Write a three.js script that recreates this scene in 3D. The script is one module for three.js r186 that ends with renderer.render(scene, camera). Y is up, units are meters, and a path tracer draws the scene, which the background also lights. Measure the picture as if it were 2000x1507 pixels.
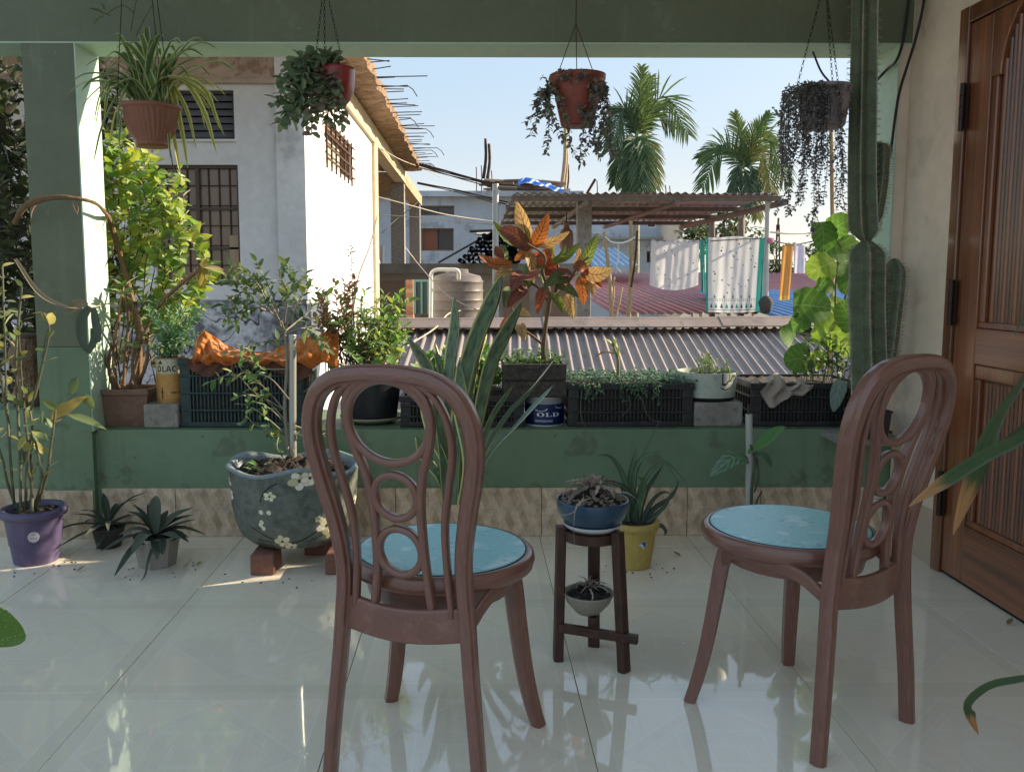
import * as THREE from 'three';
import { mergeGeometries, toCreasedNormals } from 'three/addons/utils/BufferGeometryUtils.js';
import { RoundedBoxGeometry } from 'three/addons/geometries/RoundedBoxGeometry.js';

// ---------------------------------------------------------------- camera, sky, sun, exposure
const FPX = 1700, PPX = 940, PPY = 719, CAMH = 1.06, PITCH = THREE.MathUtils.degToRad(-6.1), YAW = THREE.MathUtils.degToRad(-0.44);
const scene = new THREE.Scene();
const camera = new THREE.PerspectiveCamera(2 * Math.atan(753.5 / FPX) * 180 / Math.PI, 2000 / 1507, 0.05, 900);
camera.position.set(0, CAMH, 0);
camera.rotation.set(PITCH, YAW, 0, 'YXZ');
camera.setViewOffset(2000, 1507, 1000 - PPX, 753 - PPY, 2000, 1507);
camera.updateMatrixWorld(true);
scene.add(camera);
const renderer = new THREE.WebGLRenderer({ antialias: true });
renderer.toneMapping = THREE.LinearToneMapping;
renderer.toneMappingExposure = 2.6;
renderer.shadowMap.enabled = true;
renderer.shadowMap.type = THREE.PCFSoftShadowMap;
renderer.setSize(1024, 771);

const SUN = new THREE.Vector3(0.86, 0.40, -0.26).normalize();
const sun = new THREE.DirectionalLight(new THREE.Color(1.0, 0.84, 0.62), 4.0);
sun.position.copy(SUN).multiplyScalar(40);
sun.castShadow = true;
sun.shadow.mapSize.set(4096, 4096);
Object.assign(sun.shadow.camera, { left: -26, right: 26, top: 26, bottom: -26, near: 1, far: 110 });
sun.shadow.radius = 1.5;
scene.add(sun); scene.add(sun.target);

{ // clear late-afternoon sky: blue above, pale at the horizon, a broad glow of air round the sun
  const W = 512, H = 256, data = new Float32Array(W * H * 4), d = new THREE.Vector3();
  for (let j = 0; j < H; j++) for (let i = 0; i < W; i++) {
    const el = ((j + 0.5) / H - 0.5) * Math.PI, az = ((i + 0.5) / W - 0.5) * 2 * Math.PI;
    d.set(Math.cos(el) * Math.cos(az), Math.sin(el), Math.cos(el) * Math.sin(az));
    const e = Math.max(0, d.y), h = Math.pow(1 - e, 4.2), c = Math.max(0, d.dot(SUN)), k = (j * W + i) * 4;
    const glow = 0.28 * Math.pow(c, 3) + 0.5 * Math.pow(c, 18);
    const low = Math.exp(-e * 13);
    data[k] = 0.186 + 0.07 * h + 0.24 * low + glow * 0.72;
    data[k + 1] = 0.268 + 0.045 * h + 0.12 * low + glow * 0.66;
    data[k + 2] = 0.365 - 0.01 * h - 0.04 * low + glow * 0.53;
    data[k + 3] = 1;
  }
  const t = new THREE.DataTexture(data, W, H, THREE.RGBAFormat, THREE.FloatType);
  t.mapping = THREE.EquirectangularReflectionMapping; t.magFilter = t.minFilter = THREE.LinearFilter;
  t.wrapS = THREE.RepeatWrapping; t.needsUpdate = true;
  scene.background = t; scene.environment = t;
}

// ---------------------------------------------------------------- helpers
const V = (x, y, z) => new THREE.Vector3(x, y, z);
let seed = 7;
function reseed(n) { seed = n >>> 0; }
function rnd() { seed = (seed + 0x6D2B79F5) >>> 0; let t = seed; t = Math.imul(t ^ (t >>> 15), t | 1); t ^= t + Math.imul(t ^ (t >>> 7), t | 61); return ((t ^ (t >>> 14)) >>> 0) / 4294967296; }
const rr = (a, b) => a + (b - a) * rnd();
const lerp = (a, b, t) => a + (b - a) * t, clamp = THREE.MathUtils.clamp, smooth = THREE.MathUtils.smoothstep;
const pick = (a) => a[Math.floor(rnd() * a.length)];
// a pixel of the photograph gives a direction; depth comes from the plane a thing stands in
function ray(px, py) { return V((px - PPX) / FPX, -(py - PPY) / FPX, -1).applyEuler(new THREE.Euler(PITCH, YAW, 0, 'YXZ')); }
function P(px, py, D) { const r = ray(px, py), k = -D / r.z; return V(r.x * k, CAMH + r.y * k, -D); }
function Fl(px, py, y = 0) { const r = ray(px, py), k = (y - CAMH) / r.y; return V(r.x * k, y, r.z * k); }
const ppm = (D) => FPX / (D * 0.9943 + 0.03);   // pixels to a metre at depth D

const used = {};
function numbered(n) { const k = used[n] = (used[n] ?? -1) + 1; return k ? n + '_' + String(k).padStart(3, '0') : n; }
function tag(o, label, category, group, kind) { if (label) o.userData.label = label; if (category) o.userData.category = category; if (group) o.userData.group = group; if (kind) o.userData.kind = kind; return o; }
function thing(name, label, category, pos, turn = 0, group, kind) { const o = new THREE.Group(); o.name = numbered(name); if (pos) o.position.copy(pos); o.rotation.y = turn; scene.add(o); return tag(o, label, category, group, kind); }
function mesh(name, geo, mat, parent = scene) { const m = new THREE.Mesh(Array.isArray(geo) ? join(geo) : geo, mat); m.name = parent === scene ? numbered(name) : name; m.castShadow = m.receiveShadow = true; parent.add(m); return m; }
function join(list) {
  const g = list.map((x) => { let y = x.index ? x.toNonIndexed() : x.clone(); for (const k of Object.keys(y.attributes)) if (!['position', 'normal', 'uv', 'color'].includes(k)) y.deleteAttribute(k); if (!y.attributes.uv) y.setAttribute('uv', new THREE.BufferAttribute(new Float32Array(y.attributes.position.count * 2), 2)); return y; });
  const col = g.some((x) => x.attributes.color);
  if (col) for (const x of g) if (!x.attributes.color) x.setAttribute('color', new THREE.BufferAttribute(new Float32Array(x.attributes.position.count * 3).fill(1), 3));
  return mergeGeometries(g, false);
}
function uvm(g, s = 1) { // uv in metres from the faces' main axis
  const p = g.attributes.position, n = g.attributes.normal, uv = new Float32Array(p.count * 2);
  for (let i = 0; i < p.count; i++) { const ax = Math.abs(n.getX(i)), ay = Math.abs(n.getY(i)), az = Math.abs(n.getZ(i)); let u, v;
    if (ax > ay && ax > az) { u = p.getZ(i); v = p.getY(i); } else if (ay > az) { u = p.getX(i); v = p.getZ(i); } else { u = p.getX(i); v = p.getY(i); }
    uv[i * 2] = u * s; uv[i * 2 + 1] = v * s; }
  g.setAttribute('uv', new THREE.BufferAttribute(uv, 2)); return g;
}
function box(w, h, d, x = 0, y = 0, z = 0, r = 0) { const g = (r ? new RoundedBoxGeometry(w, h, d, 2, Math.min(r, w / 2.01, h / 2.01, d / 2.01)) : new THREE.BoxGeometry(w, h, d)); uvm(g); g.translate(x, y, z); return g; }
function boxB(x0, x1, y0, y1, z0, z1, r = 0) { const g = r ? new RoundedBoxGeometry(x1 - x0, y1 - y0, z1 - z0, 2, r) : new THREE.BoxGeometry(x1 - x0, y1 - y0, z1 - z0); g.translate((x0 + x1) / 2, (y0 + y1) / 2, (z0 + z1) / 2); return uvm(g); }
function lathe(pts, seg = 28) { return new THREE.LatheGeometry(pts.map((p) => new THREE.Vector2(p[0], p[1])), seg); }
function curvePts(pts, n) { return new THREE.CatmullRomCurve3(pts, false, 'centripetal').getPoints(n); }
function tube(pts, r0, r1 = r0, n = 16, sides = 6, rough = 0) { // tapered round sweep
  const c = curvePts(pts, n), pos = [], uv = [], idx = []; let N = null, prev = null, len = 0;
  for (let i = 0; i <= n; i++) {
    const T = c[Math.min(i + 1, n)].clone().sub(c[Math.max(i - 1, 0)]).normalize();
    if (!N) { N = Math.abs(T.y) < 0.9 ? V(0, 1, 0) : V(1, 0, 0); }
    N = N.clone().sub(T.clone().multiplyScalar(N.dot(T))).normalize(); const B = T.clone().cross(N);
    if (i) len += c[i].distanceTo(c[i - 1]);
    const t = i / n; let r = (typeof r0 === 'function' ? r0(t) : lerp(r0, r1, t)); if (rough) r *= 1 + rr(-rough, rough);
    for (let k = 0; k <= sides; k++) { const a = k / sides * Math.PI * 2, q = c[i].clone().addScaledVector(N, Math.cos(a) * r).addScaledVector(B, Math.sin(a) * r); pos.push(q.x, q.y, q.z); uv.push(k / sides, len); }
  }
  const s1 = sides + 1;
  for (let i = 0; i < n; i++) for (let k = 0; k < sides; k++) { const a = i * s1 + k; idx.push(a, a + 1, a + s1, a + 1, a + s1 + 1, a + s1); }
  for (const e of [0, n]) { const ci = pos.length / 3; pos.push(c[e].x, c[e].y, c[e].z); uv.push(0, 0); for (let k = 0; k < sides; k++) idx.push(ci, e * s1 + (e ? k : k + 1), e * s1 + (e ? k + 1 : k)); }
  const g = new THREE.BufferGeometry(); g.setAttribute('position', new THREE.Float32BufferAttribute(pos, 3)); g.setAttribute('uv', new THREE.Float32BufferAttribute(uv, 2)); g.setIndex(idx); g.computeVertexNormals(); return g;
}
function rod(a, b, r, sides = 5) { const g = new THREE.CylinderGeometry(r, r, a.distanceTo(b), sides); g.applyQuaternion(new THREE.Quaternion().setFromUnitVectors(V(0, 1, 0), b.clone().sub(a).normalize())); g.translate((a.x + b.x) / 2, (a.y + b.y) / 2, (a.z + b.z) / 2); return g; }
function sweep(pts, prof, ref, n = 40, scale = null, closed = false) { // profile (x across, y along ref) carried along a curve; ref stays the section's second axis
  const cv = new THREE.CatmullRomCurve3(pts, closed, 'centripetal'), c = cv.getPoints(n), pos = [], uv = [], idx = [], m = prof.length; let len = 0;
  for (let i = 0; i <= n; i++) {
    const T = closed ? cv.getTangent(i / n) : c[Math.min(i + 1, n)].clone().sub(c[Math.max(i - 1, 0)]).normalize();
    const N = ref.clone().sub(T.clone().multiplyScalar(ref.dot(T))).normalize(), B = T.clone().cross(N), s = scale ? scale(i / n) : 1;
    if (i) len += c[i].distanceTo(c[i - 1]);
    for (let k = 0; k <= m; k++) { const q = c[i].clone().addScaledVector(B, prof[k % m][0] * s).addScaledVector(N, prof[k % m][1] * s); pos.push(q.x, q.y, q.z); uv.push(k / m, len); }
  }
  const s1 = m + 1;
  for (let i = 0; i < n; i++) for (let k = 0; k < m; k++) { const a = i * s1 + k; idx.push(a, a + s1, a + 1, a + 1, a + s1, a + s1 + 1); }
  if (!closed) for (const e of [0, n]) { const ci = pos.length / 3; pos.push(c[e].x, c[e].y, c[e].z); uv.push(0, 0); for (let k = 0; k < m; k++) idx.push(ci, e * s1 + (e ? k + 1 : k), e * s1 + (e ? k : k + 1)); }
  let g = new THREE.BufferGeometry(); g.setAttribute('position', new THREE.Float32BufferAttribute(pos, 3)); g.setAttribute('uv', new THREE.Float32BufferAttribute(uv, 2)); g.setIndex(idx); g.computeVertexNormals(); return g;
}
function roundRect(w, h, r, k = 3) { const o = []; for (const [sx, sy, a0] of [[1, 1, 0], [-1, 1, 90], [-1, -1, 180], [1, -1, 270]]) for (let i = 0; i <= k; i++) { const a = (a0 + 90 * i / k) * Math.PI / 180; o.push([sx * (w / 2 - r) + r * Math.cos(a), sy * (h / 2 - r) + r * Math.sin(a)]); } return o; }
// a flat leaf: base at the origin, along +Z, face towards +Y
function leafGeo(L, W, { fold = 0.25, curl = 0.15, n = 4, shape = (t) => Math.pow(Math.sin(Math.PI * Math.pow(t, 0.75)), 0.8), wave = 0, lobes = 0 } = {}) {
  const pos = [], uv = [], idx = [];
  for (let i = 0; i <= n; i++) { const t = i / n; let w = W / 2 * Math.max(shape(t), i === n ? 0 : 0.03); if (lobes) w *= 1 + lobes * Math.sin(t * 19);
    const y = -curl * L * t * t + wave * L * Math.sin(t * 9);
    pos.push(-w, y + fold * w, t * L, 0, y, t * L, w, y + fold * w, t * L); uv.push(0, t, 0.5, t, 1, t); }
  for (let i = 0; i < n; i++) for (let k = 0; k < 2; k++) { const a = i * 3 + k; idx.push(a, a + 3, a + 1, a + 1, a + 3, a + 4); }
  const g = new THREE.BufferGeometry(); g.setAttribute('position', new THREE.Float32BufferAttribute(pos, 3)); g.setAttribute('uv', new THREE.Float32BufferAttribute(uv, 2)); g.setIndex(idx); g.computeVertexNormals(); return g;
}
function aim(pos, dir, up = V(0, 1, 0), s = 1, roll = 0) { // matrix that puts a leaf at pos, pointing along dir
  const Z = dir.clone().normalize(); let X = up.clone().cross(Z); if (X.lengthSq() < 1e-5) X = V(1, 0, 0).cross(Z); X.normalize(); const Y = Z.clone().cross(X);
  const m = new THREE.Matrix4().makeBasis(X, Y, Z); if (roll) m.multiply(new THREE.Matrix4().makeRotationZ(roll)); m.scale(V(s, s, s)); m.setPosition(pos); return m;
}
function blade(pts, width, { n = 12, up = V(0, 1, 0), fold = 0.15, twist = 0, thick = 0, shape = (t) => Math.min(1, t * 4 + 0.35) * Math.pow(1 - t, 0.6), uvRep = 1 } = {}) { // long strap leaf along a curve
  const c = curvePts(pts, n), pos = [], uv = [], idx = [], xs = thick ? [-1, -0.6, 0, 0.6, 1, 0.6, 0, -0.6] : [-1, -0.5, 0, 0.5, 1], m = xs.length; let pb = null;
  for (let i = 0; i <= n; i++) {
    const T = c[Math.min(i + 1, n)].clone().sub(c[Math.max(i - 1, 0)]).normalize(); let B = T.clone().cross(up); if (B.lengthSq() < 0.01) B = pb ? pb.clone() : V(1, 0, 0); B.sub(T.clone().multiplyScalar(B.dot(T))).normalize(); if (pb && B.dot(pb) < 0) B.negate(); pb = B.clone();
    if (twist) B.applyAxisAngle(T, twist * i / n); const N = B.clone().cross(T), w = width / 2 * Math.max(0.02, shape(i / n));
    for (let k = 0; k <= (thick ? m : m - 1); k++) { const a = xs[k % m], off = Math.abs(a) * fold * w + (thick ? (k > 4 ? -1 : 0) * thick * (1 - a * a) * (1 - 0.8 * i / n) : 0); const q = c[i].clone().addScaledVector(B, a * w).addScaledVector(N, off); pos.push(q.x, q.y, q.z); uv.push((a + 1) / 2, i / n * uvRep); }
  }
  const s1 = thick ? m + 1 : m;
  for (let i = 0; i < n; i++) for (let k = 0; k < s1 - 1; k++) { const a = i * s1 + k; idx.push(a, a + s1, a + 1, a + 1, a + s1, a + s1 + 1); }
  const g = new THREE.BufferGeometry(); g.setAttribute('position', new THREE.Float32BufferAttribute(pos, 3)); g.setAttribute('uv', new THREE.Float32BufferAttribute(uv, 2)); g.setIndex(idx); g.computeVertexNormals(); return g;
}
// leaves: [{g, m, M}] - the largest become parts of their own, the rest one joined part
function addLeaves(parent, list, { max = 120, name = 'leaf', rest = 'foliage' } = {}) {
  list.forEach((l, i) => { if (i < max) { const o = new THREE.Mesh(l.g, l.m); o.name = name; o.applyMatrix4(l.M); o.castShadow = o.receiveShadow = true; parent.add(o); } });
  const by = new Map(); for (const l of list.slice(max)) { if (!by.has(l.m)) by.set(l.m, []); by.get(l.m).push((l.g.index ? l.g.toNonIndexed() : l.g.clone()).applyMatrix4(l.M)); }
  for (const [m, gs] of by) { const o = mesh(rest, mergeGeometries(gs), m, parent); o.userData.kind = 'stuff'; }
}
// leaves set along a stem curve
function along(list, pts, { step = 0.03, start = 0.15, end = 1, size = [0.8, 1.2], angle = [0.7, 1.2], geos, mats, up = 0.3, jitter = 0.25, pair = false, droop = 0, whorl = 2.4 }) {
  const cv = new THREE.CatmullRomCurve3(pts, false, 'centripetal'), L = cv.getLength(), n = Math.max(2, Math.floor(L * (end - start) / step)); let ph = rr(0, 6.28);
  for (let i = 0; i <= n; i++) { const t = lerp(start, end, i / n), p = cv.getPointAt(clamp(t, 0, 1)), T = cv.getTangentAt(clamp(t, 0, 1)); ph += whorl;
    let A = Math.abs(T.y) < 0.95 ? V(0, 1, 0).cross(T).normalize() : V(1, 0, 0); const B = T.clone().cross(A);
    for (let s = 0; s < (pair ? 2 : 1); s++) { const a = ph + s * Math.PI, an = rr(angle[0], angle[1]);
      const d = T.clone().multiplyScalar(Math.cos(an)).addScaledVector(A, Math.sin(an) * Math.cos(a)).addScaledVector(B, Math.sin(an) * Math.sin(a)); d.y += up - droop + rr(-jitter, jitter); d.x += rr(-jitter, jitter); d.z += rr(-jitter, jitter); d.normalize();
      list.push({ g: pick(geos), m: pick(mats), M: aim(p, d, V(rr(-0.5, 0.5), 1, rr(-0.5, 0.5)), rr(size[0], size[1]), rr(-0.6, 0.6)) }); } }
}

// ---------------------------------------------------------------- textures
const PERM = new Uint8Array(512), GRX = new Float32Array(256), GRY = new Float32Array(256);
{ let q = 12345; const r = () => (q = (Math.imul(q, 1103515245) + 12345) & 0x7fffffff) / 0x7fffffff; for (let i = 0; i < 256; i++) { PERM[i] = i; const a = r() * 6.2832; GRX[i] = Math.cos(a); GRY[i] = Math.sin(a); } for (let i = 255; i > 0; i--) { const j = Math.floor(r() * (i + 1)), t = PERM[i]; PERM[i] = PERM[j]; PERM[j] = t; } for (let i = 0; i < 256; i++) PERM[i + 256] = PERM[i]; }
function gnoise(x, y, per, z, perY = per) { const xi = Math.floor(x), yi = Math.floor(y), fx = x - xi, fy = y - yi, x0 = ((xi % per) + per) % per, y0 = ((yi % perY) + perY) % perY, x1 = (x0 + 1) % per, y1 = (y0 + 1) % perY, u = fx * fx * (3 - 2 * fx), v = fy * fy * (3 - 2 * fy);
  const h = (a, b) => PERM[(PERM[(PERM[a & 255] + b) & 255] + z) & 255], a = h(x0, y0), b = h(x1, y0), c = h(x0, y1), d = h(x1, y1);
  const n0 = GRX[a] * fx + GRY[a] * fy, n1 = GRX[b] * (fx - 1) + GRY[b] * fy, n2 = GRX[c] * fx + GRY[c] * (fy - 1), n3 = GRX[d] * (fx - 1) + GRY[d] * (fy - 1); return n0 + (n1 - n0) * u + (n2 - n0 + (n0 - n1 - n2 + n3) * u) * v; }
function tnoise(u, v, f, z = 0, o = 4) { let s = 0, a = 0.75, p = Math.max(1, Math.round(f)); for (let i = 0; i < o; i++) { s += a * gnoise(u * p, v * p, p, (z * 17 + i * 31) & 255); p *= 2; a *= 0.5; } return s; } // tiles in u and v (0..1)
function anoise(u, v, fu, fv, z = 0, o = 3) { let s = 0, a = 0.75; for (let i = 0; i < o; i++) { s += a * gnoise(u * fu, v * fv, fu, (z * 17 + i * 31) & 255, fv); fu *= 2; fv *= 2; a *= 0.5; } return s; } // stretched
function tex(n, fn, { srgb = true, rep = [1, 1], h = n } = {}) { const d = new Uint8Array(n * h * 4); for (let j = 0; j < h; j++) for (let i = 0; i < n; i++) { const c = fn((i + 0.5) / n, (j + 0.5) / h), k = (j * n + i) * 4; for (let q = 0; q < 3; q++) d[k + q] = clamp(Math.round(c[q]), 0, 255); d[k + 3] = 255; }
  const t = new THREE.DataTexture(d, n, h); t.wrapS = t.wrapT = THREE.RepeatWrapping; t.magFilter = THREE.LinearFilter; t.minFilter = THREE.LinearFilter; t.repeat.set(rep[0], rep[1]); if (srgb) t.colorSpace = THREE.SRGBColorSpace; t.needsUpdate = true; return t; }
function canvasTex(w, h, draw, srgb = true) { const c = document.createElement('canvas'); c.width = w; c.height = h; draw(c.getContext('2d'), w, h); const t = new THREE.CanvasTexture(c); t.wrapS = t.wrapT = THREE.RepeatWrapping; if (srgb) t.colorSpace = THREE.SRGBColorSpace; return t; }
const toS = (x) => 255 * (x <= 0.0031308 ? 12.92 * x : 1.055 * Math.pow(x, 1 / 2.4) - 0.055);
// mottled paint / plaster: linear base colour with grain and patches; rep is repeats to a metre
function mottle(c, { amt = 0.12, f = 6, grain = 0.05, n = 256, z = 0, rep = 0.7, dirt = null, dirtAmt = 0.5, dirtAt = 0.12, streak = false } = {}) {
  return tex(n, (u, v) => { const a = tnoise(u, v, f, z), b = tnoise(u, v, f * 7, z + 3, 2), k = 1 + amt * a * 2 + grain * b * 2; let m = 0; if (dirt) { m = smooth(tnoise(u, v, f * 1.7, z + 9) + 0.35 * tnoise(u, v, f * 9, z + 5, 2), dirtAt, dirtAt + 0.22) * dirtAmt; if (streak) m = Math.min(0.85, m + 0.3 * smooth(anoise(u, v, 36, 2, z + 4, 3), 0.2, 0.5) + 0.8 * smooth(tnoise(u, v, 46, z + 6, 2), 0.46, 0.58) + 0.5 * (1 - smooth(Math.abs(anoise(u, v, 5, 2, z + 11, 4)), 0.0, 0.006)) * smooth(tnoise(u, v, 3, z + 2), 0, 0.2)); }
    return [0, 1, 2].map((q) => toS(clamp(lerp(c[q] * k, dirt ? dirt[q] : 0, m), 0, 1))); }, { rep: [rep, rep] }); }
const bumpNoise = tex(256, (u, v) => { const a = 128 + 150 * tnoise(u, v, 9, 1) + 60 * tnoise(u, v, 60, 2, 2); return [a, a, a]; }, { srgb: false, rep: [1.5, 1.5] });
const ridged = (x, y, z) => 1 - 2 * Math.abs(gnoise(x, y, 64, z));
function std(c, rough = 0.8, o = {}) { const m = new THREE.MeshStandardMaterial({ roughness: rough, ...o }); m.color.setRGB(c[0], c[1], c[2]); m.side = THREE.DoubleSide; return m; }
function phys(c, rough, o = {}) { const m = new THREE.MeshPhysicalMaterial({ roughness: rough, ...o }); m.color.setRGB(c[0], c[1], c[2]); m.side = THREE.DoubleSide; return m; }
const leafM = (c, tr = 0.4, o = {}) => phys(c, 0.96, { transmission: tr, thickness: 0, clearcoat: 0.25, clearcoatRoughness: 0.38, ...o });

// ================================================================ THE VERANDA
const DW = 3.48, DP = 3.45, DO = 3.66, LEDGE = P(1000, 838, DW).y;
const XL = P(160, 420, DP).x, XLO = P(58, 420, DP).x, XR = P(1741, 450, DP).x, XW = XR + 0.045, BEAM = P(900, 84, DP).y, TILE = 0.603;
const greenLow = [0.155, 0.235, 0.14], mint = [0.138, 0.16, 0.10], mintPale = [0.50, 0.66, 0.53];
const Mroom = {
  green: std([1, 1, 1], 0.55, { map: mottle(greenLow, { amt: 0.1, f: 5, z: 1, dirt: [0.10, 0.12, 0.08], dirtAmt: 0.6, dirtAt: 0.2, n: 512, streak: true }), bumpMap: bumpNoise, bumpScale: 0.0015 }),
  mint: std([1, 1, 1], 0.6, { map: mottle(mint, { amt: 0.07, f: 5, z: 4, dirt: [0.2, 0.24, 0.16], dirtAmt: 0.35, dirtAt: 0.25, n: 512, streak: true }), bumpMap: bumpNoise, bumpScale: 0.0015 }),
  jamb: std([1, 1, 1], 0.6, { map: mottle(mintPale, { amt: 0.06, f: 5, z: 6 }), bumpMap: bumpNoise, bumpScale: 0.001 }),
  cream: std([1, 1, 1], 0.55, { map: mottle([0.80, 0.655, 0.52], { amt: 0.06, f: 4, z: 8, dirt: [0.55, 0.42, 0.3], dirtAmt: 0.4, dirtAt: 0.2 }), bumpMap: bumpNoise, bumpScale: 0.001 }),
  white: std([0.80, 0.77, 0.70], 0.9), grout: std([0.13, 0.12, 0.10], 0.9),
};
const tilePrint = canvasTex(1024, 1024, (g, w) => {
  g.fillStyle = 'rgb(240,228,208)'; g.fillRect(0, 0, w, w);
  reseed(31);
  for (let i = 0; i < 2600; i++) { const x = rr(0, w), y = rr(0, w), l = rr(20, 130); g.strokeStyle = `rgba(${pick(['168,158,142', '222,218,210', '190,182,168'])},${rr(0.04, 0.16)})`; g.lineWidth = rr(0.6, 2.2); g.beginPath(); g.moveTo(x, y); g.lineTo(x + (i % 2 ? l : rr(-3, 3)), y + (i % 2 ? rr(-3, 3) : l)); g.stroke(); }
  const line = (pts, lw, a) => { g.strokeStyle = `rgba(250,249,246,${a})`; g.lineWidth = lw; g.beginPath(); pts.forEach(([x, y], i) => (i ? g.lineTo(x * w, y * w) : g.moveTo(x * w, y * w))); g.closePath(); g.stroke(); };
  const sq = (r, lw, a) => line([[0.5 - r, 0.5 - r], [0.5 + r, 0.5 - r], [0.5 + r, 0.5 + r], [0.5 - r, 0.5 + r]], lw, a), di = (r, lw, a) => line([[0.5, 0.5 - r], [0.5 + r, 0.5], [0.5, 0.5 + r], [0.5 - r, 0.5]], lw, a);
  g.fillStyle = 'rgba(206,196,180,0.16)'; g.fillRect(0, 0, w, 0.075 * w); g.fillRect(0, 0.925 * w, w, 0.075 * w); g.fillRect(0, 0, 0.075 * w, w); g.fillRect(0.925 * w, 0, 0.075 * w, w);
  sq(0.425, 8, 0.34); di(0.41, 8, 0.32); di(0.335, 6, 0.28); di(0.30, 5, 0.35); sq(0.165, 7, 0.34); sq(0.075, 6, 0.42); sq(0.06, 4, 0.4);
  g.fillStyle = 'rgba(206,196,180,0.1)'; g.beginPath(); g.moveTo(0.5 * w, 0.09 * w); g.lineTo(0.91 * w, 0.5 * w); g.lineTo(0.5 * w, 0.91 * w); g.lineTo(0.09 * w, 0.5 * w); g.fill();
});
const smear = tex(256, (u, v) => { const a = 9 + 14 * Math.max(0, tnoise(u, v, 5, 12)) + 16 * smooth(tnoise(u, v, 30, 15, 2), 0.25, 0.5); return [a, a, a]; }, { srgb: false, rep: [0.8, 0.8] });
const tileMats = [0, 1, 2].map((i) => phys([0.99 - 0.025 * i, 0.985 - 0.03 * i, 0.97 - 0.035 * i], 1, { map: tilePrint, roughnessMap: smear, ior: 1.78, specularIntensity: 1 }));
{ // floor: polished printed tiles with dark joints
  const fl = thing('floor', 'pale polished floor tiles with a printed diamond pattern', 'floor', null, 0, null, 'structure');
  const x0 = Fl(670, 1349).x, d0 = 2.133, gap = 0.0017;
  mesh('grout_bed', boxB(-4.0, XW + 0.1, -0.06, -0.0035, -DW - 0.02, 3.0), Mroom.grout, fl);
  const tileGeo = (w, d) => { const g = new RoundedBoxGeometry(w, 0.012, d, 1, 0.0012), p = g.attributes.position, uv = g.attributes.uv; for (let i = 0; i < p.count; i++) uv.setXY(i, p.getX(i) / TILE + 0.5, p.getZ(i) / TILE + 0.5); return g; };
  const full = tileGeo(TILE - gap, TILE - gap); reseed(5);
  const rows = []; for (let k = -7; k <= 2; k++) rows.push([d0 + k * 0.6, d0 + (k + 1) * 0.6]);
  for (const [a, b0] of rows) { const b = Math.min(b0, DW - 0.004);
    for (let i = -5; i <= 4; i++) { const xa = x0 + i * TILE, xb = Math.min(xa + TILE, XW); if (xb - xa < 0.02 || xa < -3.7) continue;
      const whole = xb - xa > 0.6 && b - a > 0.599, t = mesh('tile', whole ? full : tileGeo(xb - xa - gap, b - a - gap), tileMats[Math.floor(rnd() * 3)], fl);
      t.position.set((xa + xb) / 2, -0.006 + rr(-0.0004, 0.0004), -(a + b) / 2); t.rotation.set(rr(-0.0012, 0.0012), 0, rr(-0.0012, 0.0012)); } }
}
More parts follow.
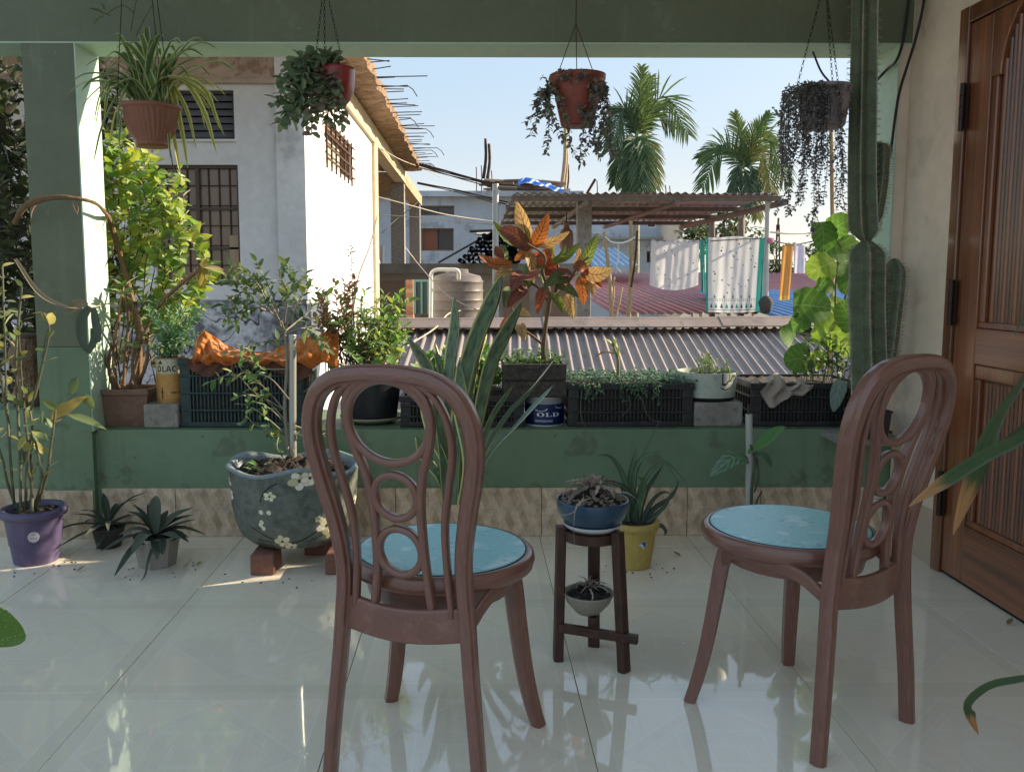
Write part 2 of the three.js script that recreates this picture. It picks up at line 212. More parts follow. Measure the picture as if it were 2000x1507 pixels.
{ // parapet, ledge, pillars, beam, ceiling
  const pw = thing('parapet_wall', 'low green painted parapet with printed skirting tiles', 'wall', null, 0, null, 'structure');
  mesh('parapet_body', [boxB(XL - 0.002, XR + 0.3, -0.1, LEDGE - 0.012, -DO, -DW)], Mroom.green, pw);
  mesh('ledge', boxB(XL, XR + 0.02, LEDGE - 0.05, LEDGE, -DO - 0.36, -DW - 0.002, 0.006), Mroom.green, pw);
  const skirt = tex(512, (u, v) => { // printed chevron bars in brown on beige
    const du = (u * 3 + v * 1.35), row = Math.floor(du * 1.6), s = du * 1.6 - row, alt = (u * 3 - v * 1.35) * 1.1 + row * 0.37, q = alt - Math.floor(alt); const bar = smooth(s, 0.18, 0.3) * (1 - smooth(s, 0.7, 0.82)) * smooth(q, 0.05, 0.2) * (1 - smooth(q, 0.62, 0.78)); const n = 1 + 0.28 * tnoise(u, v, 6, 2) + 0.12 * tnoise(u, v, 40, 3, 2); return [(208 - 24 * bar) * n, (186 - 27 * bar) * n, (160 - 29 * bar) * n]; });
  const sm = [0, 1].map((i) => std([1 - i * 0.07, 1 - i * 0.08, 1 - i * 0.1], 0.28, { map: skirt }));
  const top = P(1000, 951, DW).y, w = 0.298, start = P(345, 1000, DW).x - w; let k = 0;
  for (let x = start; x < XR + 0.02; x += w) { const xa = Math.max(x, XL + 0.012), xb = Math.min(x + w, XR + 0.03); if (xb - xa < 0.03) continue; const g = new RoundedBoxGeometry(xb - xa - 0.002, top - 0.001, 0.012, 1, 0.0012); const p = g.attributes.position, uv = g.attributes.uv; for (let i = 0; i < p.count; i++) uv.setXY(i, p.getX(i) / w + 0.5, p.getY(i) / w + 0.5); const t = mesh('skirting_tile', g, sm[k++ % 2], pw); t.position.set((xa + xb) / 2, top / 2 + 0.0005, -DW + 0.006); }
  // left pillar, slightly proud of the parapet, with its own skirting
  const pl = thing('pillar', 'square green pillar beside the purple flowerpot', 'pillar', null, 0, null, 'structure'), line = P(120, 676, DP).y;
  mesh('shaft', boxB(XLO, XL - 0.003, line, BEAM + 0.6, -DO, -DP), Mroom.mint, pl);
  mesh('dado', boxB(XLO - 0.001, XL - 0.002, -0.1, line - 0.002, -DO - 0.001, -DP + 0.002), Mroom.green, pl);
  mesh('reveal', boxB(XL - 0.003, XL + 0.003, LEDGE, BEAM, -DO + 0.001, -DP - 0.001), Mroom.jamb, pl);
  for (const [xa, xb] of [[XLO + 0.002, XL - 0.006]]) { const g = new RoundedBoxGeometry(xb - xa, top, 0.012, 1, 0.0012), p = g.attributes.position, uv = g.attributes.uv; for (let i = 0; i < p.count; i++) uv.setXY(i, p.getX(i) / w + 0.2, p.getY(i) / w + 0.5); mesh('skirting_tile', g, sm[1], pl).position.set((xa + xb) / 2, top / 2, -DP + 0.008); }
  // parapet of the next bay, left of the pillar
  const p2 = thing('side_parapet_wall', 'green parapet of the shaded bay behind the tall leafy plant', 'wall', null, 0, null, 'structure');
  mesh('parapet_body', boxB(-4.0, XLO - 0.002, -0.1, P(30, 800, DW).y, -DO, -DW), Mroom.green, p2);
  { const g = box(4.0 + XLO - 0.004, top, 0.012); mesh('skirting_tile', g, sm[0], p2).position.set((XLO - 4.0) / 2, top / 2, -DW + 0.007); }
  // right pillar
  const pr = thing('pillar', 'narrow cream pillar edge at the corner beside the tall cactus', 'pillar', null, 0, null, 'structure');
  mesh('shaft', boxB(XR + 0.003, XW + 0.2, LEDGE - 0.001, BEAM + 0.6, -DO, -DP), Mroom.cream, pr);
  mesh('reveal', boxB(XR - 0.003, XR + 0.003, LEDGE, BEAM, -DO + 0.001, -DP - 0.001), Mroom.jamb, pr);
  const bm = thing('beam', 'dark green painted beam over the opening', 'beam', null, 0, null, 'structure');
  mesh('beam_body', boxB(-2.4, XW + 0.15, BEAM + 0.004, 2.75, -DO, -DP + 0.004), Mroom.mint, bm);
  mesh('beam_soffit', boxB(-2.4, XW + 0.1, BEAM - 0.002, BEAM + 0.004, -DO + 0.002, -DP + 0.002), Mroom.jamb, bm);
  const ce = thing('ceiling', 'plain pale veranda ceiling', 'ceiling', null, 0, null, 'structure');
  mesh('slab', boxB(-1.78, XW + 0.15, 2.75, 2.9, -DO - 0.25, -1.45), Mroom.white, ce);
}
// ---------------------------------------------------------------- right wall and the carved door
const Mwood = (() => {
  const grain = (z, dark) => tex(512, (u, v) => { const r = Math.sin((u * 9 + 1.3 * anoise(u, v, 3, 1, z, 2)) * 6.2832) * 0.5 + 0.5, f = anoise(u, v, 90, 3, z, 2), k = 0.78 + 0.09 * r + 0.3 * f + 0.22 * anoise(u, v, 14, 1, z + 8, 3) + 0.12 * tnoise(u, v, 3, z + 2); return [158 * k * dark, 92 * k * dark, 56 * k * dark]; }, { rep: [1.6, 0.6] });
  const mk = (z, d) => phys([1, 1, 1], 0.34, { map: grain(z, d), clearcoat: 1.0, clearcoatRoughness: 0.12, bumpMap: bumpNoise, bumpScale: 0.0006 });
  return { frame: mk(3, 0.82), stile: mk(11, 1.0), panel: mk(17, 0.74), rail: mk(23, 0.98) };
})();
{
  const D0 = 3.075, D1 = 2.10, topY = P(1876, 20, D0).y, fw = 0.055;
  const w = thing('wall_right', 'cream side wall that holds the varnished door', 'wall', null, 0, null, 'structure');
  mesh('wall_body', [boxB(XW, XW + 0.15, -0.1, 2.75, -DP + 0.0005, -D0 - 0.002), boxB(XW, XW + 0.15, -0.1, 2.75, -D1 + 0.002, 3.0), boxB(XW, XW + 0.15, topY + 0.001, 2.75, -D0 - 0.002, -D1 + 0.002), boxB(XW + 0.11, XW + 0.15, -0.1, topY, -D0 - 0.001, -D1 + 0.001)], Mroom.cream, w);
  mesh('skirting_tile', boxB(XW - 0.01, XW - 0.0005, 0, P(1000, 951, DW).y, -DP + 0.002, -D0 - 0.004), std([0.5, 0.4, 0.31], 0.3), w);
  const dr = thing('panelled_door', 'varnished brown wooden door with reeded arched panels and black hinges', 'door', V(XW, 0, -D0));
  // local: z runs towards the camera, x is out of the wall (negative into the room)
  const L = D0 - D1, o = 0.022;
  mesh('door_frame', [boxB(-o, 0.1, 0, topY, 0, fw, 0.004), boxB(-o, 0.1, 0, topY, L - fw, L, 0.004), boxB(-o + 0.001, 0.1, topY - fw, topY - 0.001, fw, L - fw, 0.004)], Mwood.frame, dr);
  const z0 = fw + 0.004, z1 = L - fw - 0.004, st = 0.125, top = topY - fw - 0.004, bot = 0.012, xs = -0.012, xe = 0.03;
  const midA = 0.765, midB = 0.885, lowA = 0.21, spring = 1.70;
  const leaf = mesh('leaf_backing', boxB(xs + 0.022, xe, bot, top, z0, z1), Mwood.panel, dr);
  mesh('stile', boxB(xs, xe - 0.001, bot, top, z0, z0 + st, 0.003), Mwood.stile, dr);
  mesh('stile', boxB(xs, xe - 0.001, bot, top, z1 - st, z1, 0.003), Mwood.stile, dr);
  const railTurn = (g) => { const uv = g.attributes.uv; for (let i = 0; i < uv.count; i++) uv.setXY(i, uv.getY(i), uv.getX(i)); return g; };
  mesh('rail', railTurn(boxB(xs + 0.001, xe - 0.001, midA, midB, z0 + st, z1 - st, 0.003)), Mwood.rail, dr);
  mesh('rail', railTurn(boxB(xs + 0.001, xe - 0.001, bot, lowA, z0 + st, z1 - st, 0.003)), Mwood.rail, dr);
  { // top rail with its arched lower edge
    const za = z0 + st, zb = z1 - st, s = new THREE.Shape(); s.moveTo(za, top); s.lineTo(za, spring); s.lineTo(za + 0.05, spring); s.absarc((za + zb) / 2, spring, (zb - za) / 2 - 0.05, Math.PI, 0, true); s.lineTo(zb, spring); s.lineTo(zb, top); s.lineTo(za, top);
    const g = new THREE.ExtrudeGeometry(s, { depth: 0.03, bevelEnabled: true, bevelSize: 0.003, bevelThickness: 0.003, bevelSegments: 1, curveSegments: 20 }); g.rotateY(-Math.PI / 2); g.translate(xs + 0.034, 0, 0); uvm(g); mesh('rail', g, Mwood.rail, dr); }
  // mouldings round the two panels and the reeds
  for (const [ya, yb] of [[lowA, midA], [midB, spring + 0.2]]) {
    const za = z0 + st, zb = z1 - st, arch = yb > 1;
    mesh('moulding', [boxB(xs + 0.006, xs + 0.024, ya, ya + 0.022, za, zb, 0.006), ...(arch ? [] : [boxB(xs + 0.006, xs + 0.024, yb - 0.05, yb, za, zb, 0.006)]), boxB(xs + 0.007, xs + 0.024, ya + 0.02, arch ? spring : yb - 0.05, za, za + 0.03, 0.006), boxB(xs + 0.007, xs + 0.024, ya + 0.02, arch ? spring : yb - 0.05, zb - 0.03, zb, 0.006)], Mwood.rail, dr);
    const n = 26, step = (zb - za - 0.09) / n;
    for (let i = 0; i < n; i++) { const zc = za + 0.045 + (i + 0.5) * step, r = (zb - za) / 2 - 0.05, hy = arch ? spring + Math.sqrt(Math.max(0, r * r - (zc - (za + zb) / 2) ** 2)) - 0.004 : yb - 0.055; const g = new THREE.CylinderGeometry(step * 0.46, step * 0.46, hy - ya - 0.026, 8, 1, false, Math.PI, Math.PI); uvm(g, 1.7); g.translate(xs + 0.0225, (hy + ya + 0.022) / 2, zc); mesh('reed', g, i % 3 ? Mwood.panel : Mwood.stile, dr); }
  }
  const hm = std([0.035, 0.02, 0.015], 0.4, { metalness: 0.5 });
  for (const [ya, yb] of [[P(1885, 252, D0 - fw).y, P(1885, 165, D0 - fw).y], [P(1862, 632, D0 - fw).y, P(1862, 548, D0 - fw).y], [P(1832, 1003, D0 - fw).y, P(1832, 922, D0 - fw).y]]) { const h = mesh('hinge', [boxB(-0.026, -0.02, ya, yb, fw - 0.02, fw + 0.022), new THREE.CylinderGeometry(0.009, 0.009, yb - ya + 0.01, 10).translate(-0.03, (ya + yb) / 2, fw + 0.002)], hm, dr); for (let k = 1; k < 4; k++) mesh('knuckle', new THREE.TorusGeometry(0.0095, 0.0016, 4, 10).rotateX(Math.PI / 2).translate(-0.03, lerp(ya, yb, k / 4), fw + 0.002), hm, h); }
  // cables on the wall and pillar corner
  const cm = std([0.012, 0.011, 0.01], 0.5);
  const c1 = mesh('power_cable', tube([P(1779, -30, DP - 0.03), P(1772, 30, DP - 0.03), P(1762, 90, DP - 0.03), P(1751, 118, DP - 0.02), P(1735, 133, DP + 0.06), P(1712, 157, DP + 0.12)], 0.0055, 0.0055, 40, 8), cm); tag(c1, 'black cable bent round the corner onto the pale green reveal', 'cable');
  const c2 = mesh('power_cable', tube([P(1810, -30, DP - 0.12), P(1800, 30, DP - 0.11), P(1787, 82, DP - 0.1), P(1772, 130, DP - 0.06), P(1757, 180, DP - 0.02), P(1748, 235, DP - 0.012), P(1741, 290, DP - 0.012), P(1735, 320, DP + 0.01)], 0.0055, 0.0055, 40, 8), cm); tag(c2, 'long black cable slanting down the cream wall by the door', 'cable');
}

// ================================================================ THE TWO CHAIRS
const plasticBrown = phys([1, 1, 1], 0.42, { map: mottle([0.185, 0.074, 0.051], { amt: 0.14, f: 6, z: 21, grain: 0.08, rep: 2.5, n: 512, dirt: [0.28, 0.15, 0.115], dirtAmt: 0.35, dirtAt: 0.16 }), clearcoat: 0.7, clearcoatRoughness: 0.2, bumpMap: bumpNoise, bumpScale: 0.0005 });
const seatBlue = phys([1, 1, 1], 0.36, { map: (() => { return tex(512, (u, v) => { const s = tnoise(u, v, 3, 31), a = smooth(tnoise(u, v, 7, 32) + 0.6 * s, 0.02, 0.4) * 0.8, b = smooth(anoise(u, v, 12, 40, 33, 3) + 0.5 * s, 0.2, 0.5) * 0.55, m = 1 + 0.1 * tnoise(u, v, 50, 7, 2); return [lerp(lerp(132, 198, a), 78, b) * m, lerp(lerp(190, 214, a), 132, b) * m, lerp(lerp(196, 218, a), 142, b) * m]; }, { rep: [2.2, 2.2] }); })(), clearcoat: 0.15, clearcoatRoughness: 0.3 });
function makeChair(label, pos, turn) {
  const c = thing('plastic_chair', label, 'chair', pos, turn, 'bentwood-style plastic chairs');
  const zb = (y) => y < 0.42 ? lerp(0.182, 0.170, smooth(y, 0, 0.42)) : 0.170 + 0.085 * Math.pow((y - 0.42) / 0.46, 1.25);
  const B = (u, y) => V(u, y, zb(y));
  const ref = V(0, 0.1, 1).normalize();
  // the bent back frame runs from foot to foot
  const half = [[0.170, 0], [0.160, 0.12], [0.146, 0.26], [0.137, 0.37], [0.131, 0.45], [0.134, 0.52], [0.147, 0.60], [0.164, 0.68], [0.171, 0.74], [0.164, 0.795], [0.140, 0.84], [0.098, 0.866], [0.05, 0.875]];
  const pts = [...half.map(([u, y]) => B(-u, y)), B(0, 0.877), ...half.slice().reverse().map(([u, y]) => B(u, y))];
  const prof = [[0.0165, -0.017], [0.0185, -0.012], [0.0185, 0.006], [0.0145, 0.0095], [0.0115, 0.018], [0.006, 0.0205], [-0.006, 0.0205], [-0.0115, 0.018], [-0.0145, 0.0095], [-0.0185, 0.006], [-0.0185, -0.012], [-0.0165, -0.017]];
  mesh('back_frame', toCreasedNormals(sweep(pts, prof, ref, 96, (t) => 0.80 + 0.18 * Math.sin(Math.PI * t)), 0.5), plasticBrown, c);
  const p2 = roundRect(0.0165, 0.022, 0.006, 2);
  for (const s of [-1, 1]) mesh('spindle', sweep([[0.106, 0.385], [0.098, 0.50], [0.100, 0.58], [0.114, 0.66], [0.126, 0.725], [0.122, 0.785], [0.100, 0.835], [0.066, 0.862]].map(([u, y]) => B(u * s, y)), roundRect(0.014, 0.022, 0.006, 2), ref, 36), plasticBrown, c);
  const splat = [sweep([...[[0.064, 0.385], [0.054, 0.47], [0.051, 0.54], [0.052, 0.62], [0.062, 0.68], [0.080, 0.735], [0.088, 0.785], [0.080, 0.832], [0.046, 0.862]].map(([u, y]) => B(-u, y)), B(0, 0.868), ...[[0.046, 0.862], [0.080, 0.832], [0.088, 0.785], [0.080, 0.735], [0.062, 0.68], [0.052, 0.62], [0.051, 0.54], [0.054, 0.47], [0.064, 0.385]].map(([u, y]) => B(u, y))], p2, ref, 70)];
  mesh('splat', splat, plasticBrown, c);
  for (const [y, ru, ry, w] of [[0.782, 0.086, 0.083, 0.016], [0.629, 0.0455, 0.046, 0.0155], [0.512, 0.0465, 0.049, 0.0155]]) { const q = []; for (let k = 0; k < 20; k++) { const a = k / 20 * Math.PI * 2; q.push(B(Math.cos(a) * ru, y + Math.sin(a) * ry)); } mesh('ring', sweep(q, roundRect(w, 0.0215, 0.006, 2), ref, 44, null, true), plasticBrown, c); }
  // seat
  mesh('seat', lathe([[0.0, 0.424], [0.13, 0.422], [0.185, 0.416], [0.203, 0.412], [0.212, 0.418], [0.216, 0.432], [0.213, 0.446], [0.206, 0.4515], [0.199, 0.4525], [0.196, 0.4505], [0.15, 0.4495], [0.0, 0.4475]], 56).scale(0.965, 1, 0.965).translate(0, 0, -0.045), plasticBrown, c);
  const sg = lathe([[0.0, 0.4535], [0.1, 0.4535], [0.17, 0.4545], [0.190, 0.4548], [0.1935, 0.4535], [0.1945, 0.449]], 56); uvm(sg, 1); sg.scale(0.965, 1, 0.965).translate(0, 0, -0.045); mesh('seat_pad', sg, seatBlue, c);
  mesh('pad_groove', new THREE.TorusGeometry(0.1955, 0.0013, 5, 56).rotateX(Math.PI / 2).scale(0.965, 1, 0.965).translate(0, 0.4525, -0.045), std([0.02, 0.04, 0.045], 0.6), c);
  // rear rail between the posts and apron under the seat
  const arc = []; for (let k = 0; k <= 10; k++) { const a = (k / 10 - 0.5); arc.push(V(a * 0.262, 0.372 - 0.012 * Math.cos(a * Math.PI), 0.166 + 0.016 * Math.cos(a * Math.PI))); }
  mesh('rear_rail', sweep(arc, roundRect(0.072, 0.018, 0.006, 2), V(0, 0, 1), 20), plasticBrown, c);
  mesh('apron', new THREE.CylinderGeometry(0.172, 0.160, 0.05, 40, 1, true).translate(0, 0.396, -0.03), plasticBrown, c);
  const lp = [[0.017, 0.014], [0.006, 0.018], [-0.006, 0.018], [-0.017, 0.012], [-0.017, -0.012], [-0.012, -0.014], [0.014, -0.014], [0.017, -0.008]];
  for (const s of [-1, 1]) {
    mesh('front_leg', toCreasedNormals(sweep([V(0.128 * s, 0.425, -0.118), V(0.140 * s, 0.36, -0.130), V(0.150 * s, 0.26, -0.140), V(0.164 * s, 0.14, -0.153), V(0.180 * s, 0.05, -0.166), V(0.1925 * s, 0, -0.175)], lp, V(-0.6 * s, 0, 0.8).normalize(), 24, (t) => 1.25 - 0.35 * t), 0.8), plasticBrown, c);
    mesh('bracket', sweep([V(0.146 * s, 0.365, -0.128), V(0.160 * s, 0.400, -0.08), V(0.172 * s, 0.410, 0.0), V(0.154 * s, 0.400, 0.095), V(0.136 * s, 0.362, 0.158)], roundRect(0.012, 0.03, 0.004, 1), V(0, 1, 0), 20), plasticBrown, c);
  }
  return c;
}
makeChair('brown plastic chair with blue seat standing in front of the snake plant', V(-0.088, 0, -1.862), THREE.MathUtils.degToRad(-19.3));
makeChair('brown plastic chair with blue seat standing near the varnished door', V(0.794, 0, -2.036), THREE.MathUtils.degToRad(32.8));

// ================================================================ POTS, CRATES AND THINGS ON THE LEDGE
const soilM = std([1, 1, 1], 0.95, { map: mottle([0.045, 0.032, 0.024], { amt: 0.5, f: 12, grain: 0.5, rep: 6 }), bumpMap: bumpNoise, bumpScale: 0.008 });
const concreteM = std([1, 1, 1], 0.92, { map: mottle([0.27, 0.25, 0.22], { amt: 0.22, f: 6, grain: 0.18, rep: 3, dirt: [0.12, 0.11, 0.1], dirtAmt: 0.5, dirtAt: 0.16 }), bumpMap: bumpNoise, bumpScale: 0.004 });
const woodDark = std([1, 1, 1], 0.5, { map: tex(256, (u, v) => { const k = 0.7 + 0.35 * tnoise(u, v, 24, 4, 2) + 0.4 * tnoise(u, v, 4, 9); return [92 * k, 56 * k, 40 * k]; }, { rep: [4, 4] }) });
const crateM = std([1, 1, 1], 0.55, { map: mottle([0.022, 0.023, 0.025], { amt: 0.3, f: 8, rep: 3, dirt: [0.07, 0.06, 0.05], dirtAmt: 0.7, dirtAt: 0.12 }) });
const crateGreen = std([1, 1, 1], 0.55, { map: mottle([0.022, 0.045, 0.045], { amt: 0.3, f: 8, rep: 3, dirt: [0.07, 0.065, 0.05], dirtAmt: 0.6, dirtAt: 0.15 }) });
const sackM = std([1, 1, 1], 0.95, { map: mottle([0.075, 0.062, 0.05], { amt: 0.4, f: 10, grain: 0.35, rep: 5 }), bumpMap: bumpNoise, bumpScale: 0.012 });
const DL = 3.535; // front of the things on the ledge
function soilTop(r, y, bump = 0.012, sz = 1) { const g = new THREE.CircleGeometry(r, 28, 0, Math.PI * 2); const q = new THREE.RingGeometry(0.001, r, 26, 7); q.rotateX(-Math.PI / 2); const p = q.attributes.position; for (let i = 0; i < p.count; i++) { const x = p.getX(i), z = p.getZ(i), e = Math.hypot(x, z) / r; p.setXYZ(i, x, y + (1 - e * e) * bump + (e < 0.97 ? bump * 0.7 * rr(-1, 1) : 0), z * sz); } q.computeVertexNormals(); uvm(q); return q; }
function soilBits(parent, r, y, n, sz = 1) { const gs = []; for (let i = 0; i < n; i++) { const g = new THREE.IcosahedronGeometry(rr(0.004, 0.011), 0), a = rr(0, 6.28), q = r * Math.sqrt(rnd()) * 0.93; g.scale(rr(0.6, 1.4), rr(0.4, 0.9), rr(0.6, 1.4)); g.rotateY(rr(0, 3)); g.translate(Math.cos(a) * q, y + rr(0.0, 0.012), Math.sin(a) * q * sz); gs.push(g); } mesh('soil_crumbs', gs, soilM, parent).userData.kind = 'stuff'; }
function crate(px0, px1, pyTop, label, mat, { d = 0.34, D = DL, bottom = LEDGE, fillY = 0.9, plan = null } = {}) {
  const a = P(px0, 800, D), b = P(px1, 800, D), w = b.x - a.x, h = P((px0 + px1) / 2, pyTop, D).y - bottom, t = thing('plastic_crate', label, 'crate', V((a.x + b.x) / 2, bottom, -D - d / 2), 0, 'black plastic crates on the ledge');
  const pt = 0.045;
  for (const sx of [-1, 1]) for (const sz of [-1, 1]) mesh('corner_post', box(pt, h - 0.004, 0.02, sx * (w / 2 - pt / 2), h / 2, sz * (d / 2 - 0.011), 0.004), mat, t);
  const rim = (y, hh, e) => [box(w + e, hh, 0.016, 0, y, d / 2 - 0.006, 0.004), box(w + e, hh, 0.016, 0, y, -d / 2 + 0.006, 0.004), box(0.016, hh, d - 0.02, w / 2 - 0.006, y, 0, 0.004), box(0.016, hh, d - 0.02, -w / 2 + 0.006, y, 0, 0.004)];
  mesh('top_rim', rim(h - 0.014, 0.026, 0.012), mat, t); mesh('bottom_rim', rim(0.012, 0.022, 0.004), mat, t);
  const bands = h > 0.22 ? 3 : 2; for (let k = 1; k <= bands; k++) mesh('band', rim(h * k / (bands + 1), 0.009, -0.004), mat, t);
  const n = Math.round((w - 2 * pt) / 0.0155), sg = box(0.0062, h - 0.04, 0.008, 0, 0, 0), lg = box(0.008, h - 0.04, 0.0062, 0, 0, 0);
  for (let i = 0; i < n; i++) { const x = lerp(-w / 2 + pt + 0.008, w / 2 - pt - 0.008, i / (n - 1)); mesh('slat', sg, mat, t).position.set(x, h / 2, d / 2 - 0.008); if (!(i % 2)) mesh('slat', sg, mat, t).position.set(x, h / 2, -d / 2 + 0.008); }
  for (const s of [-1, 1]) for (let i = 0; i < 9; i++) mesh('slat', lg, mat, t).position.set(s * (w / 2 - 0.008), h / 2, lerp(-d / 2 + 0.03, d / 2 - 0.03, i / 8));
  mesh('floor_panel', box(w - 0.02, 0.008, d - 0.02, 0, 0.006, 0), mat, t);
  mesh('sack_lining', box(w - 0.042, h * fillY - 0.012, d - 0.042, 0, h * fillY / 2 + 0.008, 0, 0.02), sackM, t);
  const g = new THREE.PlaneGeometry(w - 0.05, d - 0.05, 24, 14).rotateX(-Math.PI / 2), p = g.attributes.position; for (let i = 0; i < p.count; i++) p.setY(i, h * fillY + 0.006 + rr(0, 0.014)); g.computeVertexNormals(); uvm(g); mesh('soil', g, soilM, t);
  t.userData.top = [(a.x + b.x) / 2, bottom + h, -D - d / 2, w, d]; return t;
}
reseed(11);
const crateA = crate(352, 592, 700, 'tall dark green crate under the orange cloth', crateGreen, { fillY: 0.8 });
const crateB = crate(782, 1024, 772, 'low black crate of bright seedlings behind the snake plant', crateM);
const crateC = crate(1110, 1354, 748, 'black crate topped by trailing sedum ground cover', crateM);
const crateD = crate(1468, 1690, 747, 'black crate with a tan rag hanging over its rim', crateM, { fillY: 0.86 });

function taperBox(w, h, d, k) { const g = new THREE.BoxGeometry(w, h, d, 1, 3, 1), p = g.attributes.position; for (let i = 0; i < p.count; i++) { const s = lerp(k, 1, (p.getY(i) + h / 2) / h); p.setX(i, p.getX(i) * s); p.setZ(i, p.getZ(i) * s); } g.translate(0, h / 2, 0); g.computeVertexNormals(); return uvm(g); }
const planterBrown = std([1, 1, 1], 0.55, { map: mottle([0.19, 0.10, 0.07], { amt: 0.15, f: 6, rep: 4, dirt: [0.24, 0.17, 0.13], dirtAmt: 0.5, dirtAt: 0.15 }) });
const bigBlock = mesh('concrete_block', box(0.142, 0.098, 0.2, 0, 0.049, 0, 0.008), concreteM); bigBlock.position.copy(V((P(283, 800, DL).x + P(350, 800, DL).x) / 2, LEDGE, -DL - 0.08)); tag(bigBlock, 'grey concrete block under the old paint tin', 'block', 'concrete blocks on the ledge');
const blk2 = mesh('concrete_block', box(0.203, 0.102, 0.2, 0, 0.051, 0, 0.008), concreteM); blk2.position.set((P(1355, 800, DL).x + P(1453, 800, DL).x) / 2, LEDGE, -DL - 0.1); tag(blk2, 'grey concrete block under the white cut-down tub', 'block', 'concrete blocks on the ledge');
{ // paint tin with black lettering
  const t = thing('paint_tin', 'rusty cream and orange paint tin holding a blue-green herb', 'tin', V((P(294, 750, DL).x + P(352, 750, DL).x) / 2, LEDGE + 0.098, -DL - 0.07));
  const map = canvasTex(1024, 512, (g, w, h) => { g.fillStyle = '#b9b39a'; g.fillRect(0, 0, w, h); g.fillStyle = '#b98a4a'; g.fillRect(0, 175, w, 300); g.fillStyle = '#a87b40'; g.fillRect(0, 460, w, 60); reseed(4); for (let i = 0; i < 900; i++) { g.fillStyle = `rgba(${pick(['120,80,40', '70,50,30', '205,196,170'])},${rr(0.05, 0.3)})`; g.fillRect(rr(0, w), rr(0, h), rr(2, 22), rr(2, 16)); } g.fillStyle = '#1c1a16'; g.font = 'bold 92px sans-serif'; g.fillText('OLAC', 392, 150); g.fillRect(452, 330, 16, 130); g.fillRect(438, 380, 46, 10); g.fillRect(560, 380, 60, 14); g.fillRect(640, 380, 26, 16); g.beginPath(); g.moveTo(410, 62); g.lineTo(450, 20); g.lineTo(470, 64); g.fill(); });
  const g = new THREE.CylinderGeometry(0.060, 0.060, 0.185, 32, 1, true).rotateY(Math.PI).translate(0, 0.0925, 0);
  mesh('can_wall', g, std([1, 1, 1], 0.4, { map, metalness: 0.15 }), t);
  for (const y of [0.185, 0.003]) mesh('rim', new THREE.TorusGeometry(0.06, 0.0026, 6, 32).rotateX(Math.PI / 2).translate(0, y, 0), std([0.35, 0.25, 0.16], 0.5, { metalness: 0.5 }), t);
  mesh('soil', soilTop(0.057, 0.172), soilM, t);
}
{ // blue paint can and the dark planter box resting across it and the crate
  const x = (P(1027, 800, DL).x + P(1106, 800, DL).x) / 2, hc = P(1066, 776, DL).y - LEDGE;
  const t = thing('paint_can', 'navy blue paint can with white lettering', 'can', V(x, LEDGE, -DL - 0.088));
  const map = canvasTex(1024, 512, (g, w, h) => { g.fillStyle = '#8d9093'; g.fillRect(0, 0, w, 120); g.fillStyle = '#0d1f52'; g.fillRect(0, 120, w, h); g.fillStyle = '#c8ccd0'; g.fillRect(0, 486, w, 26); g.fillStyle = '#e8ecf2'; g.font = 'bold 92px serif'; g.fillText('OLD', 432, 335); g.fillStyle = '#8894b4'; g.fillRect(420, 395, 150, 34); g.strokeStyle = '#dfe5ee'; g.lineWidth = 9; g.beginPath(); g.arc(470, 190, 52, 0.1, 2.6); g.stroke(); g.lineWidth = 5; g.beginPath(); g.arc(640, 150, 46, 1.2, 3.1); g.stroke(); g.beginPath(); g.moveTo(600, 190); g.lineTo(760, 180); g.stroke(); g.fillStyle = '#2a3a70'; g.fillRect(400, 372, 260, 5); reseed(14); for (let i = 0; i < 500; i++) { g.fillStyle = `rgba(${pick(['60,60,60', '150,140,120', '10,16,44'])},${rr(0.05, 0.3)})`; g.fillRect(rr(0, w), rr(0, h), rr(1, 14), rr(1, 9)); } });
  mesh('can_wall', new THREE.CylinderGeometry(0.083, 0.083, hc, 36, 1, true).rotateY(Math.PI).translate(0, hc / 2, 0), std([1, 1, 1], 0.32, { map }), t);
  for (const y of [hc - 0.003, 0.003]) mesh('rim', new THREE.TorusGeometry(0.083, 0.003, 6, 36).rotateX(Math.PI / 2).translate(0, y, 0), std([0.6, 0.6, 0.6], 0.4, { metalness: 0.5 }), t);
  mesh('lid', new THREE.CylinderGeometry(0.08, 0.08, 0.004, 32).translate(0, hc - 0.006, 0), std([0.5, 0.5, 0.5], 0.5), t);
  const bx = P(984, 740, DL).x, bx1 = P(1107, 740, DL).x, y0 = LEDGE + hc + 0.002, h = P(1045, 710, DL).y - y0;
  const pb = thing('planter_box', 'dark weathered planter box under the croton', 'planter', V((bx + bx1) / 2, y0, -DL - 0.13));
  const w = bx1 - bx, d = 0.25, wm = std([1, 1, 1], 0.8, { map: mottle([0.05, 0.042, 0.036], { amt: 0.4, f: 8, rep: 5, dirt: [0.13, 0.1, 0.075], dirtAmt: 0.7, dirtAt: 0.1 }) });
  for (let k = 0; k < 2; k++) { mesh('plank', box(w, h / 2 - 0.003, 0.014, 0, h * (k + 0.5) / 2, d / 2, 0.003), wm, pb); mesh('plank', box(w, h / 2 - 0.003, 0.014, 0, h * (k + 0.5) / 2, -d / 2, 0.003), wm, pb); mesh('plank', box(0.014, h / 2 - 0.003, d - 0.016, w / 2 - 0.007, h * (k + 0.5) / 2, 0, 0.003), wm, pb); mesh('plank', box(0.014, h / 2 - 0.003, d - 0.016, -w / 2 + 0.007, h * (k + 0.5) / 2, 0, 0.003), wm, pb); }
  mesh('base', box(w - 0.03, 0.01, d - 0.02, 0, 0.006, 0), wm, pb);
  mesh('soil', box(w - 0.03, h - 0.03, d - 0.018, 0, (h - 0.03) / 2 + 0.01, 0, 0.01), soilM, pb);
}
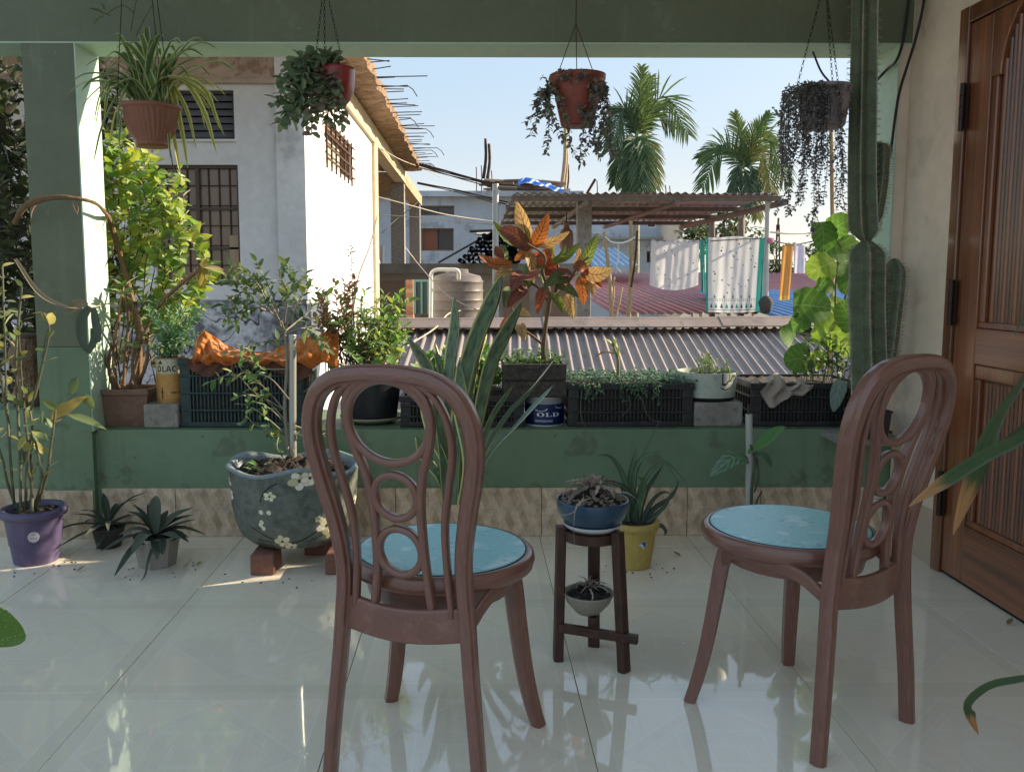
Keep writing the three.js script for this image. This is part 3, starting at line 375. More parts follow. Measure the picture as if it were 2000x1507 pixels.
{ // cut-down white tub on a black dish
  const c = V((P(1335, 750, DL).x + P(1455, 750, DL).x) / 2 , LEDGE + 0.102, -DL - 0.11), r = 0.125;
  const ds = mesh('black_dish', lathe([[0, 0], [0.105, 0], [0.115, 0.014], [0.11, 0.016], [0, 0.006]], 32), std([0.015, 0.015, 0.016], 0.5)); ds.position.copy(c); tag(ds, 'shallow black dish between the block and the white tub', 'dish');
  const t = thing('plastic_tub', 'dirty white cut-down tub with scrawled letters and weeds', 'tub', c.clone().add(V(0, 0.0165, 0)));
  const h = P(1395, 729, DL).y - c.y - 0.0165;
  const map = canvasTex(1024, 256, (g, w, hh) => { g.fillStyle = '#b5bdb0'; g.fillRect(0, 0, w, hh); reseed(9); for (let i = 0; i < 700; i++) { g.fillStyle = `rgba(${pick(['120,125,105', '205,210,200', '90,95,80'])},${rr(0.04, 0.2)})`; g.fillRect(rr(0, w), rr(0, hh), rr(2, 30), rr(2, 20)); } g.strokeStyle = '#2c2f2a'; g.lineWidth = 9; g.lineCap = 'round'; g.translate(548 - 548 * 0.72, 0); g.scale(0.72, 1); const s = (p) => { g.beginPath(); p.forEach(([x, y], i) => (i ? g.lineTo(x, y) : g.moveTo(x, y))); g.stroke(); }; s([[560, 120], [556, 165], [562, 198], [590, 200], [615, 186]]); s([[622, 160], [626, 184], [640, 184], [650, 162]]); s([[655, 186], [657, 166], [672, 164], [675, 186], [680, 166], [695, 166], [698, 188], [706, 182]]); g.lineWidth = 5; s([[548, 212], [590, 222], [630, 214]]); });
  mesh('tub_wall', lathe([[r * 0.93, 0], [r * 0.965, h * 0.5], [r, h], [r * 0.975, h + 0.001], [r * 0.94, h * 0.5], [r * 0.9, 0.004]], 44).rotateY(Math.PI), std([1, 1, 1], 0.5, { map }), t);
  mesh('base', new THREE.CylinderGeometry(r * 0.92, r * 0.92, 0.004, 32).translate(0, 0.004, 0), std([0.5, 0.53, 0.48], 0.6), t);
  mesh('soil', soilTop(r * 0.95, h * 0.75), soilM, t);
  reseed(19); const list = [], g1 = [leafGeo(0.02, 0.009), leafGeo(0.028, 0.01)], lm = [leafM([0.14, 0.24, 0.05]), leafM([0.2, 0.26, 0.06])], st = [];
  for (let i = 0; i < 16; i++) { const a = rr(0, 6.28), q = rr(0, 0.09), b = V(Math.cos(a) * q + 0.02, h * 0.76, Math.sin(a) * q), hh = rr(0.03, 0.1), e = b.clone().add(V(rr(-0.04, 0.04), hh, rr(-0.04, 0.04))), pts = [b, b.clone().lerp(e, 0.5).add(V(rr(-0.01, 0.01), 0, 0)), e]; st.push(tube(pts, 0.0014, 0.0008, 6, 4)); along(list, pts, { step: 0.011, geos: g1, mats: lm }); }
  mesh('stems', st, std([0.12, 0.16, 0.05], 0.7), t); addLeaves(t, list, { max: 60 });
}
{ // black round tub behind the first chair, on a beige plate
  const c = V((P(652, 780, DL).x + P(782, 780, DL).x) / 2, LEDGE, -DL - 0.14);
  const pl = mesh('plate', lathe([[0, 0.004], [0.09, 0.004], [0.13, 0.02], [0.133, 0.03], [0.127, 0.028], [0.09, 0.012], [0, 0.011]], 36), std([0.36, 0.31, 0.22], 0.6)); pl.position.copy(c); tag(pl, 'beige plate under the round black tub', 'plate');
  const t = thing('round_tub', 'round black tub planted with a bushy green shrub', 'tub', c.clone().add(V(0, 0.0115, 0)));
  mesh('tub_wall', lathe([[0, 0], [0.1, 0], [0.108, 0.01], [0.13, 0.18], [0.137, 0.19], [0.135, 0.2], [0.122, 0.196], [0.1, 0.02]], 40), std([0.016, 0.018, 0.022], 0.4), t);
  mesh('soil', soilTop(0.123, 0.178), soilM, t);
}
// ---------------------------------------------------------------- cloths on the crates
function cloth(name, label, fn, mat, nu, nv, category = 'cloth') { const g = new THREE.PlaneGeometry(1, 1, nu, nv), p = g.attributes.position; for (let j = 0; j <= nv; j++) for (let i = 0; i <= nu; i++) { const q = fn(i / nu, j / nv); p.setXYZ(j * (nu + 1) + i, q.x, q.y, q.z); } g.computeVertexNormals(); const m = mesh(name, g, mat); return tag(m, label, category); }
{
  const om = phys([1, 1, 1], 0.95, { map: mottle([0.62, 0.19, 0.025], { amt: 0.12, f: 6, rep: 3 }), transmission: 0.3, thickness: 0, sheen: 0.3 });
  const D0 = DL - 0.02; // ridge line follows the outline seen against the wall behind
  const top = [[378, 702], [384, 668], [398, 648], [415, 655], [440, 672], [470, 684], [500, 690], [530, 688], [556, 676], [585, 662], [612, 655], [640, 650], [662, 655]];
  const at = (u) => { const k = u * (top.length - 1), i = Math.min(top.length - 2, Math.floor(k)), f = k - i; return [lerp(top[i][0], top[i + 1][0], f), lerp(top[i][1], top[i + 1][1], f)]; };
  const o = cloth('orange_cloth', 'crumpled orange cloth heaped along the green crate', (u, v) => { const [x, y] = at(u), b = lerp(706, 712, u) + 4 * Math.sin(u * 40); const wr = Math.sin(u * 34 + v * 7 + 2 * Math.sin(u * 9)) * 0.010 * (0.3 + v) + Math.sin(u * 71 - v * 11) * 0.005 + Math.sin(v * 19 + u * 13) * 0.004 + 0.016 * ridged(u * 11 + v * 1.5, v * 2.2 + u * 3, 5) * (0.4 + 0.6 * v) + 0.007 * ridged(u * 27 - v * 2, v * 5, 9);
    const front = v < 0.75 ? v / 0.75 : 1, py = lerp(y, b, Math.pow(front, 0.9)), D = lerp(D0 + 0.12, D0 - 0.012, Math.sin(front * Math.PI / 2)); const p = P(x, py, D); p.z += wr; p.y += wr * 0.5; if (v > 0.75) { p.y -= (v - 0.75) * 0.03; } return p; }, om, 260, 60);
  const bm = std([1, 1, 1], 0.9, { map: mottle([0.13, 0.055, 0.035], { amt: 0.2, f: 6, rep: 4 }) });
  cloth('brown_cloth', 'dark brown cloth lining the rim of the green crate', (u, v) => { const x = lerp(364, 610, u), drop = (6 + 26 * Math.pow(Math.abs(Math.sin(u * 5.2 + 0.7)), 2) + (u > 0.78 ? 18 : 0)) * v; const p = P(x, 699 + 4 * Math.sin(u * 8) + drop, DL - 0.017 + 0.05 * (1 - Math.min(1, v * 6))); p.z += 0.006 * Math.sin(u * 50 + v * 5); return p; }, bm, 90, 12);
  const rag = std([1, 1, 1], 0.9, { map: mottle([0.36, 0.30, 0.25], { amt: 0.15, f: 7, rep: 5 }) });
  cloth('tan_rag', 'tan rag draped over the rim of the black crate near the cactus', (u, v) => { const x = lerp(1492, 1590, u) + 6 * Math.sin(v * 6) * (1 - u), topy = 745 - 20 * Math.exp(-Math.pow((u - 0.18) * 6, 2)) + 4 * Math.sin(u * 15), bot = 790 - 36 * u * u + 6 * Math.sin(u * 9) - (u > 0.12 ? 0 : 20 * (0.12 - u) / 0.12); const D = DL - 0.016 + 0.06 * Math.pow(1 - Math.min(1, v * 3), 2); const p = P(x, lerp(topy, bot, v), D); p.z += 0.009 * Math.sin(u * 21 + v * 4) + 0.006 * Math.sin(v * 12 + u * 6); return p; }, rag, 50, 26, 'rag');
}

// ================================================================ POTS ON THE FLOOR
function profilePot(r0, r1, h, rimW, rimH) { return lathe([[0, 0.001], [r0 * 0.96, 0], [r0, 0.004], [lerp(r0, r1, 0.33), h * 0.33], [lerp(r0, r1, 0.34) * 1.035, h * 0.345], [lerp(r0, r1, 0.97) , h - rimH], [r1 + rimW, h - rimH + 0.002], [r1 + rimW * 1.25, h - rimH * 0.45], [r1 + rimW * 0.8, h], [r1 - 0.006, h - 0.002], [r1 - 0.012, h - rimH], [r0 * 0.9, h * 0.5]], 44); }
function decal(r, w, h, y, ang, map, parent, name = 'sticker') { const g = new THREE.CylinderGeometry(r, r * 0.985, h, 10, 1, true, ang - w / r / 2, w / r); g.translate(0, y, 0); return mesh(name, g, new THREE.MeshStandardMaterial({ map, transparent: true, alphaTest: 0.5, roughness: 0.5, side: THREE.DoubleSide }), parent); }
const basePurple = Fl(48, 1108).add(V(0, 0, -0.085));
const potPurple = thing('potted_tall_plant', 'purple pot of tall bare stems with sunlit yellow-green leaves', 'potted plant', basePurple);
{
  mesh('pot', profilePot(0.078, 0.102, 0.205, 0.012, 0.03), std([1, 1, 1], 0.42, { map: mottle([0.085, 0.066, 0.135], { amt: 0.1, f: 6, rep: 4, dirt: [0.14, 0.11, 0.17], dirtAmt: 0.4, dirtAt: 0.15 }) }), potPurple);
  mesh('soil', soilTop(0.092, 0.183), soilM, potPurple); reseed(3); soilBits(potPurple, 0.09, 0.183, 50);
  decal(0.0965, 0.042, 0.042, 0.115, 0.42, canvasTex(128, 128, (g) => { g.clearRect(0, 0, 128, 128); g.fillStyle = '#b9b4b6'; g.beginPath(); g.arc(64, 64, 60, 0, 7); g.fill(); g.fillStyle = '#9a96a0'; g.beginPath(); g.arc(64, 46, 26, 3.3, 6.1); g.lineTo(64, 46); g.fill(); g.fillStyle = '#7e7a86'; g.fillRect(24, 70, 80, 6); g.fillRect(30, 84, 68, 5); }), potPurple);
}
const baseGrey = Fl(556, 1128).add(V(0, 0, -0.19));
const potGrey = thing('potted_chilli', 'wide dark grey basin painted with white blossoms, holding a staked chilli bush', 'potted plant', V(baseGrey.x, 0.075, baseGrey.z));
{
  const map = canvasTex(2048, 512, (g, w, h) => {
    g.fillStyle = '#6a6e64'; g.fillRect(0, 0, w, h); reseed(77);
    for (let i = 0; i < 2600; i++) { g.fillStyle = `rgba(${pick(['58,66,60', '110,118,108', '70,74,72', '48,56,50'])},${rr(0.05, 0.22)})`; g.beginPath(); g.ellipse(rr(0, w), rr(0, h), rr(4, 46), rr(3, 24), rr(0, 3), 0, 7); g.fill(); }
    const br = (p, lw) => { g.strokeStyle = '#14150f'; g.lineCap = 'round'; g.lineWidth = lw; g.beginPath(); g.moveTo(p[0][0], p[0][1]); for (let i = 1; i < p.length - 1; i++) g.quadraticCurveTo(p[i][0], p[i][1], (p[i][0] + p[i + 1][0]) / 2, (p[i][1] + p[i + 1][1]) / 2); g.stroke(); };
    const fl = (x, y, r) => { for (let k = 0; k < 5; k++) { const a = k * 1.257 + x; g.fillStyle = pick(['#d9d3b4', '#cfc9a6', '#e2ddc6', '#bdb78f']); g.beginPath(); g.ellipse(x + Math.cos(a) * r * 0.6, y + Math.sin(a) * r * 0.5, r * 0.55, r * 0.42, a, 0, 7); g.fill(); g.strokeStyle = 'rgba(70,62,40,.55)'; g.lineWidth = 2; g.stroke(); } g.fillStyle = '#4a3c22'; g.beginPath(); g.arc(x, y, r * 0.2, 0, 7); g.fill(); };
    const bud = (x, y, r) => { g.fillStyle = '#d6d1b6'; g.beginPath(); g.ellipse(x, y, r, r * 1.1, 0, 0, 7); g.fill(); };
    br([[820, 350], [900, 400], [980, 430], [1060, 446], [1140, 420], [1200, 380], [1260, 330], [1300, 300]], 8); br([[840, 430], [930, 440], [1000, 430]], 6); br([[1000, 70], [940, 110], [910, 170], [905, 200]], 7); br([[1140, 440], [1220, 420], [1280, 380]], 4); br([[700, 330], [640, 260], [620, 180]], 6); br([[1400, 200], [1480, 260], [1560, 250]], 6);
    fl(1006, 432, 44); fl(1055, 478, 38); fl(1262, 350, 56); fl(1300, 400, 40); fl(1210, 300, 22); fl(960, 150, 30); fl(1110, 60, 54); fl(1160, 46, 44); fl(630, 190, 36); fl(600, 110, 30); fl(1490, 250, 44); fl(300, 200, 44); fl(1800, 260, 44);
    for (const [x, y] of [[905, 250], [950, 248], [890, 330], [905, 350], [900, 312], [1210, 80], [1240, 110], [640, 120]]) bud(x, y, 13); });
  const m = std([1, 1, 1], 0.62, { map, bumpMap: bumpNoise, bumpScale: 0.0015 });
  const prof = [[0.0, 0.0], [0.11, 0.0], [0.165, 0.012], [0.205, 0.045], [0.228, 0.10], [0.240, 0.16], [0.246, 0.22], [0.251, 0.27], [0.255, 0.288], [0.262, 0.296], [0.256, 0.303], [0.24, 0.300], [0.228, 0.285], [0.22, 0.22]];
  const wall = lathe(prof.slice(0, 9), 64).rotateY(Math.PI), inn = lathe(prof.slice(8), 64).rotateY(Math.PI);
  for (const g of [wall, inn]) { const p = g.attributes.position; for (let i = 0; i < p.count; i++) { const a = Math.atan2(p.getX(i), p.getZ(i)), y = p.getY(i); p.setY(i, y + (y / 0.3) * (0.010 * Math.sin(a * 3 + 1) + 0.008 * Math.sin(a * 5))); const k = 1 + 0.015 * Math.sin(a * 4 + y * 9); p.setX(i, p.getX(i) * k * 0.94); p.setZ(i, p.getZ(i) * 0.80 * k); } g.computeVertexNormals(); }
  { const uv = wall.attributes.uv; for (let i = 0; i < uv.count; i++) uv.setY(i, clamp(wall.attributes.position.getY(i) / 0.31, 0, 1)); }
  mesh('basin', wall, m, potGrey); mesh('rim', inn, std([1, 1, 1], 0.5, { map: mottle([0.25, 0.31, 0.34], { amt: 0.3, f: 8, rep: 5, dirt: [0.1, 0.11, 0.1], dirtAmt: 0.8, dirtAt: 0.0 }) }), potGrey);
  mesh('soil', soilTop(0.216, 0.262, 0.035, 0.84), soilM, potGrey); reseed(6); soilBits(potGrey, 0.205, 0.28, 170, 0.84);
  const brickM = std([1, 1, 1], 0.85, { map: mottle([0.19, 0.085, 0.058], { amt: 0.2, f: 6, grain: 0.2, rep: 5 }), bumpMap: bumpNoise, bumpScale: 0.003 });
  for (const [px, dz, lab] of [[507, 0.1, 'red brick under the painted basin, beside the small agave pot'], [655, 0.1, 'red brick under the painted basin, behind the chair leg'], [590, -0.12, 'red brick under the back of the painted basin']]) { const b = mesh('brick', box(0.085, 0.0735, 0.13, 0, 0.03675, 0, 0.006), brickM), q = Fl(px, 1130); b.position.set(q.x, 0.0005, baseGrey.z + dz); tag(b, lab, 'brick', 'bricks that raise the painted basin'); }
}
const baseAgave = Fl(293, 1114).add(V(0, 0, -0.07));
{ // two dark rosettes of strap leaves in small pots
  const leafDark = leafM([0.035, 0.048, 0.028], 0.1), leafMid = leafM([0.07, 0.085, 0.055], 0.1);
  const rosette = (t, c, n, L, W, tilt, seedN) => { reseed(seedN); for (let i = 0; i < n; i++) { const a = i * 2.4 + rr(-0.3, 0.3), l = L * rr(0.7, 1.15), el = rr(tilt[0], tilt[1]), d = V(Math.cos(a) * Math.cos(el), Math.sin(el), Math.sin(a) * Math.cos(el)), pts = [c.clone(), c.clone().addScaledVector(d, l * 0.5), c.clone().addScaledVector(d, l).add(V(0, -l * rr(0.05, 0.35), 0))]; mesh('leaf', blade(pts, W * rr(0.8, 1.2), { n: 7, fold: 0.3, shape: (u) => Math.pow(Math.sin(Math.PI * (0.12 + 0.86 * u)), 0.8) }), i % 3 ? leafDark : leafMid, t); } };
  const t = thing('potted_agave', 'small pale faceted pot with a rosette of dark strap leaves', 'potted plant', baseAgave);
  mesh('pot', new THREE.CylinderGeometry(0.085, 0.066, 0.115, 7, 1, true).translate(0, 0.0575, 0), std([1, 1, 1], 0.75, { map: mottle([0.33, 0.30, 0.27], { amt: 0.15, rep: 5, dirt: [0.15, 0.13, 0.11], dirtAmt: 0.6, dirtAt: 0.1 }), flatShading: true }), t);
  mesh('base', new THREE.CircleGeometry(0.064, 7).rotateX(-Math.PI / 2).translate(0, 0.002, 0), std([0.3, 0.27, 0.24], 0.8), t); mesh('soil', soilTop(0.08, 0.1), soilM, t);
  rosette(t, V(0, 0.115, 0.01), 19, 0.185, 0.042, [-0.25, 1.25], 8);
  { const tip = [V(0.01, 0.1, 0.03), V(0.015, 0.06, 0.12), V(0.012, 0.012, 0.15), V(0.01, 0.003, 0.19)]; mesh('leaf', blade(tip, 0.014, { n: 8 }), leafMid, t); }
  const b2 = Fl(200, 1075).add(V(0, 0, -0.06)), t2 = thing('potted_strap_plant', 'dark drooping strap-leaved plant in a low black pot by the skirting', 'potted plant', b2);
  mesh('pot', lathe([[0, 0.001], [0.045, 0], [0.06, 0.07], [0.064, 0.08], [0.056, 0.078], [0.045, 0.02]], 24), std([0.03, 0.026, 0.022], 0.6), t2); mesh('soil', soilTop(0.056, 0.068), soilM, t2);
  rosette(t2, V(0, 0.085, 0), 15, 0.21, 0.026, [-0.3, 1.0], 21);
}
// ---------------------------------------------------------------- wooden plant stand with its two bowls
{
  const a = Fl(1090, 1288), b = Fl(1219, 1310), c = Fl(1160, 1260), top = 0.372, ctr = a.clone().add(b).add(c).multiplyScalar(1 / 3);
  const t = thing('plant_stand', 'three-legged dark wooden plant stand between the chairs', 'stand', V(ctr.x, 0, ctr.z));
  const up = [P(1096, 1032, -a.z + 0.01), P(1206, 1040, -b.z + 0.02), P(1160, 1042, -c.z - 0.02)];
  [a, b, c].forEach((f, i) => { const u = up[i].clone(); u.y = i < 2 ? top + 0.006 : top - 0.02; const out = f.clone().sub(ctr).setY(0).normalize(), pts = [f.clone().sub(V(ctr.x, 0, ctr.z)), u.clone().sub(V(ctr.x, 0, ctr.z))]; pts.splice(1, 0, pts[0].clone().lerp(pts[1], 0.5)); mesh('leg', toCreasedNormals(sweep(pts, roundRect(0.033, 0.026, 0.004, 1), out, 4), 0.5), woodDark, t); });
  const tc = up[0].clone().add(up[1]).add(up[2]).multiplyScalar(1 / 3).sub(V(ctr.x, 0, ctr.z));
  mesh('top_disc', new THREE.CylinderGeometry(0.077, 0.077, 0.026, 32).translate(tc.x + 0.002, top - 0.016, tc.z), woodDark, t);
  const bar = (p, q, e0, e1, y) => { const A = p.clone().sub(ctr), B = q.clone().sub(ctr), d = B.clone().sub(A).normalize(); A.addScaledVector(d, -e0); B.addScaledVector(d, e1); const g = box(A.distanceTo(B), 0.024, 0.02, 0, 0, 0, 0.003); g.rotateY(-Math.atan2(d.z, d.x)); g.translate((A.x + B.x) / 2, y, (A.z + B.z) / 2); return g; };
  const lv = 0.098, a2 = a.clone().lerp(up[0], 0.26).setY(0), b2 = b.clone().lerp(up[1], 0.26).setY(0), c2 = c.clone().lerp(up[2], 0.26).setY(0), cc = V(ctr.x, 0, ctr.z);
  const ctr0 = ctr.clone(); ctr.copy(cc);
  mesh('crossbar', bar(a2, b2, 0.0, 0.04, lv).translate(0, 0, 0.012), woodDark, t); mesh('crossbar', bar(a2.clone().lerp(b2, 0.55), c2, 0.0, 0.01, lv + 0.0235), woodDark, t);
  // blue bowl and saucer on top
  const bc = V(ctr.x + tc.x + 0.004, top - 0.003, ctr.z + tc.z);
  const s = mesh('saucer', lathe([[0, 0.0], [0.06, 0], [0.076, 0.012], [0.081, 0.02], [0.077, 0.0205], [0.06, 0.007], [0, 0.006]], 40), std([0.62, 0.62, 0.63], 0.35)); s.position.copy(bc); tag(s, 'white saucer under the blue bowl', 'saucer');
  const bw = thing('potted_bromeliad', 'blue bowl of a dry greyish earth star on the wooden stand', 'potted plant', bc.clone().add(V(0, 0.0075, 0)));
  mesh('bowl', lathe([[0, 0.001], [0.056, 0], [0.07, 0.01], [0.088, 0.03], [0.097, 0.055], [0.0985, 0.075], [0.096, 0.08], [0.092, 0.075], [0.09, 0.05], [0.06, 0.01]], 44), phys([0.014, 0.055, 0.105], 0.3, { clearcoat: 0.4, clearcoatRoughness: 0.2 }), bw);
  mesh('soil', soilTop(0.092, 0.07, 0.02), soilM, bw); reseed(23);
  { const gs = []; for (let i = 0; i < 260; i++) { const g = new THREE.BoxGeometry(rr(0.004, 0.012), rr(0.002, 0.005), rr(0.003, 0.007)), q = 0.09 * Math.sqrt(rnd()), an = rr(0, 6.28); g.rotateX(rr(-0.6, 0.6)); g.rotateY(rr(0, 3)); g.translate(Math.cos(an) * q, 0.076 + 0.02 * (1 - (q / 0.09) ** 2) + rr(0, 0.006), Math.sin(an) * q); gs.push(g); } mesh('bark_chips', gs, std([0.19, 0.15, 0.115], 0.9), bw).userData.kind = 'stuff'; }
  const dryM = [[0.33, 0.25, 0.20], [0.25, 0.18, 0.145], [0.38, 0.31, 0.24], [0.19, 0.14, 0.11]].map((k) => leafM(k, 0.12));
  const star = (t2, c0, n, L, W, sd, mats) => { reseed(sd); for (let i = 0; i < n; i++) { const an = i * 2.399 + rr(-0.2, 0.2), el = lerp(1.25, 0.0, Math.pow(i / n, 0.7)), l = L * rr(0.75, 1.2) * lerp(0.6, 1, i / n), d = V(Math.cos(an) * Math.cos(el), Math.sin(el), Math.sin(an) * Math.cos(el)), pts = [c0.clone(), c0.clone().addScaledVector(d, l * 0.45).add(V(0, 0.006, 0)), c0.clone().addScaledVector(d, l * 0.8).add(V(rr(-0.006, 0.006), -l * 0.1, 0)), c0.clone().addScaledVector(d, l).add(V(rr(-0.01, 0.01), -l * rr(0.15, 0.5), 0))]; mesh('leaf', blade(pts, W * rr(0.7, 1.2), { n: 12, fold: 0.5, twist: rr(-0.7, 0.7), shape: (u) => (0.75 + 0.25 * Math.sin(u * 40)) * Math.pow(1 - u, 0.55) }), pick(mats), t2); } };
  star(bw, V(0, 0.098, 0), 24, 0.1, 0.026, 41, dryM);
  { const p0 = bw.position; mesh('leaf', blade([V(-0.03, 0.095, 0.05), P(1120, 1000, 2.24).sub(p0), P(1075, 1012, 2.24).sub(p0), P(1061, 1036, 2.24).sub(p0)], 0.008, { n: 12 }), dryM[2], bw); mesh('leaf', blade([V(0.0, 0.095, 0.05), P(1128, 985, 2.2).sub(p0), P(1121, 1020, 2.195).sub(p0), P(1124, 1082, 2.19).sub(p0)], 0.009, { n: 12 }), dryM[0], bw); mesh('leaf', blade([V(0.03, 0.095, 0.03), P(1225, 962, 2.25).sub(p0), P(1262, 992, 2.24).sub(p0)], 0.012, { n: 10 }), dryM[2], bw); }
  const gc = V(ctr.x - 0.012, lv + 0.0365, ctr.z + 0.002), sb = thing('potted_dry_rosette', 'small grey bowl with a withered rosette on the stand crossbars', 'potted plant', gc);
  mesh('bowl', lathe([[0, 0.001], [0.03, 0], [0.036, 0.005], [0.042, 0.012], [0.059, 0.032], [0.069, 0.054], [0.07, 0.06], [0.066, 0.058], [0.05, 0.03], [0.03, 0.01]], 40), std([1, 1, 1], 0.55, { map: mottle([0.30, 0.27, 0.225], { amt: 0.15, rep: 8 }) }), sb);
  mesh('soil', soilTop(0.063, 0.05, 0.008), soilM, sb); soilBits(sb, 0.06, 0.05, 60);
  star(sb, V(0.004, 0.066, 0), 22, 0.072, 0.011, 43, dryM);
}

// ================================================================ PLANTS
const stemBrown = std([1, 1, 1], 0.85, { map: mottle([0.16, 0.10, 0.06], { amt: 0.3, f: 8, rep: 8 }) }), stemGreen = std([0.10, 0.15, 0.05], 0.7), stemGrey = std([0.25, 0.22, 0.17], 0.8), stemDark = std([0.05, 0.045, 0.025], 0.8);
const rel = (t) => (px, py, D) => P(px, py, D).sub(t.position);
// leaf surface print: midrib and side veins in a second colour, edge in a third
function veinTex(base, vein, { n = 128, edge = null, side = 9, w = 0.05, blot = 0.25, z = 0 } = {}) { return tex(n, (u, v) => { const a = Math.abs(u - 0.5) * 2, s = Math.abs(((v * side - a * 1.4) % 1 + 1) % 1 - 0.5) * 2, k = Math.max(1 - smooth(a, w * 0.6, w * 1.9), (1 - smooth(1 - s, 0.0, 0.35 + w)) * 0.85), e = edge ? smooth(a, 0.72, 0.95) : 0, m = 1 + blot * 2 * tnoise(u, v, 5, z); return [0, 1, 2].map((q) => toS(clamp(lerp(lerp(base[q] * m, vein[q], k), edge ? edge[q] : 0, e), 0, 1))); }); }
const stripes = (c, m, e, z = 0, band = 0) => tex(128, (u, v) => { const a = Math.abs(u - 0.5) * 2, e1 = smooth(a, e, e + 0.1), n = 1 + 0.25 * tnoise(u, v, 8, z) + band * tnoise(u * 0.2, v, 22, z + 2, 2); return [0, 1, 2].map((q) => toS(clamp(lerp(c[q] * n, m[q], e1), 0, 1))); });
{ // ---- snake plant
  const b = Fl(905, 1040).add(V(0, 0, -0.11)), t = thing('potted_snake_plant', 'tall snake plant with yellow-edged upright leaves in a beige pot', 'potted plant', b), q = rel(t);
  mesh('pot', profilePot(0.085, 0.115, 0.19, 0.008, 0.03), std([1, 1, 1], 0.6, { map: mottle([0.42, 0.35, 0.26], { amt: 0.12, rep: 4, dirt: [0.25, 0.2, 0.15], dirtAmt: 0.5, dirtAt: 0.15 }) }), t); mesh('soil', soilTop(0.105, 0.17), soilM, t);
  const gm = phys([1, 1, 1], 0.5, { map: stripes([0.11, 0.17, 0.095], [0.6, 0.6, 0.24], 0.70, 3, 1.1), clearcoat: 0.2, clearcoatRoughness: 0.4 }), pm = phys([1, 1, 1], 0.42, { map: stripes([0.14, 0.22, 0.19], [0.50, 0.52, 0.30], 0.74, 5, 0.25), clearcoat: 0.3, clearcoatRoughness: 0.35 });
  const D = 3.12, sh = (u) => lerp(0.55, 1, Math.min(1, u * 2.2)) * (u > 0.62 ? Math.pow(Math.cos((u - 0.62) / 0.38 * Math.PI / 2), 0.7) : 1);
  const leaves = [ // base px x, then points up to the tip; width in px; twist; material
    [[886, 985], [890, 850], [915, 700], [958, 590], [981, 535], 46, 0.2, 0], [[905, 985], [930, 830], [960, 700], [990, 640], [1021, 586], 48, 0.5, 0], [[880, 985], [872, 860], [880, 700], [888, 640], [888, 575], 34, -0.2, 0],
    [[870, 985], [860, 850], [838, 730], [815, 690], [795, 660], 44, 0.7, 0], [[893, 985], [900, 840], [925, 700], [945, 640], [950, 560], 30, 0.9, 0], [[915, 990], [945, 880], [995, 800], [1035, 760], [1092, 690], 40, 1.0, 1], [[920, 990], [955, 890], [1005, 830], [1040, 790], [1080, 752], 42, 1.2, 1],
    [[912, 990], [935, 880], [962, 810], [985, 775], [1003, 752], 22, 0.6, 0], [[898, 985], [906, 850], [925, 720], [943, 640], [937, 618], 28, 0.3, 0], [[878, 985], [868, 900], [845, 850], [830, 800], [822, 762], 36, -0.6, 0], [[888, 985], [880, 850], [862, 730], [852, 690], [849, 668], 18, 0.3, 0], [[902, 985], [915, 900], [900, 800], [899, 760], [897, 700], 40, 0, 0], [[873, 985], [858, 930], [835, 900], [822, 880], [812, 850], 30, 0.4, 0]];
  leaves.forEach((l, i) => { const dz = ((i * 37) % 11 - 5) * 0.012, pts = l.slice(0, 5).map(([x, y], k) => q(x, y, D + dz * (0.4 + 0.3 * k))); mesh('leaf', blade(pts, l[5] / ppm(D) * 0.74, { n: 22, up: V(Math.sin(l[6]), 0.0, Math.cos(l[6])), fold: 0.22, thick: 0.005, shape: sh, twist: l[6] * 0.6 }), l[7] ? pm : gm, t); });
}
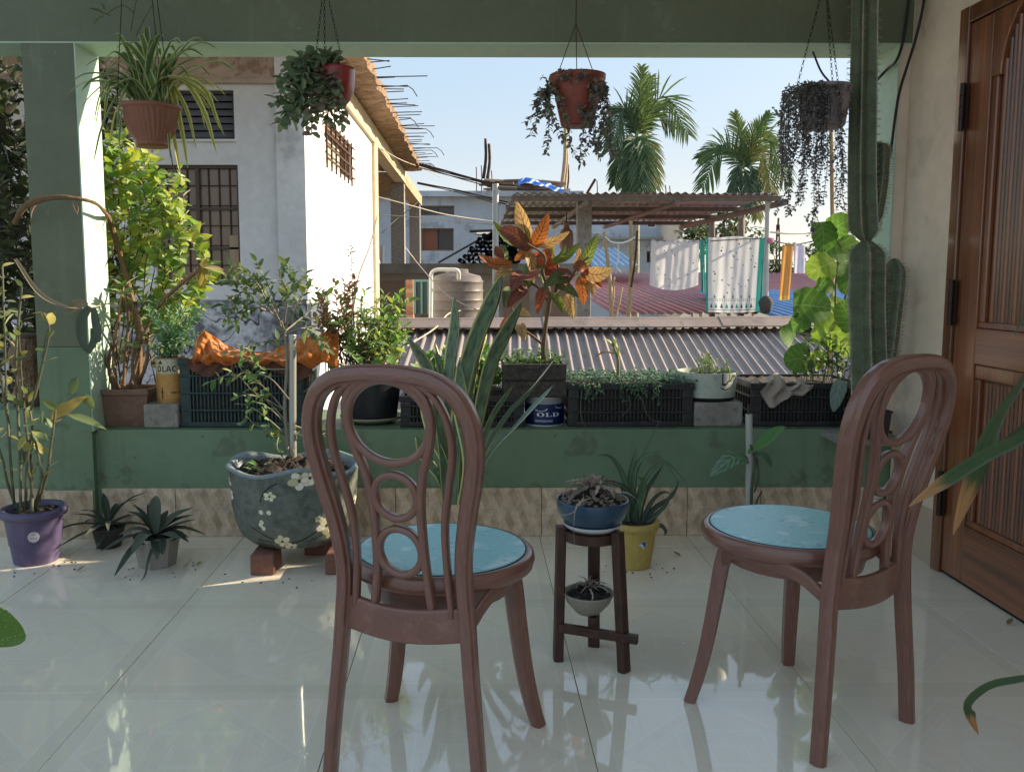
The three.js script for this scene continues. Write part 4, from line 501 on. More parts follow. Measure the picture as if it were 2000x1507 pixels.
{ // ---- aloe in the yellow pot
  const b = Fl(1243, 1116).add(V(0, 0, -0.075)), t = thing('potted_aloe', 'yellow pot of aloe with long arching toothed leaves', 'potted plant', b), q = rel(t), D = -b.z;
  mesh('pot', profilePot(0.066, 0.083, 0.172, 0.01, 0.028), std([1, 1, 1], 0.5, { map: mottle([0.46, 0.33, 0.08], { amt: 0.1, rep: 4, dirt: [0.38, 0.33, 0.2], dirtAmt: 0.5, dirtAt: 0.12 }) }), t); mesh('soil', soilTop(0.075, 0.15), soilM, t);
  decal(0.0795, 0.04, 0.04, 0.10, 0.3, canvasTex(128, 128, (g) => { g.clearRect(0, 0, 128, 128); g.fillStyle = '#c9ced2'; g.beginPath(); g.moveTo(4, 64); g.quadraticCurveTo(50, 50, 64, 4); g.quadraticCurveTo(80, 50, 124, 64); g.quadraticCurveTo(80, 80, 64, 124); g.quadraticCurveTo(50, 80, 4, 64); g.fill(); g.fillStyle = '#1b4f93'; g.beginPath(); g.arc(70, 62, 30, 0, 7); g.fill(); g.fillStyle = '#dfe6ea'; g.beginPath(); g.arc(54, 74, 13, 0, 7); g.fill(); }), t);
  const am = phys([1, 1, 1], 0.5, { map: mottle([0.085, 0.15, 0.075], { amt: 0.2, f: 5, rep: 6 }), clearcoat: 0.2 }), ad = phys([0.055, 0.085, 0.06], 0.55);
  const L = [[[1222, 1020], [1225, 960], [1210, 915], [1190, 890], [1165, 888], 12, 0], [[1240, 1020], [1236, 950], [1248, 900], [1280, 885], [1330, 945], 12, 0], [[1245, 1020], [1250, 960], [1270, 920], [1300, 902], [1345, 948], 11, 0], [[1236, 1000], [1238, 940], [1255, 890], [1275, 850], [1288, 820], 6, 0], [[1250, 1020], [1280, 990], [1310, 970], [1322, 950], [1325, 935], 9, 1], [[1240, 1030], [1235, 980], [1215, 950], [1190, 940], [1170, 935], 13, 1], [[1255, 1025], [1280, 1005], [1300, 985], [1310, 965], [1318, 955], 9, 1], [[1235, 1020], [1228, 960], [1232, 920], [1240, 890], [1243, 870], 13, 0], [[1245, 1020], [1262, 960], [1280, 930], [1290, 915], [1296, 905], 8, 1], [[1240, 1020], [1250, 980], [1258, 955], [1255, 938], [1246, 930], 15, 0], [[1225, 1020], [1205, 1000], [1190, 980], [1175, 975], [1160, 985], 10, 1], [[1260, 1030], [1290, 1025], [1300, 1035], [1300, 1040], [1298, 1045], 8, 1], [[1252, 1020], [1272, 980], [1286, 965], [1300, 960], [1312, 965], 8, 1], [[1230, 1025], [1222, 1000], [1218, 980], [1216, 960], [1214, 945], 14, 1]];
  L.forEach((l, i) => { const pts = l.slice(0, 5).map(([x, y], k) => q(x, y, D + ((i * 29) % 9 - 4) * 0.008 * k)); const w = l[5] / ppm(D) * 1.35; const g = blade(pts, w, { n: 14, up: V(0, 0.3, 1), fold: 0.5, thick: 0.006, shape: (u) => Math.pow(1 - u, 0.75) }); const lf = mesh('leaf', g, l[6] ? ad : am, t); const c = curvePts(pts, 22), th = []; for (let k = 2; k < 20; k++) for (const s of [-1, 1]) { const T = c[k + 1].clone().sub(c[k - 1]).normalize(), B = T.clone().cross(V(0, 0.3, 1)).normalize(), p = c[k].clone().addScaledVector(B, s * w / 2 * Math.pow(1 - k / 22, 0.75)); const cg = new THREE.ConeGeometry(0.0012, 0.005, 3); cg.applyQuaternion(new THREE.Quaternion().setFromUnitVectors(V(0, 1, 0), B.clone().multiplyScalar(s).addScaledVector(T, 0.4).normalize())); cg.translate(p.x, p.y, p.z); th.push(cg); } const tm = mesh('teeth', th, am, lf); tm.userData.kind = 'stuff'; });
}
{ // ---- swiss-cheese vine on a pole behind the second chair
  const f = Fl(1462, 1085), t = thing('potted_monstera', 'young holed-leaf climber tied to a white pipe stake in a dark pot', 'potted plant', V(P(1464, 900, -f.z + 0.09).x, 0, f.z - 0.09)), q = rel(t), D = -t.position.z;
  mesh('pot', profilePot(0.075, 0.09, 0.14, 0.008, 0.022), std([0.05, 0.05, 0.05], 0.6), t); mesh('soil', soilTop(0.082, 0.125), soilM, t);
  mesh('stake', tube([V(0.0, 0.12, 0), q(1464, 900, D), q(1463, 808, D)], 0.0135, 0.0135, 8, 12), std([0.42, 0.42, 0.38], 0.5), t);
  mesh('tie_stub', tube([q(1462, 812, D), q(1463, 790, D)], 0.006, 0.006, 4, 8), stemDark, t);
  mesh('stem', [tube([V(0.01, 0.12, 0.01), q(1470, 940, D - 0.02), q(1476, 900, D - 0.02), q(1466, 868, D - 0.02)], 0.006, 0.004, 12, 6, 0.2), tube([q(1474, 960, D - 0.015), q(1482, 930, D - 0.02), q(1477, 880, D - 0.02)], 0.004, 0.003, 10, 6), tube([V(0.02, 0.12, 0), q(1480, 975, D), q(1489, 958, D)], 0.004, 0.003, 8, 5)], std([0.07, 0.09, 0.05], 0.7), t);
  const holes = tex(128, (u, v) => { let o = 255; for (const s of [-1, 1]) for (let k = 0; k < 5; k++) { const x = (u - 0.5 - s * 0.21) / 0.13, y = (v - 0.2 - k * 0.145 - s * (u - 0.5 - s * 0.21) * 0.5) / 0.034; if (x * x + y * y < 1) o = 0; } return [o, o, o]; }, { srgb: false, h: 256 });
  const hm = new THREE.MeshPhysicalMaterial({ map: veinTex([0.07, 0.16, 0.08], [0.2, 0.32, 0.2], { side: 6, z: 12, w: 0.03 }), alphaMap: holes, alphaTest: 0.5, transparent: true, roughness: 0.4, side: THREE.DoubleSide, clearcoat: 0.4 });
  mesh('leaf', blade([q(1462, 898, D - 0.03), q(1435, 893, D - 0.05), q(1412, 908, D - 0.06), q(1386, 930, D - 0.06)], 0.066, { n: 12, up: V(0.1, 1, 0.9), shape: (u) => Math.pow(Math.sin(Math.PI * (0.1 + 0.9 * Math.pow(u, 0.8))), 0.7) }), hm, t);
  mesh('leaf', blade([q(1462, 885, D - 0.02), q(1490, 868, D - 0.03), q(1515, 845, D - 0.03), q(1534, 832, D - 0.03)], 0.05, { n: 12, up: V(0.3, 1, 0.4), fold: 0.5, shape: (u) => Math.pow(Math.sin(Math.PI * (0.08 + 0.92 * u)), 0.7) }), leafM([0.11, 0.26, 0.07], 0.3), t);
  mesh('leaf', blade([q(1475, 890, D - 0.03), q(1492, 888, D - 0.05), q(1503, 900, D - 0.06), q(1508, 912, D - 0.06)], 0.04, { n: 8, up: V(-0.3, 1, 0.4) }), leafM([0.06, 0.14, 0.06], 0.2), t);
}
{ // ---- croton
  const c = P(1064, 690, 3.66), t = thing('croton_shrub', 'croton shrub with long red, orange and green veined leaves', 'shrub', c), q = rel(t), D = 3.66;
  const trunk = [[[1062, 715], [1061, 680], [1068, 620], [1073, 590], [1071, 560]], [[1060, 672], [1035, 652], [1008, 635], [1000, 600]], [[1071, 595], [1085, 570], [1110, 550], [1132, 530]], [[1072, 565], [1060, 530], [1064, 500], [1030, 475]], [[1073, 590], [1050, 560], [1020, 545], [990, 520]], [[1085, 570], [1090, 520], [1080, 490], [1085, 470]], [[1110, 550], [1130, 520], [1150, 500]]];
  trunk.forEach((p, i) => mesh(i ? 'branch' : 'trunk', tube(p.map(([x, y], k) => q(x, y, D + (i % 3 - 1) * 0.03 * k)), i ? 0.007 : 0.011, i ? 0.004 : 0.008, 16, 7, 0.06), stemBrown, t));
  const mats = [veinTex([0.42, 0.09, 0.025], [0.12, 0.03, 0.02], { z: 1 }), veinTex([0.46, 0.13, 0.02], [0.06, 0.03, 0.01], { z: 2 }), veinTex([0.10, 0.17, 0.03], [0.42, 0.38, 0.06], { z: 3 }), veinTex([0.5, 0.33, 0.12], [0.22, 0.06, 0.03], { z: 4, side: 7 }), veinTex([0.17, 0.05, 0.035], [0.34, 0.1, 0.05], { z: 5 }), veinTex([0.09, 0.13, 0.04], [0.22, 0.22, 0.07], { z: 6 })].map((m, i) => leafM([1, 1, 1], i === 4 || i === 5 ? 0.18 : 0.42, { map: m }));
  const L = [ // base, tip, width px, material, bend
    [[1035, 487], [1010, 394], 30, 3, 4], [[1038, 485], [1071, 417], 26, 1, -6], [[1030, 478], [963, 432], 22, 2, -14], [[1033, 487], [976, 445], 32, 4, 8], [[1033, 480], [1029, 420], 12, 2, 0], [[1040, 478], [1112, 452], 18, 3, -8], [[1030, 490], [1043, 552], 24, 3, 8], [[1000, 515], [935, 497], 26, 1, -10], [[985, 515], [968, 480], 22, 4, 0], [[990, 512], [975, 482], 16, 2, 10],
    [[1075, 510], [1073, 465], 16, 2, 0], [[1078, 512], [1132, 474], 18, 2, -6], [[1085, 515], [1105, 478], 14, 2, 0], [[1075, 520], [1040, 500], 28, 0, 6], [[1070, 522], [1085, 500], 26, 0, 0], [[1135, 530], [1168, 456], 20, 2, 4], [[1130, 528], [1132, 484], 18, 3, 0], [[1140, 530], [1196, 525], 30, 3, -8], [[1135, 535], [1175, 562], 24, 1, 8], [[1132, 540], [1140, 595], 24, 1, 10], [[1120, 540], [1075, 548], 26, 4, 10],
    [[1110, 545], [1060, 565], 22, 5, 12], [[1065, 560], [1050, 612], 22, 0, 8], [[1040, 550], [1000, 580], 22, 5, 6], [[1085, 555], [1130, 580], 20, 5, 6], [[1030, 560], [990, 600], 24, 4, 8], [[1105, 575], [1120, 622], 24, 3, 6], [[1020, 530], [1000, 568], 26, 4, 4], [[1050, 525], [1020, 545], 24, 0, -6], [[1095, 530], [1112, 556], 24, 0, 0], [[1012, 632], [1025, 664], 20, 3, 4], [[1005, 625], [975, 640], 18, 4, 6], [[1000, 610], [1035, 616], 18, 3, 6], [[1050, 500], [1078, 486], 24, 1, -4], [[1045, 500], [1005, 508], 26, 1, 6], [[1000, 530], [965, 548], 22, 3, 8], [[1120, 520], [1150, 538], 24, 0, 8], [[1060, 535], [1092, 548], 26, 4, 8], [[1040, 520], [1062, 552], 22, 5, 8], [[1015, 520], [1035, 560], 22, 5, 6], [[1075, 575], [1100, 610], 16, 2, 8], [[995, 560], [985, 600], 18, 5, 6], [[1145, 545], [1160, 575], 20, 3, 4]];
  reseed(17); L.forEach(([a, e, w, m, bend], i) => { const dz = rr(-0.1, 0.1), A = q(a[0], a[1], D + dz * 0.4), E = q(e[0], e[1], D + dz * 0.4 + rr(-0.09, 0.05)), mid = A.clone().lerp(E, 0.5).add(V(0, -bend / ppm(D) * -1, rr(0.0, 0.03))); mesh('leaf', blade([A, mid, E], w / ppm(D) * 1.05, { n: 10, up: V(rr(-0.6, 0.6), rr(0.2, 0.8), 1), fold: rr(0.1, 0.45), twist: rr(-0.5, 0.5), shape: (u) => Math.pow(Math.sin(Math.PI * (0.05 + 0.93 * Math.pow(u, 0.85))), 0.75) }), mats[m], t); });
}
function seedlings(name, label, px0, px1, y0, D, depth, n, hgt, geos, mats, sd, { top = 0, cat = 'seedlings' } = {}) { reseed(sd); const c = P((px0 + px1) / 2, y0, D), t = thing(name, label, cat, c), w = (px1 - px0) / ppm(D), list = [], st = []; for (let i = 0; i < n; i++) { const b = V(rr(-w / 2, w / 2), -0.01, rr(-depth, 0)), h = rr(hgt[0], hgt[1]), e = b.clone().add(V(rr(-0.03, 0.03), h, rr(-0.03, 0.03))), pts = [b, b.clone().lerp(e, 0.5), e]; st.push(tube(pts, 0.0016, 0.001, 4, 4)); along(list, pts, { step: 0.018, start: 0.35, geos, mats, size: [0.7, 1.3], up: 0.2 }); } mesh('stems', st, stemGreen, t); addLeaves(t, list, { max: 140 }); return t; }
{
  const round = (t) => Math.pow(Math.sin(Math.PI * Math.pow(t, 0.85)), 0.55);
  seedlings('lettuce_seedlings', 'bright green broad seedlings sprouting behind the snake plant', 815, 985, 772, 3.66, 0.12, 46, [0.06, 0.19], [leafGeo(0.06, 0.05, { shape: round }), leafGeo(0.045, 0.04, { shape: round })], [leafM([0.14, 0.32, 0.05], 0.5), leafM([0.20, 0.38, 0.06], 0.5)], 51);
  seedlings('cress_seedlings', 'fine green seedlings carpeting the dark planter box', 988, 1102, 712, 3.6, 0.2, 110, [0.012, 0.06], [leafGeo(0.016, 0.011, { shape: round }), leafGeo(0.02, 0.012)], [leafM([0.09, 0.2, 0.05]), leafM([0.15, 0.28, 0.05])], 52);
  // weedy yellow shoot
  const c = P(1206, 737, 3.62), t = thing('canna_shoot', 'single yellowing shoot rising out of the sedum crate', 'plant', c), q = rel(t);
  mesh('stem', tube([q(1207, 745, 3.62), q(1207, 700, 3.62), q(1200, 680, 3.62), q(1198, 668, 3.62)], 0.007, 0.004, 8, 6), std([0.20, 0.18, 0.06], 0.7), t);
  for (const [a, e, w, col] of [[[1200, 680], [1176, 662], 9, [0.4, 0.38, 0.05]], [[1200, 690], [1160, 698], 9, [0.4, 0.14, 0.05]], [[1200, 676], [1207, 660], 7, [0.25, 0.3, 0.06]], [[1206, 700], [1210, 672], 7, [0.2, 0.28, 0.06]]]) { const A = q(a[0], a[1], 3.62), E = q(e[0], e[1], 3.6); mesh('leaf', blade([A, A.clone().lerp(E, 0.5).add(V(0, 0.015, 0)), E], w / ppm(3.62), { n: 8, up: V(0, 1, 0.6) }), leafM(col), t); }
}
{ // ---- sedum mat trailing over crate C
  const [cx, cy, cz, w, d] = crateC.userData.top, t = thing('sedum_mat', 'blue-green sedum mat trailing over the front of the black crate', 'ground cover', V(cx, cy, cz)); reseed(61);
  const g = [leafGeo(0.014, 0.008, { n: 2 }), leafGeo(0.018, 0.009, { n: 2 })], m = [leafM([0.09, 0.20, 0.11], 0.25), leafM([0.14, 0.28, 0.15], 0.25), leafM([0.06, 0.14, 0.07], 0.25)], list = [], st = [];
  for (let i = 0; i < 1500; i++) { const x = rr(-w / 2, w / 2 + 0.03), z = rr(-d / 2, d / 2 + 0.012), p = V(x, rr(-0.012, 0.022), z); for (let k = 0; k < 3; k++) { const a = rr(0, 6.28); list.push({ g: pick(g), m: pick(m), M: aim(p, V(Math.cos(a), rr(0.1, 0.9), Math.sin(a)), V(0, 1, 0), rr(0.7, 1.3)) }); } }
  for (const [px, len] of [[1140, 0.05], [1148, 0.075], [1160, 0.06], [1152, 0.03], [1213, 0.075], [1225, 0.03], [1235, 0.05], [1243, 0.055], [1255, 0.045], [1262, 0.04], [1272, 0.06], [1280, 0.075], [1283, 0.05], [1230, 0.03], [1170, 0.03], [1250, 0.03]]) { const x = P(px, 760, DL).x - cx, a = V(x, 0.005, d / 2 - 0.01), pts = [a, V(x + rr(-0.005, 0.005), -0.005, d / 2 + 0.022), V(x + rr(-0.012, 0.012), -len * 0.6, d / 2 + 0.02), V(x + rr(-0.015, 0.02), -len, d / 2 + 0.024)]; st.push(tube(pts, 0.0012, 0.001, 8, 4)); along(list, pts, { step: 0.006, geos: g, mats: m, start: 0.1, up: 0.1, droop: 0.2 }); }
  for (const p of [[[1137, 760], [1134, 800], [1142, 830], [1160, 845]], [[1228, 770], [1230, 795], [1215, 812]], [[1254, 775], [1262, 805], [1275, 820], [1290, 822]]]) st.push(tube(p.map(([x, y]) => P(x, y, DL - 0.02).sub(t.position)), 0.0012, 0.001, 14, 4));
  mesh('runners', st, std([0.2, 0.2, 0.11], 0.8), t); list.reverse(); addLeaves(t, list, { max: 200 });
}
{ // ---- large-leaved gourd plant on crate D
  const c = P(1620, 745, 3.7), t = thing('gourd_plant', 'big round-leaved translucent green plant behind the cactus', 'plant', c), q = rel(t), D = 3.72;
  const gm = [leafM([1, 1, 1], 0.5, { map: veinTex([0.11, 0.24, 0.03], [0.2, 0.34, 0.08], { side: 5, z: 8, w: 0.04 }) }), leafM([1, 1, 1], 0.55, { map: veinTex([0.27, 0.42, 0.045], [0.4, 0.52, 0.13], { side: 5, z: 9, w: 0.04 }) })];
  const stems = [[[1640, 745], [1634, 690], [1632, 600], [1634, 540], [1650, 440]], [[1634, 640], [1655, 560], [1650, 500], [1618, 440]], [[1645, 700], [1600, 660], [1560, 650]], [[1650, 720], [1610, 700], [1575, 700]]];
  mesh('stems', stems.map((s) => tube(s.map(([x, y], i) => q(x, y, D + 0.01 * i)), 0.006, 0.003, 14, 6)), stemGreen, t);
  const shape = (u) => Math.pow(Math.sin(Math.PI * (0.14 + 0.84 * u)), 0.45);
  reseed(71); const L = [[1606, 462, 58, 0], [1640, 440, 50, 0], [1650, 492, 72, 0], [1604, 522, 64, 1], [1655, 545, 58, 0], [1612, 560, 36, 0], [1586, 598, 76, 0], [1618, 645, 66, 1], [1536, 655, 46, 0], [1558, 700, 62, 0], [1560, 632, 40, 0], [1655, 615, 60, 0], [1652, 668, 52, 1], [1600, 700, 40, 1], [1630, 600, 44, 1]];
  L.forEach(([x, y, s, m], i) => { const a = rr(0, 6.28), sz = s / ppm(D), ctr = q(x, y, D + rr(-0.07, 0.07)), d = V(Math.cos(a), Math.sin(a) * 0.8 - 0.3, rr(-0.15, 0.4)).normalize(), up = V(rr(-0.4, 0.4), rr(0.1, 0.6), 1); const pts = [ctr.clone().addScaledVector(d, -sz * 0.5), ctr.clone().addScaledVector(up, 0.012), ctr.clone().addScaledVector(d, sz * 0.5)]; mesh('leaf', blade(pts, sz * 0.95, { n: 12, up, fold: 0.16, shape: (u) => shape(u) * (1 + 0.06 * Math.sin(u * 26 + i)) }), gm[m], t); });
  seedlings('weed_tuft', 'tuft of small leafy weeds at the foot of the round-leaved plant', 1565, 1680, 742, 3.6, 0.12, 40, [0.06, 0.2], [leafGeo(0.028, 0.012), leafGeo(0.035, 0.015)], [leafM([0.06, 0.13, 0.03]), leafM([0.18, 0.26, 0.06])], 53, { cat: 'weeds' });
  const p = P(1634, 770, 3.5), tt = thing('caladium_leaf', 'pale heart-shaped caladium leaf hanging in front of the black crate', 'leaf', p), qq = rel(tt);
  mesh('stalk', tube([qq(1650, 735, 3.56), qq(1642, 745, 3.52), qq(1640, 752, 3.505)], 0.003, 0.003, 8, 5), stemGreen, tt);
  mesh('leaf', blade([qq(1645, 742, 3.5), qq(1636, 765, 3.495), qq(1628, 803, 3.49)], 34 / ppm(3.5), { n: 12, up: V(0.2, 0.1, 1), fold: 0.12, shape: (u) => Math.pow(Math.sin(Math.PI * (0.16 + 0.83 * u)), 0.6) }), leafM([1, 1, 1], 0.3, { map: veinTex([0.3, 0.42, 0.36], [0.5, 0.58, 0.5], { side: 4, blot: 0.15 }) }), tt);
}
{ // ---- column cactus at the right of the opening
  const D = 3.33, base = P(1698, 752, D), t = thing('column_cactus', 'tall ribbed column cactus rising from the ledge in front of the beam', 'cactus', V(base.x, LEDGE, -D)), q = rel(t);
  const cm = std([1, 1, 1], 0.6, { map: tex(256, (u, v) => { const n = 1 + 0.5 * tnoise(u, v, 6, 3) + 0.3 * tnoise(u, v, 40, 6, 2), rb = Math.abs(((u * 5) % 1) - 0.5) * 2, k = smooth(rb, 0.86, 0.99), a = smooth(tnoise(u, v, 10, 9), 0.1, 0.4) * 0.5; return [toS(clamp(lerp(lerp(0.10, 0.165, a), 0.4, k) * n, 0, 1)), toS(clamp(lerp(lerp(0.125, 0.165, a), 0.4, k) * n, 0, 1)), toS(clamp(lerp(lerp(0.07, 0.1, a), 0.3, k) * n, 0, 1))]; }), bumpMap: bumpNoise, bumpScale: 0.002 });
  const sp = std([0.34, 0.29, 0.2], 0.6);
  const seg = (pts, rad, turn, name = 'stem_segment') => { // five-ribbed column
    const n = 44, c = curvePts(pts, n), pos = [], uv = [], idx = [], sides = 40, spines = [];
    for (let i = 0; i <= n; i++) { const r = rad(i / n); for (let k = 0; k <= sides; k++) { const a = k / sides * Math.PI * 2, s = Math.abs(((k / sides * 5) % 1) - 0.5) * 2, f = 0.5 + 0.5 * Math.pow(s, 1.7), T = a + turn; pos.push(c[i].x + Math.cos(T) * r * f, c[i].y, c[i].z + Math.sin(T) * r * f); uv.push(k / sides, i / n * 3); } if (i % 1 === 0 && i > 1 && i < n - 1) for (let k = 0; k < 5; k++) { const T = k / 5 * Math.PI * 2 + turn, p = V(c[i].x + Math.cos(T) * r, c[i].y, c[i].z + Math.sin(T) * r); { const ar = new THREE.IcosahedronGeometry(0.0022, 0); ar.translate(p.x, p.y, p.z); spines.push(ar); } for (let m = 0; m < 5; m++) { const d = V(Math.cos(T + rr(-0.9, 0.9)), rr(-0.6, 0.7), Math.sin(T + rr(-0.9, 0.9))).normalize(); spines.push(rod(p, p.clone().addScaledVector(d, rr(0.008, 0.018)), 0.0006, 3)); } } }
    for (let i = 0; i < n; i++) for (let k = 0; k < sides; k++) { const a = i * (sides + 1) + k; idx.push(a, a + sides + 1, a + 1, a + 1, a + sides + 1, a + sides + 2); }
    const g = new THREE.BufferGeometry(); g.setAttribute('position', new THREE.Float32BufferAttribute(pos, 3)); g.setAttribute('uv', new THREE.Float32BufferAttribute(uv, 2)); g.setIndex(idx); g.computeVertexNormals(); const o = mesh(name, g, cm, t); mesh('spines', spines, sp, o).userData.kind = 'stuff'; };
  reseed(81); const k = 1 / ppm(D);
  seg([q(1696, 770, D), q(1694, 690, D), q(1691, 590, D), q(1692, 520, D), q(1692, 468, D)], (u) => k * (u > 0.86 ? lerp(35, 8, Math.pow((u - 0.86) / 0.14, 1.6)) : 36), 0.5);
  seg([q(1692, 472, D), q(1688, 430, D), q(1686, 330, D), q(1688, 200, D), q(1690, 90, D - 0.02), q(1692, -60, D - 0.03)], (u) => k * (u < 0.12 ? lerp(9, 30, u / 0.12) : lerp(30, 24, u)), 0.9);
  seg([q(1692, 465, D), q(1702, 420, D), q(1712, 360, D + 0.01), q(1716, 300, D + 0.01), q(1716, 276, D + 0.01)], (u) => k * (u < 0.25 ? lerp(5, 22, u / 0.25) : u > 0.85 ? lerp(21, 4, Math.pow((u - 0.85) / 0.15, 2)) : 22), 0.2, 'arm');
  seg([q(1716, 725, D), q(1728, 690, D), q(1737, 620, D), q(1744, 560, D), q(1748, 504, D)], (u) => k * (u < 0.15 ? lerp(12, 24, u / 0.15) : u > 0.85 ? lerp(24, 5, Math.pow((u - 0.85) / 0.15, 2)) : 24), 0.1, 'arm');
  mesh('pot', lathe([[0, 0.0], [0.075, 0], [0.085, 0.09], [0.09, 0.1], [0.08, 0.098], [0.07, 0.02]], 28), std([0.03, 0.026, 0.024], 0.6), t); mesh('soil', soilTop(0.08, 0.09), soilM, t);
  const sh = mesh('cactus_shelf', box(0.24, 0.03, 0.2, 0, -0.015, 0, 0.004), concreteM); sh.position.set(base.x, LEDGE - 0.001, -3.385); tag(sh, 'short concrete shelf under the column cactus', 'shelf');
}

// ================================================================ HANGING BASKETS
function chainLinks(a, b, L = 0.016, r = 0.0011) { const n = Math.round(a.distanceTo(b) / (L * 0.8)), gs = [], d = b.clone().sub(a).normalize(); for (let i = 0; i < n; i++) { const g = new THREE.TorusGeometry(L / 2, r, 4, 8); g.scale(0.55, 1, 1); if (i % 2) g.rotateY(Math.PI / 2); g.applyQuaternion(new THREE.Quaternion().setFromUnitVectors(V(0, 1, 0), d)); const p = a.clone().lerp(b, (i + 0.5) / n); g.translate(p.x, p.y, p.z); gs.push(g); } return gs; }
const DH = 3.30, ironM = std([0.03, 0.026, 0.022], 0.6, { metalness: 0.5 }), CEIL = 2.75;
{ // ---- spider plant
  const c = P(297, 287, DH), t = thing('hanging_spider_plant', 'hanging brown fluted pot with a bushy striped spider plant', 'hanging plant', c), q = rel(t);
  const prof = [[0.0, 0.0], [0.064, 0.0], [0.066, 0.012], [0.064, 0.018], [0.085, 0.05], [0.102, 0.095], [0.110, 0.135], [0.122, 0.138], [0.124, 0.147], [0.12, 0.153], [0.106, 0.151], [0.1, 0.12]];
  const g = lathe(prof, 96), p = g.attributes.position; for (let i = 0; i < p.count; i++) { const y = p.getY(i), a = Math.atan2(p.getX(i), p.getZ(i)), r = Math.hypot(p.getX(i), p.getZ(i)); if (y > 0.02 && y < 0.125 && r > 0.07) { const k = 1 + 0.036 * (Math.sin(a * 32) > 0 ? 1 : -0.6); p.setX(i, p.getX(i) * k); p.setZ(i, p.getZ(i) * k); } } g.computeVertexNormals();
  g.scale(0.9, 0.98, 0.9); mesh('pot', g, std([1, 1, 1], 0.5, { map: mottle([0.25, 0.10, 0.062], { amt: 0.1, rep: 4 }) }), t); mesh('soil', soilTop(0.094, 0.138), soilM, t);
  const hook = V(-0.02, CEIL - c.y, 0.02); mesh('hanger', [0, 1, 2].map((i) => { const a = i * 2.09 + 0.6; return rod(V(Math.cos(a) * 0.115, 0.145, Math.sin(a) * 0.115), hook, 0.0016, 4); }), ironM, t);
  const vm = [stripes([0.12, 0.21, 0.05], [0.52, 0.55, 0.2], 0.6, 2), stripes([0.09, 0.16, 0.05], [0.4, 0.44, 0.18], 0.64, 4), stripes([0.3, 0.32, 0.06], [0.66, 0.6, 0.18], 0.5, 6)].map((m) => leafM([1, 1, 1], 0.38, { map: m }));
  const tips = [[165, 130, 1], [135, 165, 1], [155, 210, 0], [180, 262, 0], [178, 320, 1], [185, 240, 0], [200, 230, 0], [215, 75, 0], [250, 95, 1], [285, 60, 1], [262, 110, 1], [315, 90, 0], [355, 85, 0], [405, 85, 0], [424, 95, 0], [460, 137, 0], [440, 165, 2], [430, 200, 2], [425, 250, 2], [440, 265, 2], [425, 300, 2], [400, 250, 2], [365, 330, 2], [355, 345, 2], [335, 310, 0], [425, 130, 0], [335, 120, 0], [235, 300, 1], [215, 290, 2], [225, 265, 1], [300, 125, 1], [380, 120, 0], [240, 150, 1], [205, 180, 2], [215, 135, 0], [190, 155, 1], [395, 170, 2], [410, 215, 2], [372, 150, 0], [270, 140, 1], [130, 190, 0], [440, 188, 2], [380, 290, 2], [258, 240, 0], [345, 270, 0], [245, 118, 1], [325, 75, 1], [228, 95, 0], [270, 78, 0], [298, 85, 1], [340, 100, 0], [372, 98, 0], [395, 110, 0], [208, 110, 1], [185, 185, 0], [412, 148, 0], [160, 178, 1], [195, 205, 0], [420, 175, 2], [405, 195, 2], [232, 118, 1], [312, 108, 0]];
  reseed(91); tips.forEach(([x, y, m], i) => { const s = q(rr(268, 322), rr(203, 208), DH + rr(-0.05, 0.05)), e = q(x + rr(-4, 4), y, DH + rr(-0.16, 0.16)), dx = e.x - s.x, down = e.y < 0.12; const m1 = s.clone().add(V(dx * 0.35, Math.max(0.09, (e.y - s.y) * 0.55 + (down ? 0.10 : 0.04)), (e.z - s.z) * 0.35)), m2 = s.clone().add(V(dx * 0.78, (e.y - s.y) * 0.85 + (down ? 0.13 : 0.05), (e.z - s.z) * 0.75)); mesh('leaf', blade([s, m1, m2, e], rr(0.024, 0.038), { n: 14, up: V(rr(-0.3, 0.3), 1, rr(0.2, 0.8)), fold: 0.4, shape: (u) => Math.min(1, 0.6 + u * 2) * Math.pow(1 - u, 0.5) }), vm[m], t); });
  // dangling aerial shoots against the beam
  const st = [[[255, 60], [262, 20], [268, -10]], [[262, 25], [240, 10], [205, 28]], [[265, 70], [285, 30], [300, 5]], [[175, 15], [195, 22], [215, 30]]]; mesh('runner', st.map((s) => tube(s.map(([x, y]) => q(x, y, DH)), 0.0015, 0.001, 8, 4)), stemDark, t);
  for (const [a, b] of [[[203, 30], [184, 45]], [[200, 25], [178, 16]], [[205, 20], [196, 6]], [[192, 38], [182, 50]]]) mesh('leaf', blade([q(a[0], a[1], DH), q((a[0] + b[0]) / 2, (a[1] + b[1]) / 2 - 4, DH), q(b[0], b[1], DH)], 0.012, { n: 5, up: V(0.2, 0.2, 1) }), leafM([0.12, 0.14, 0.06], 0.3), t);
}
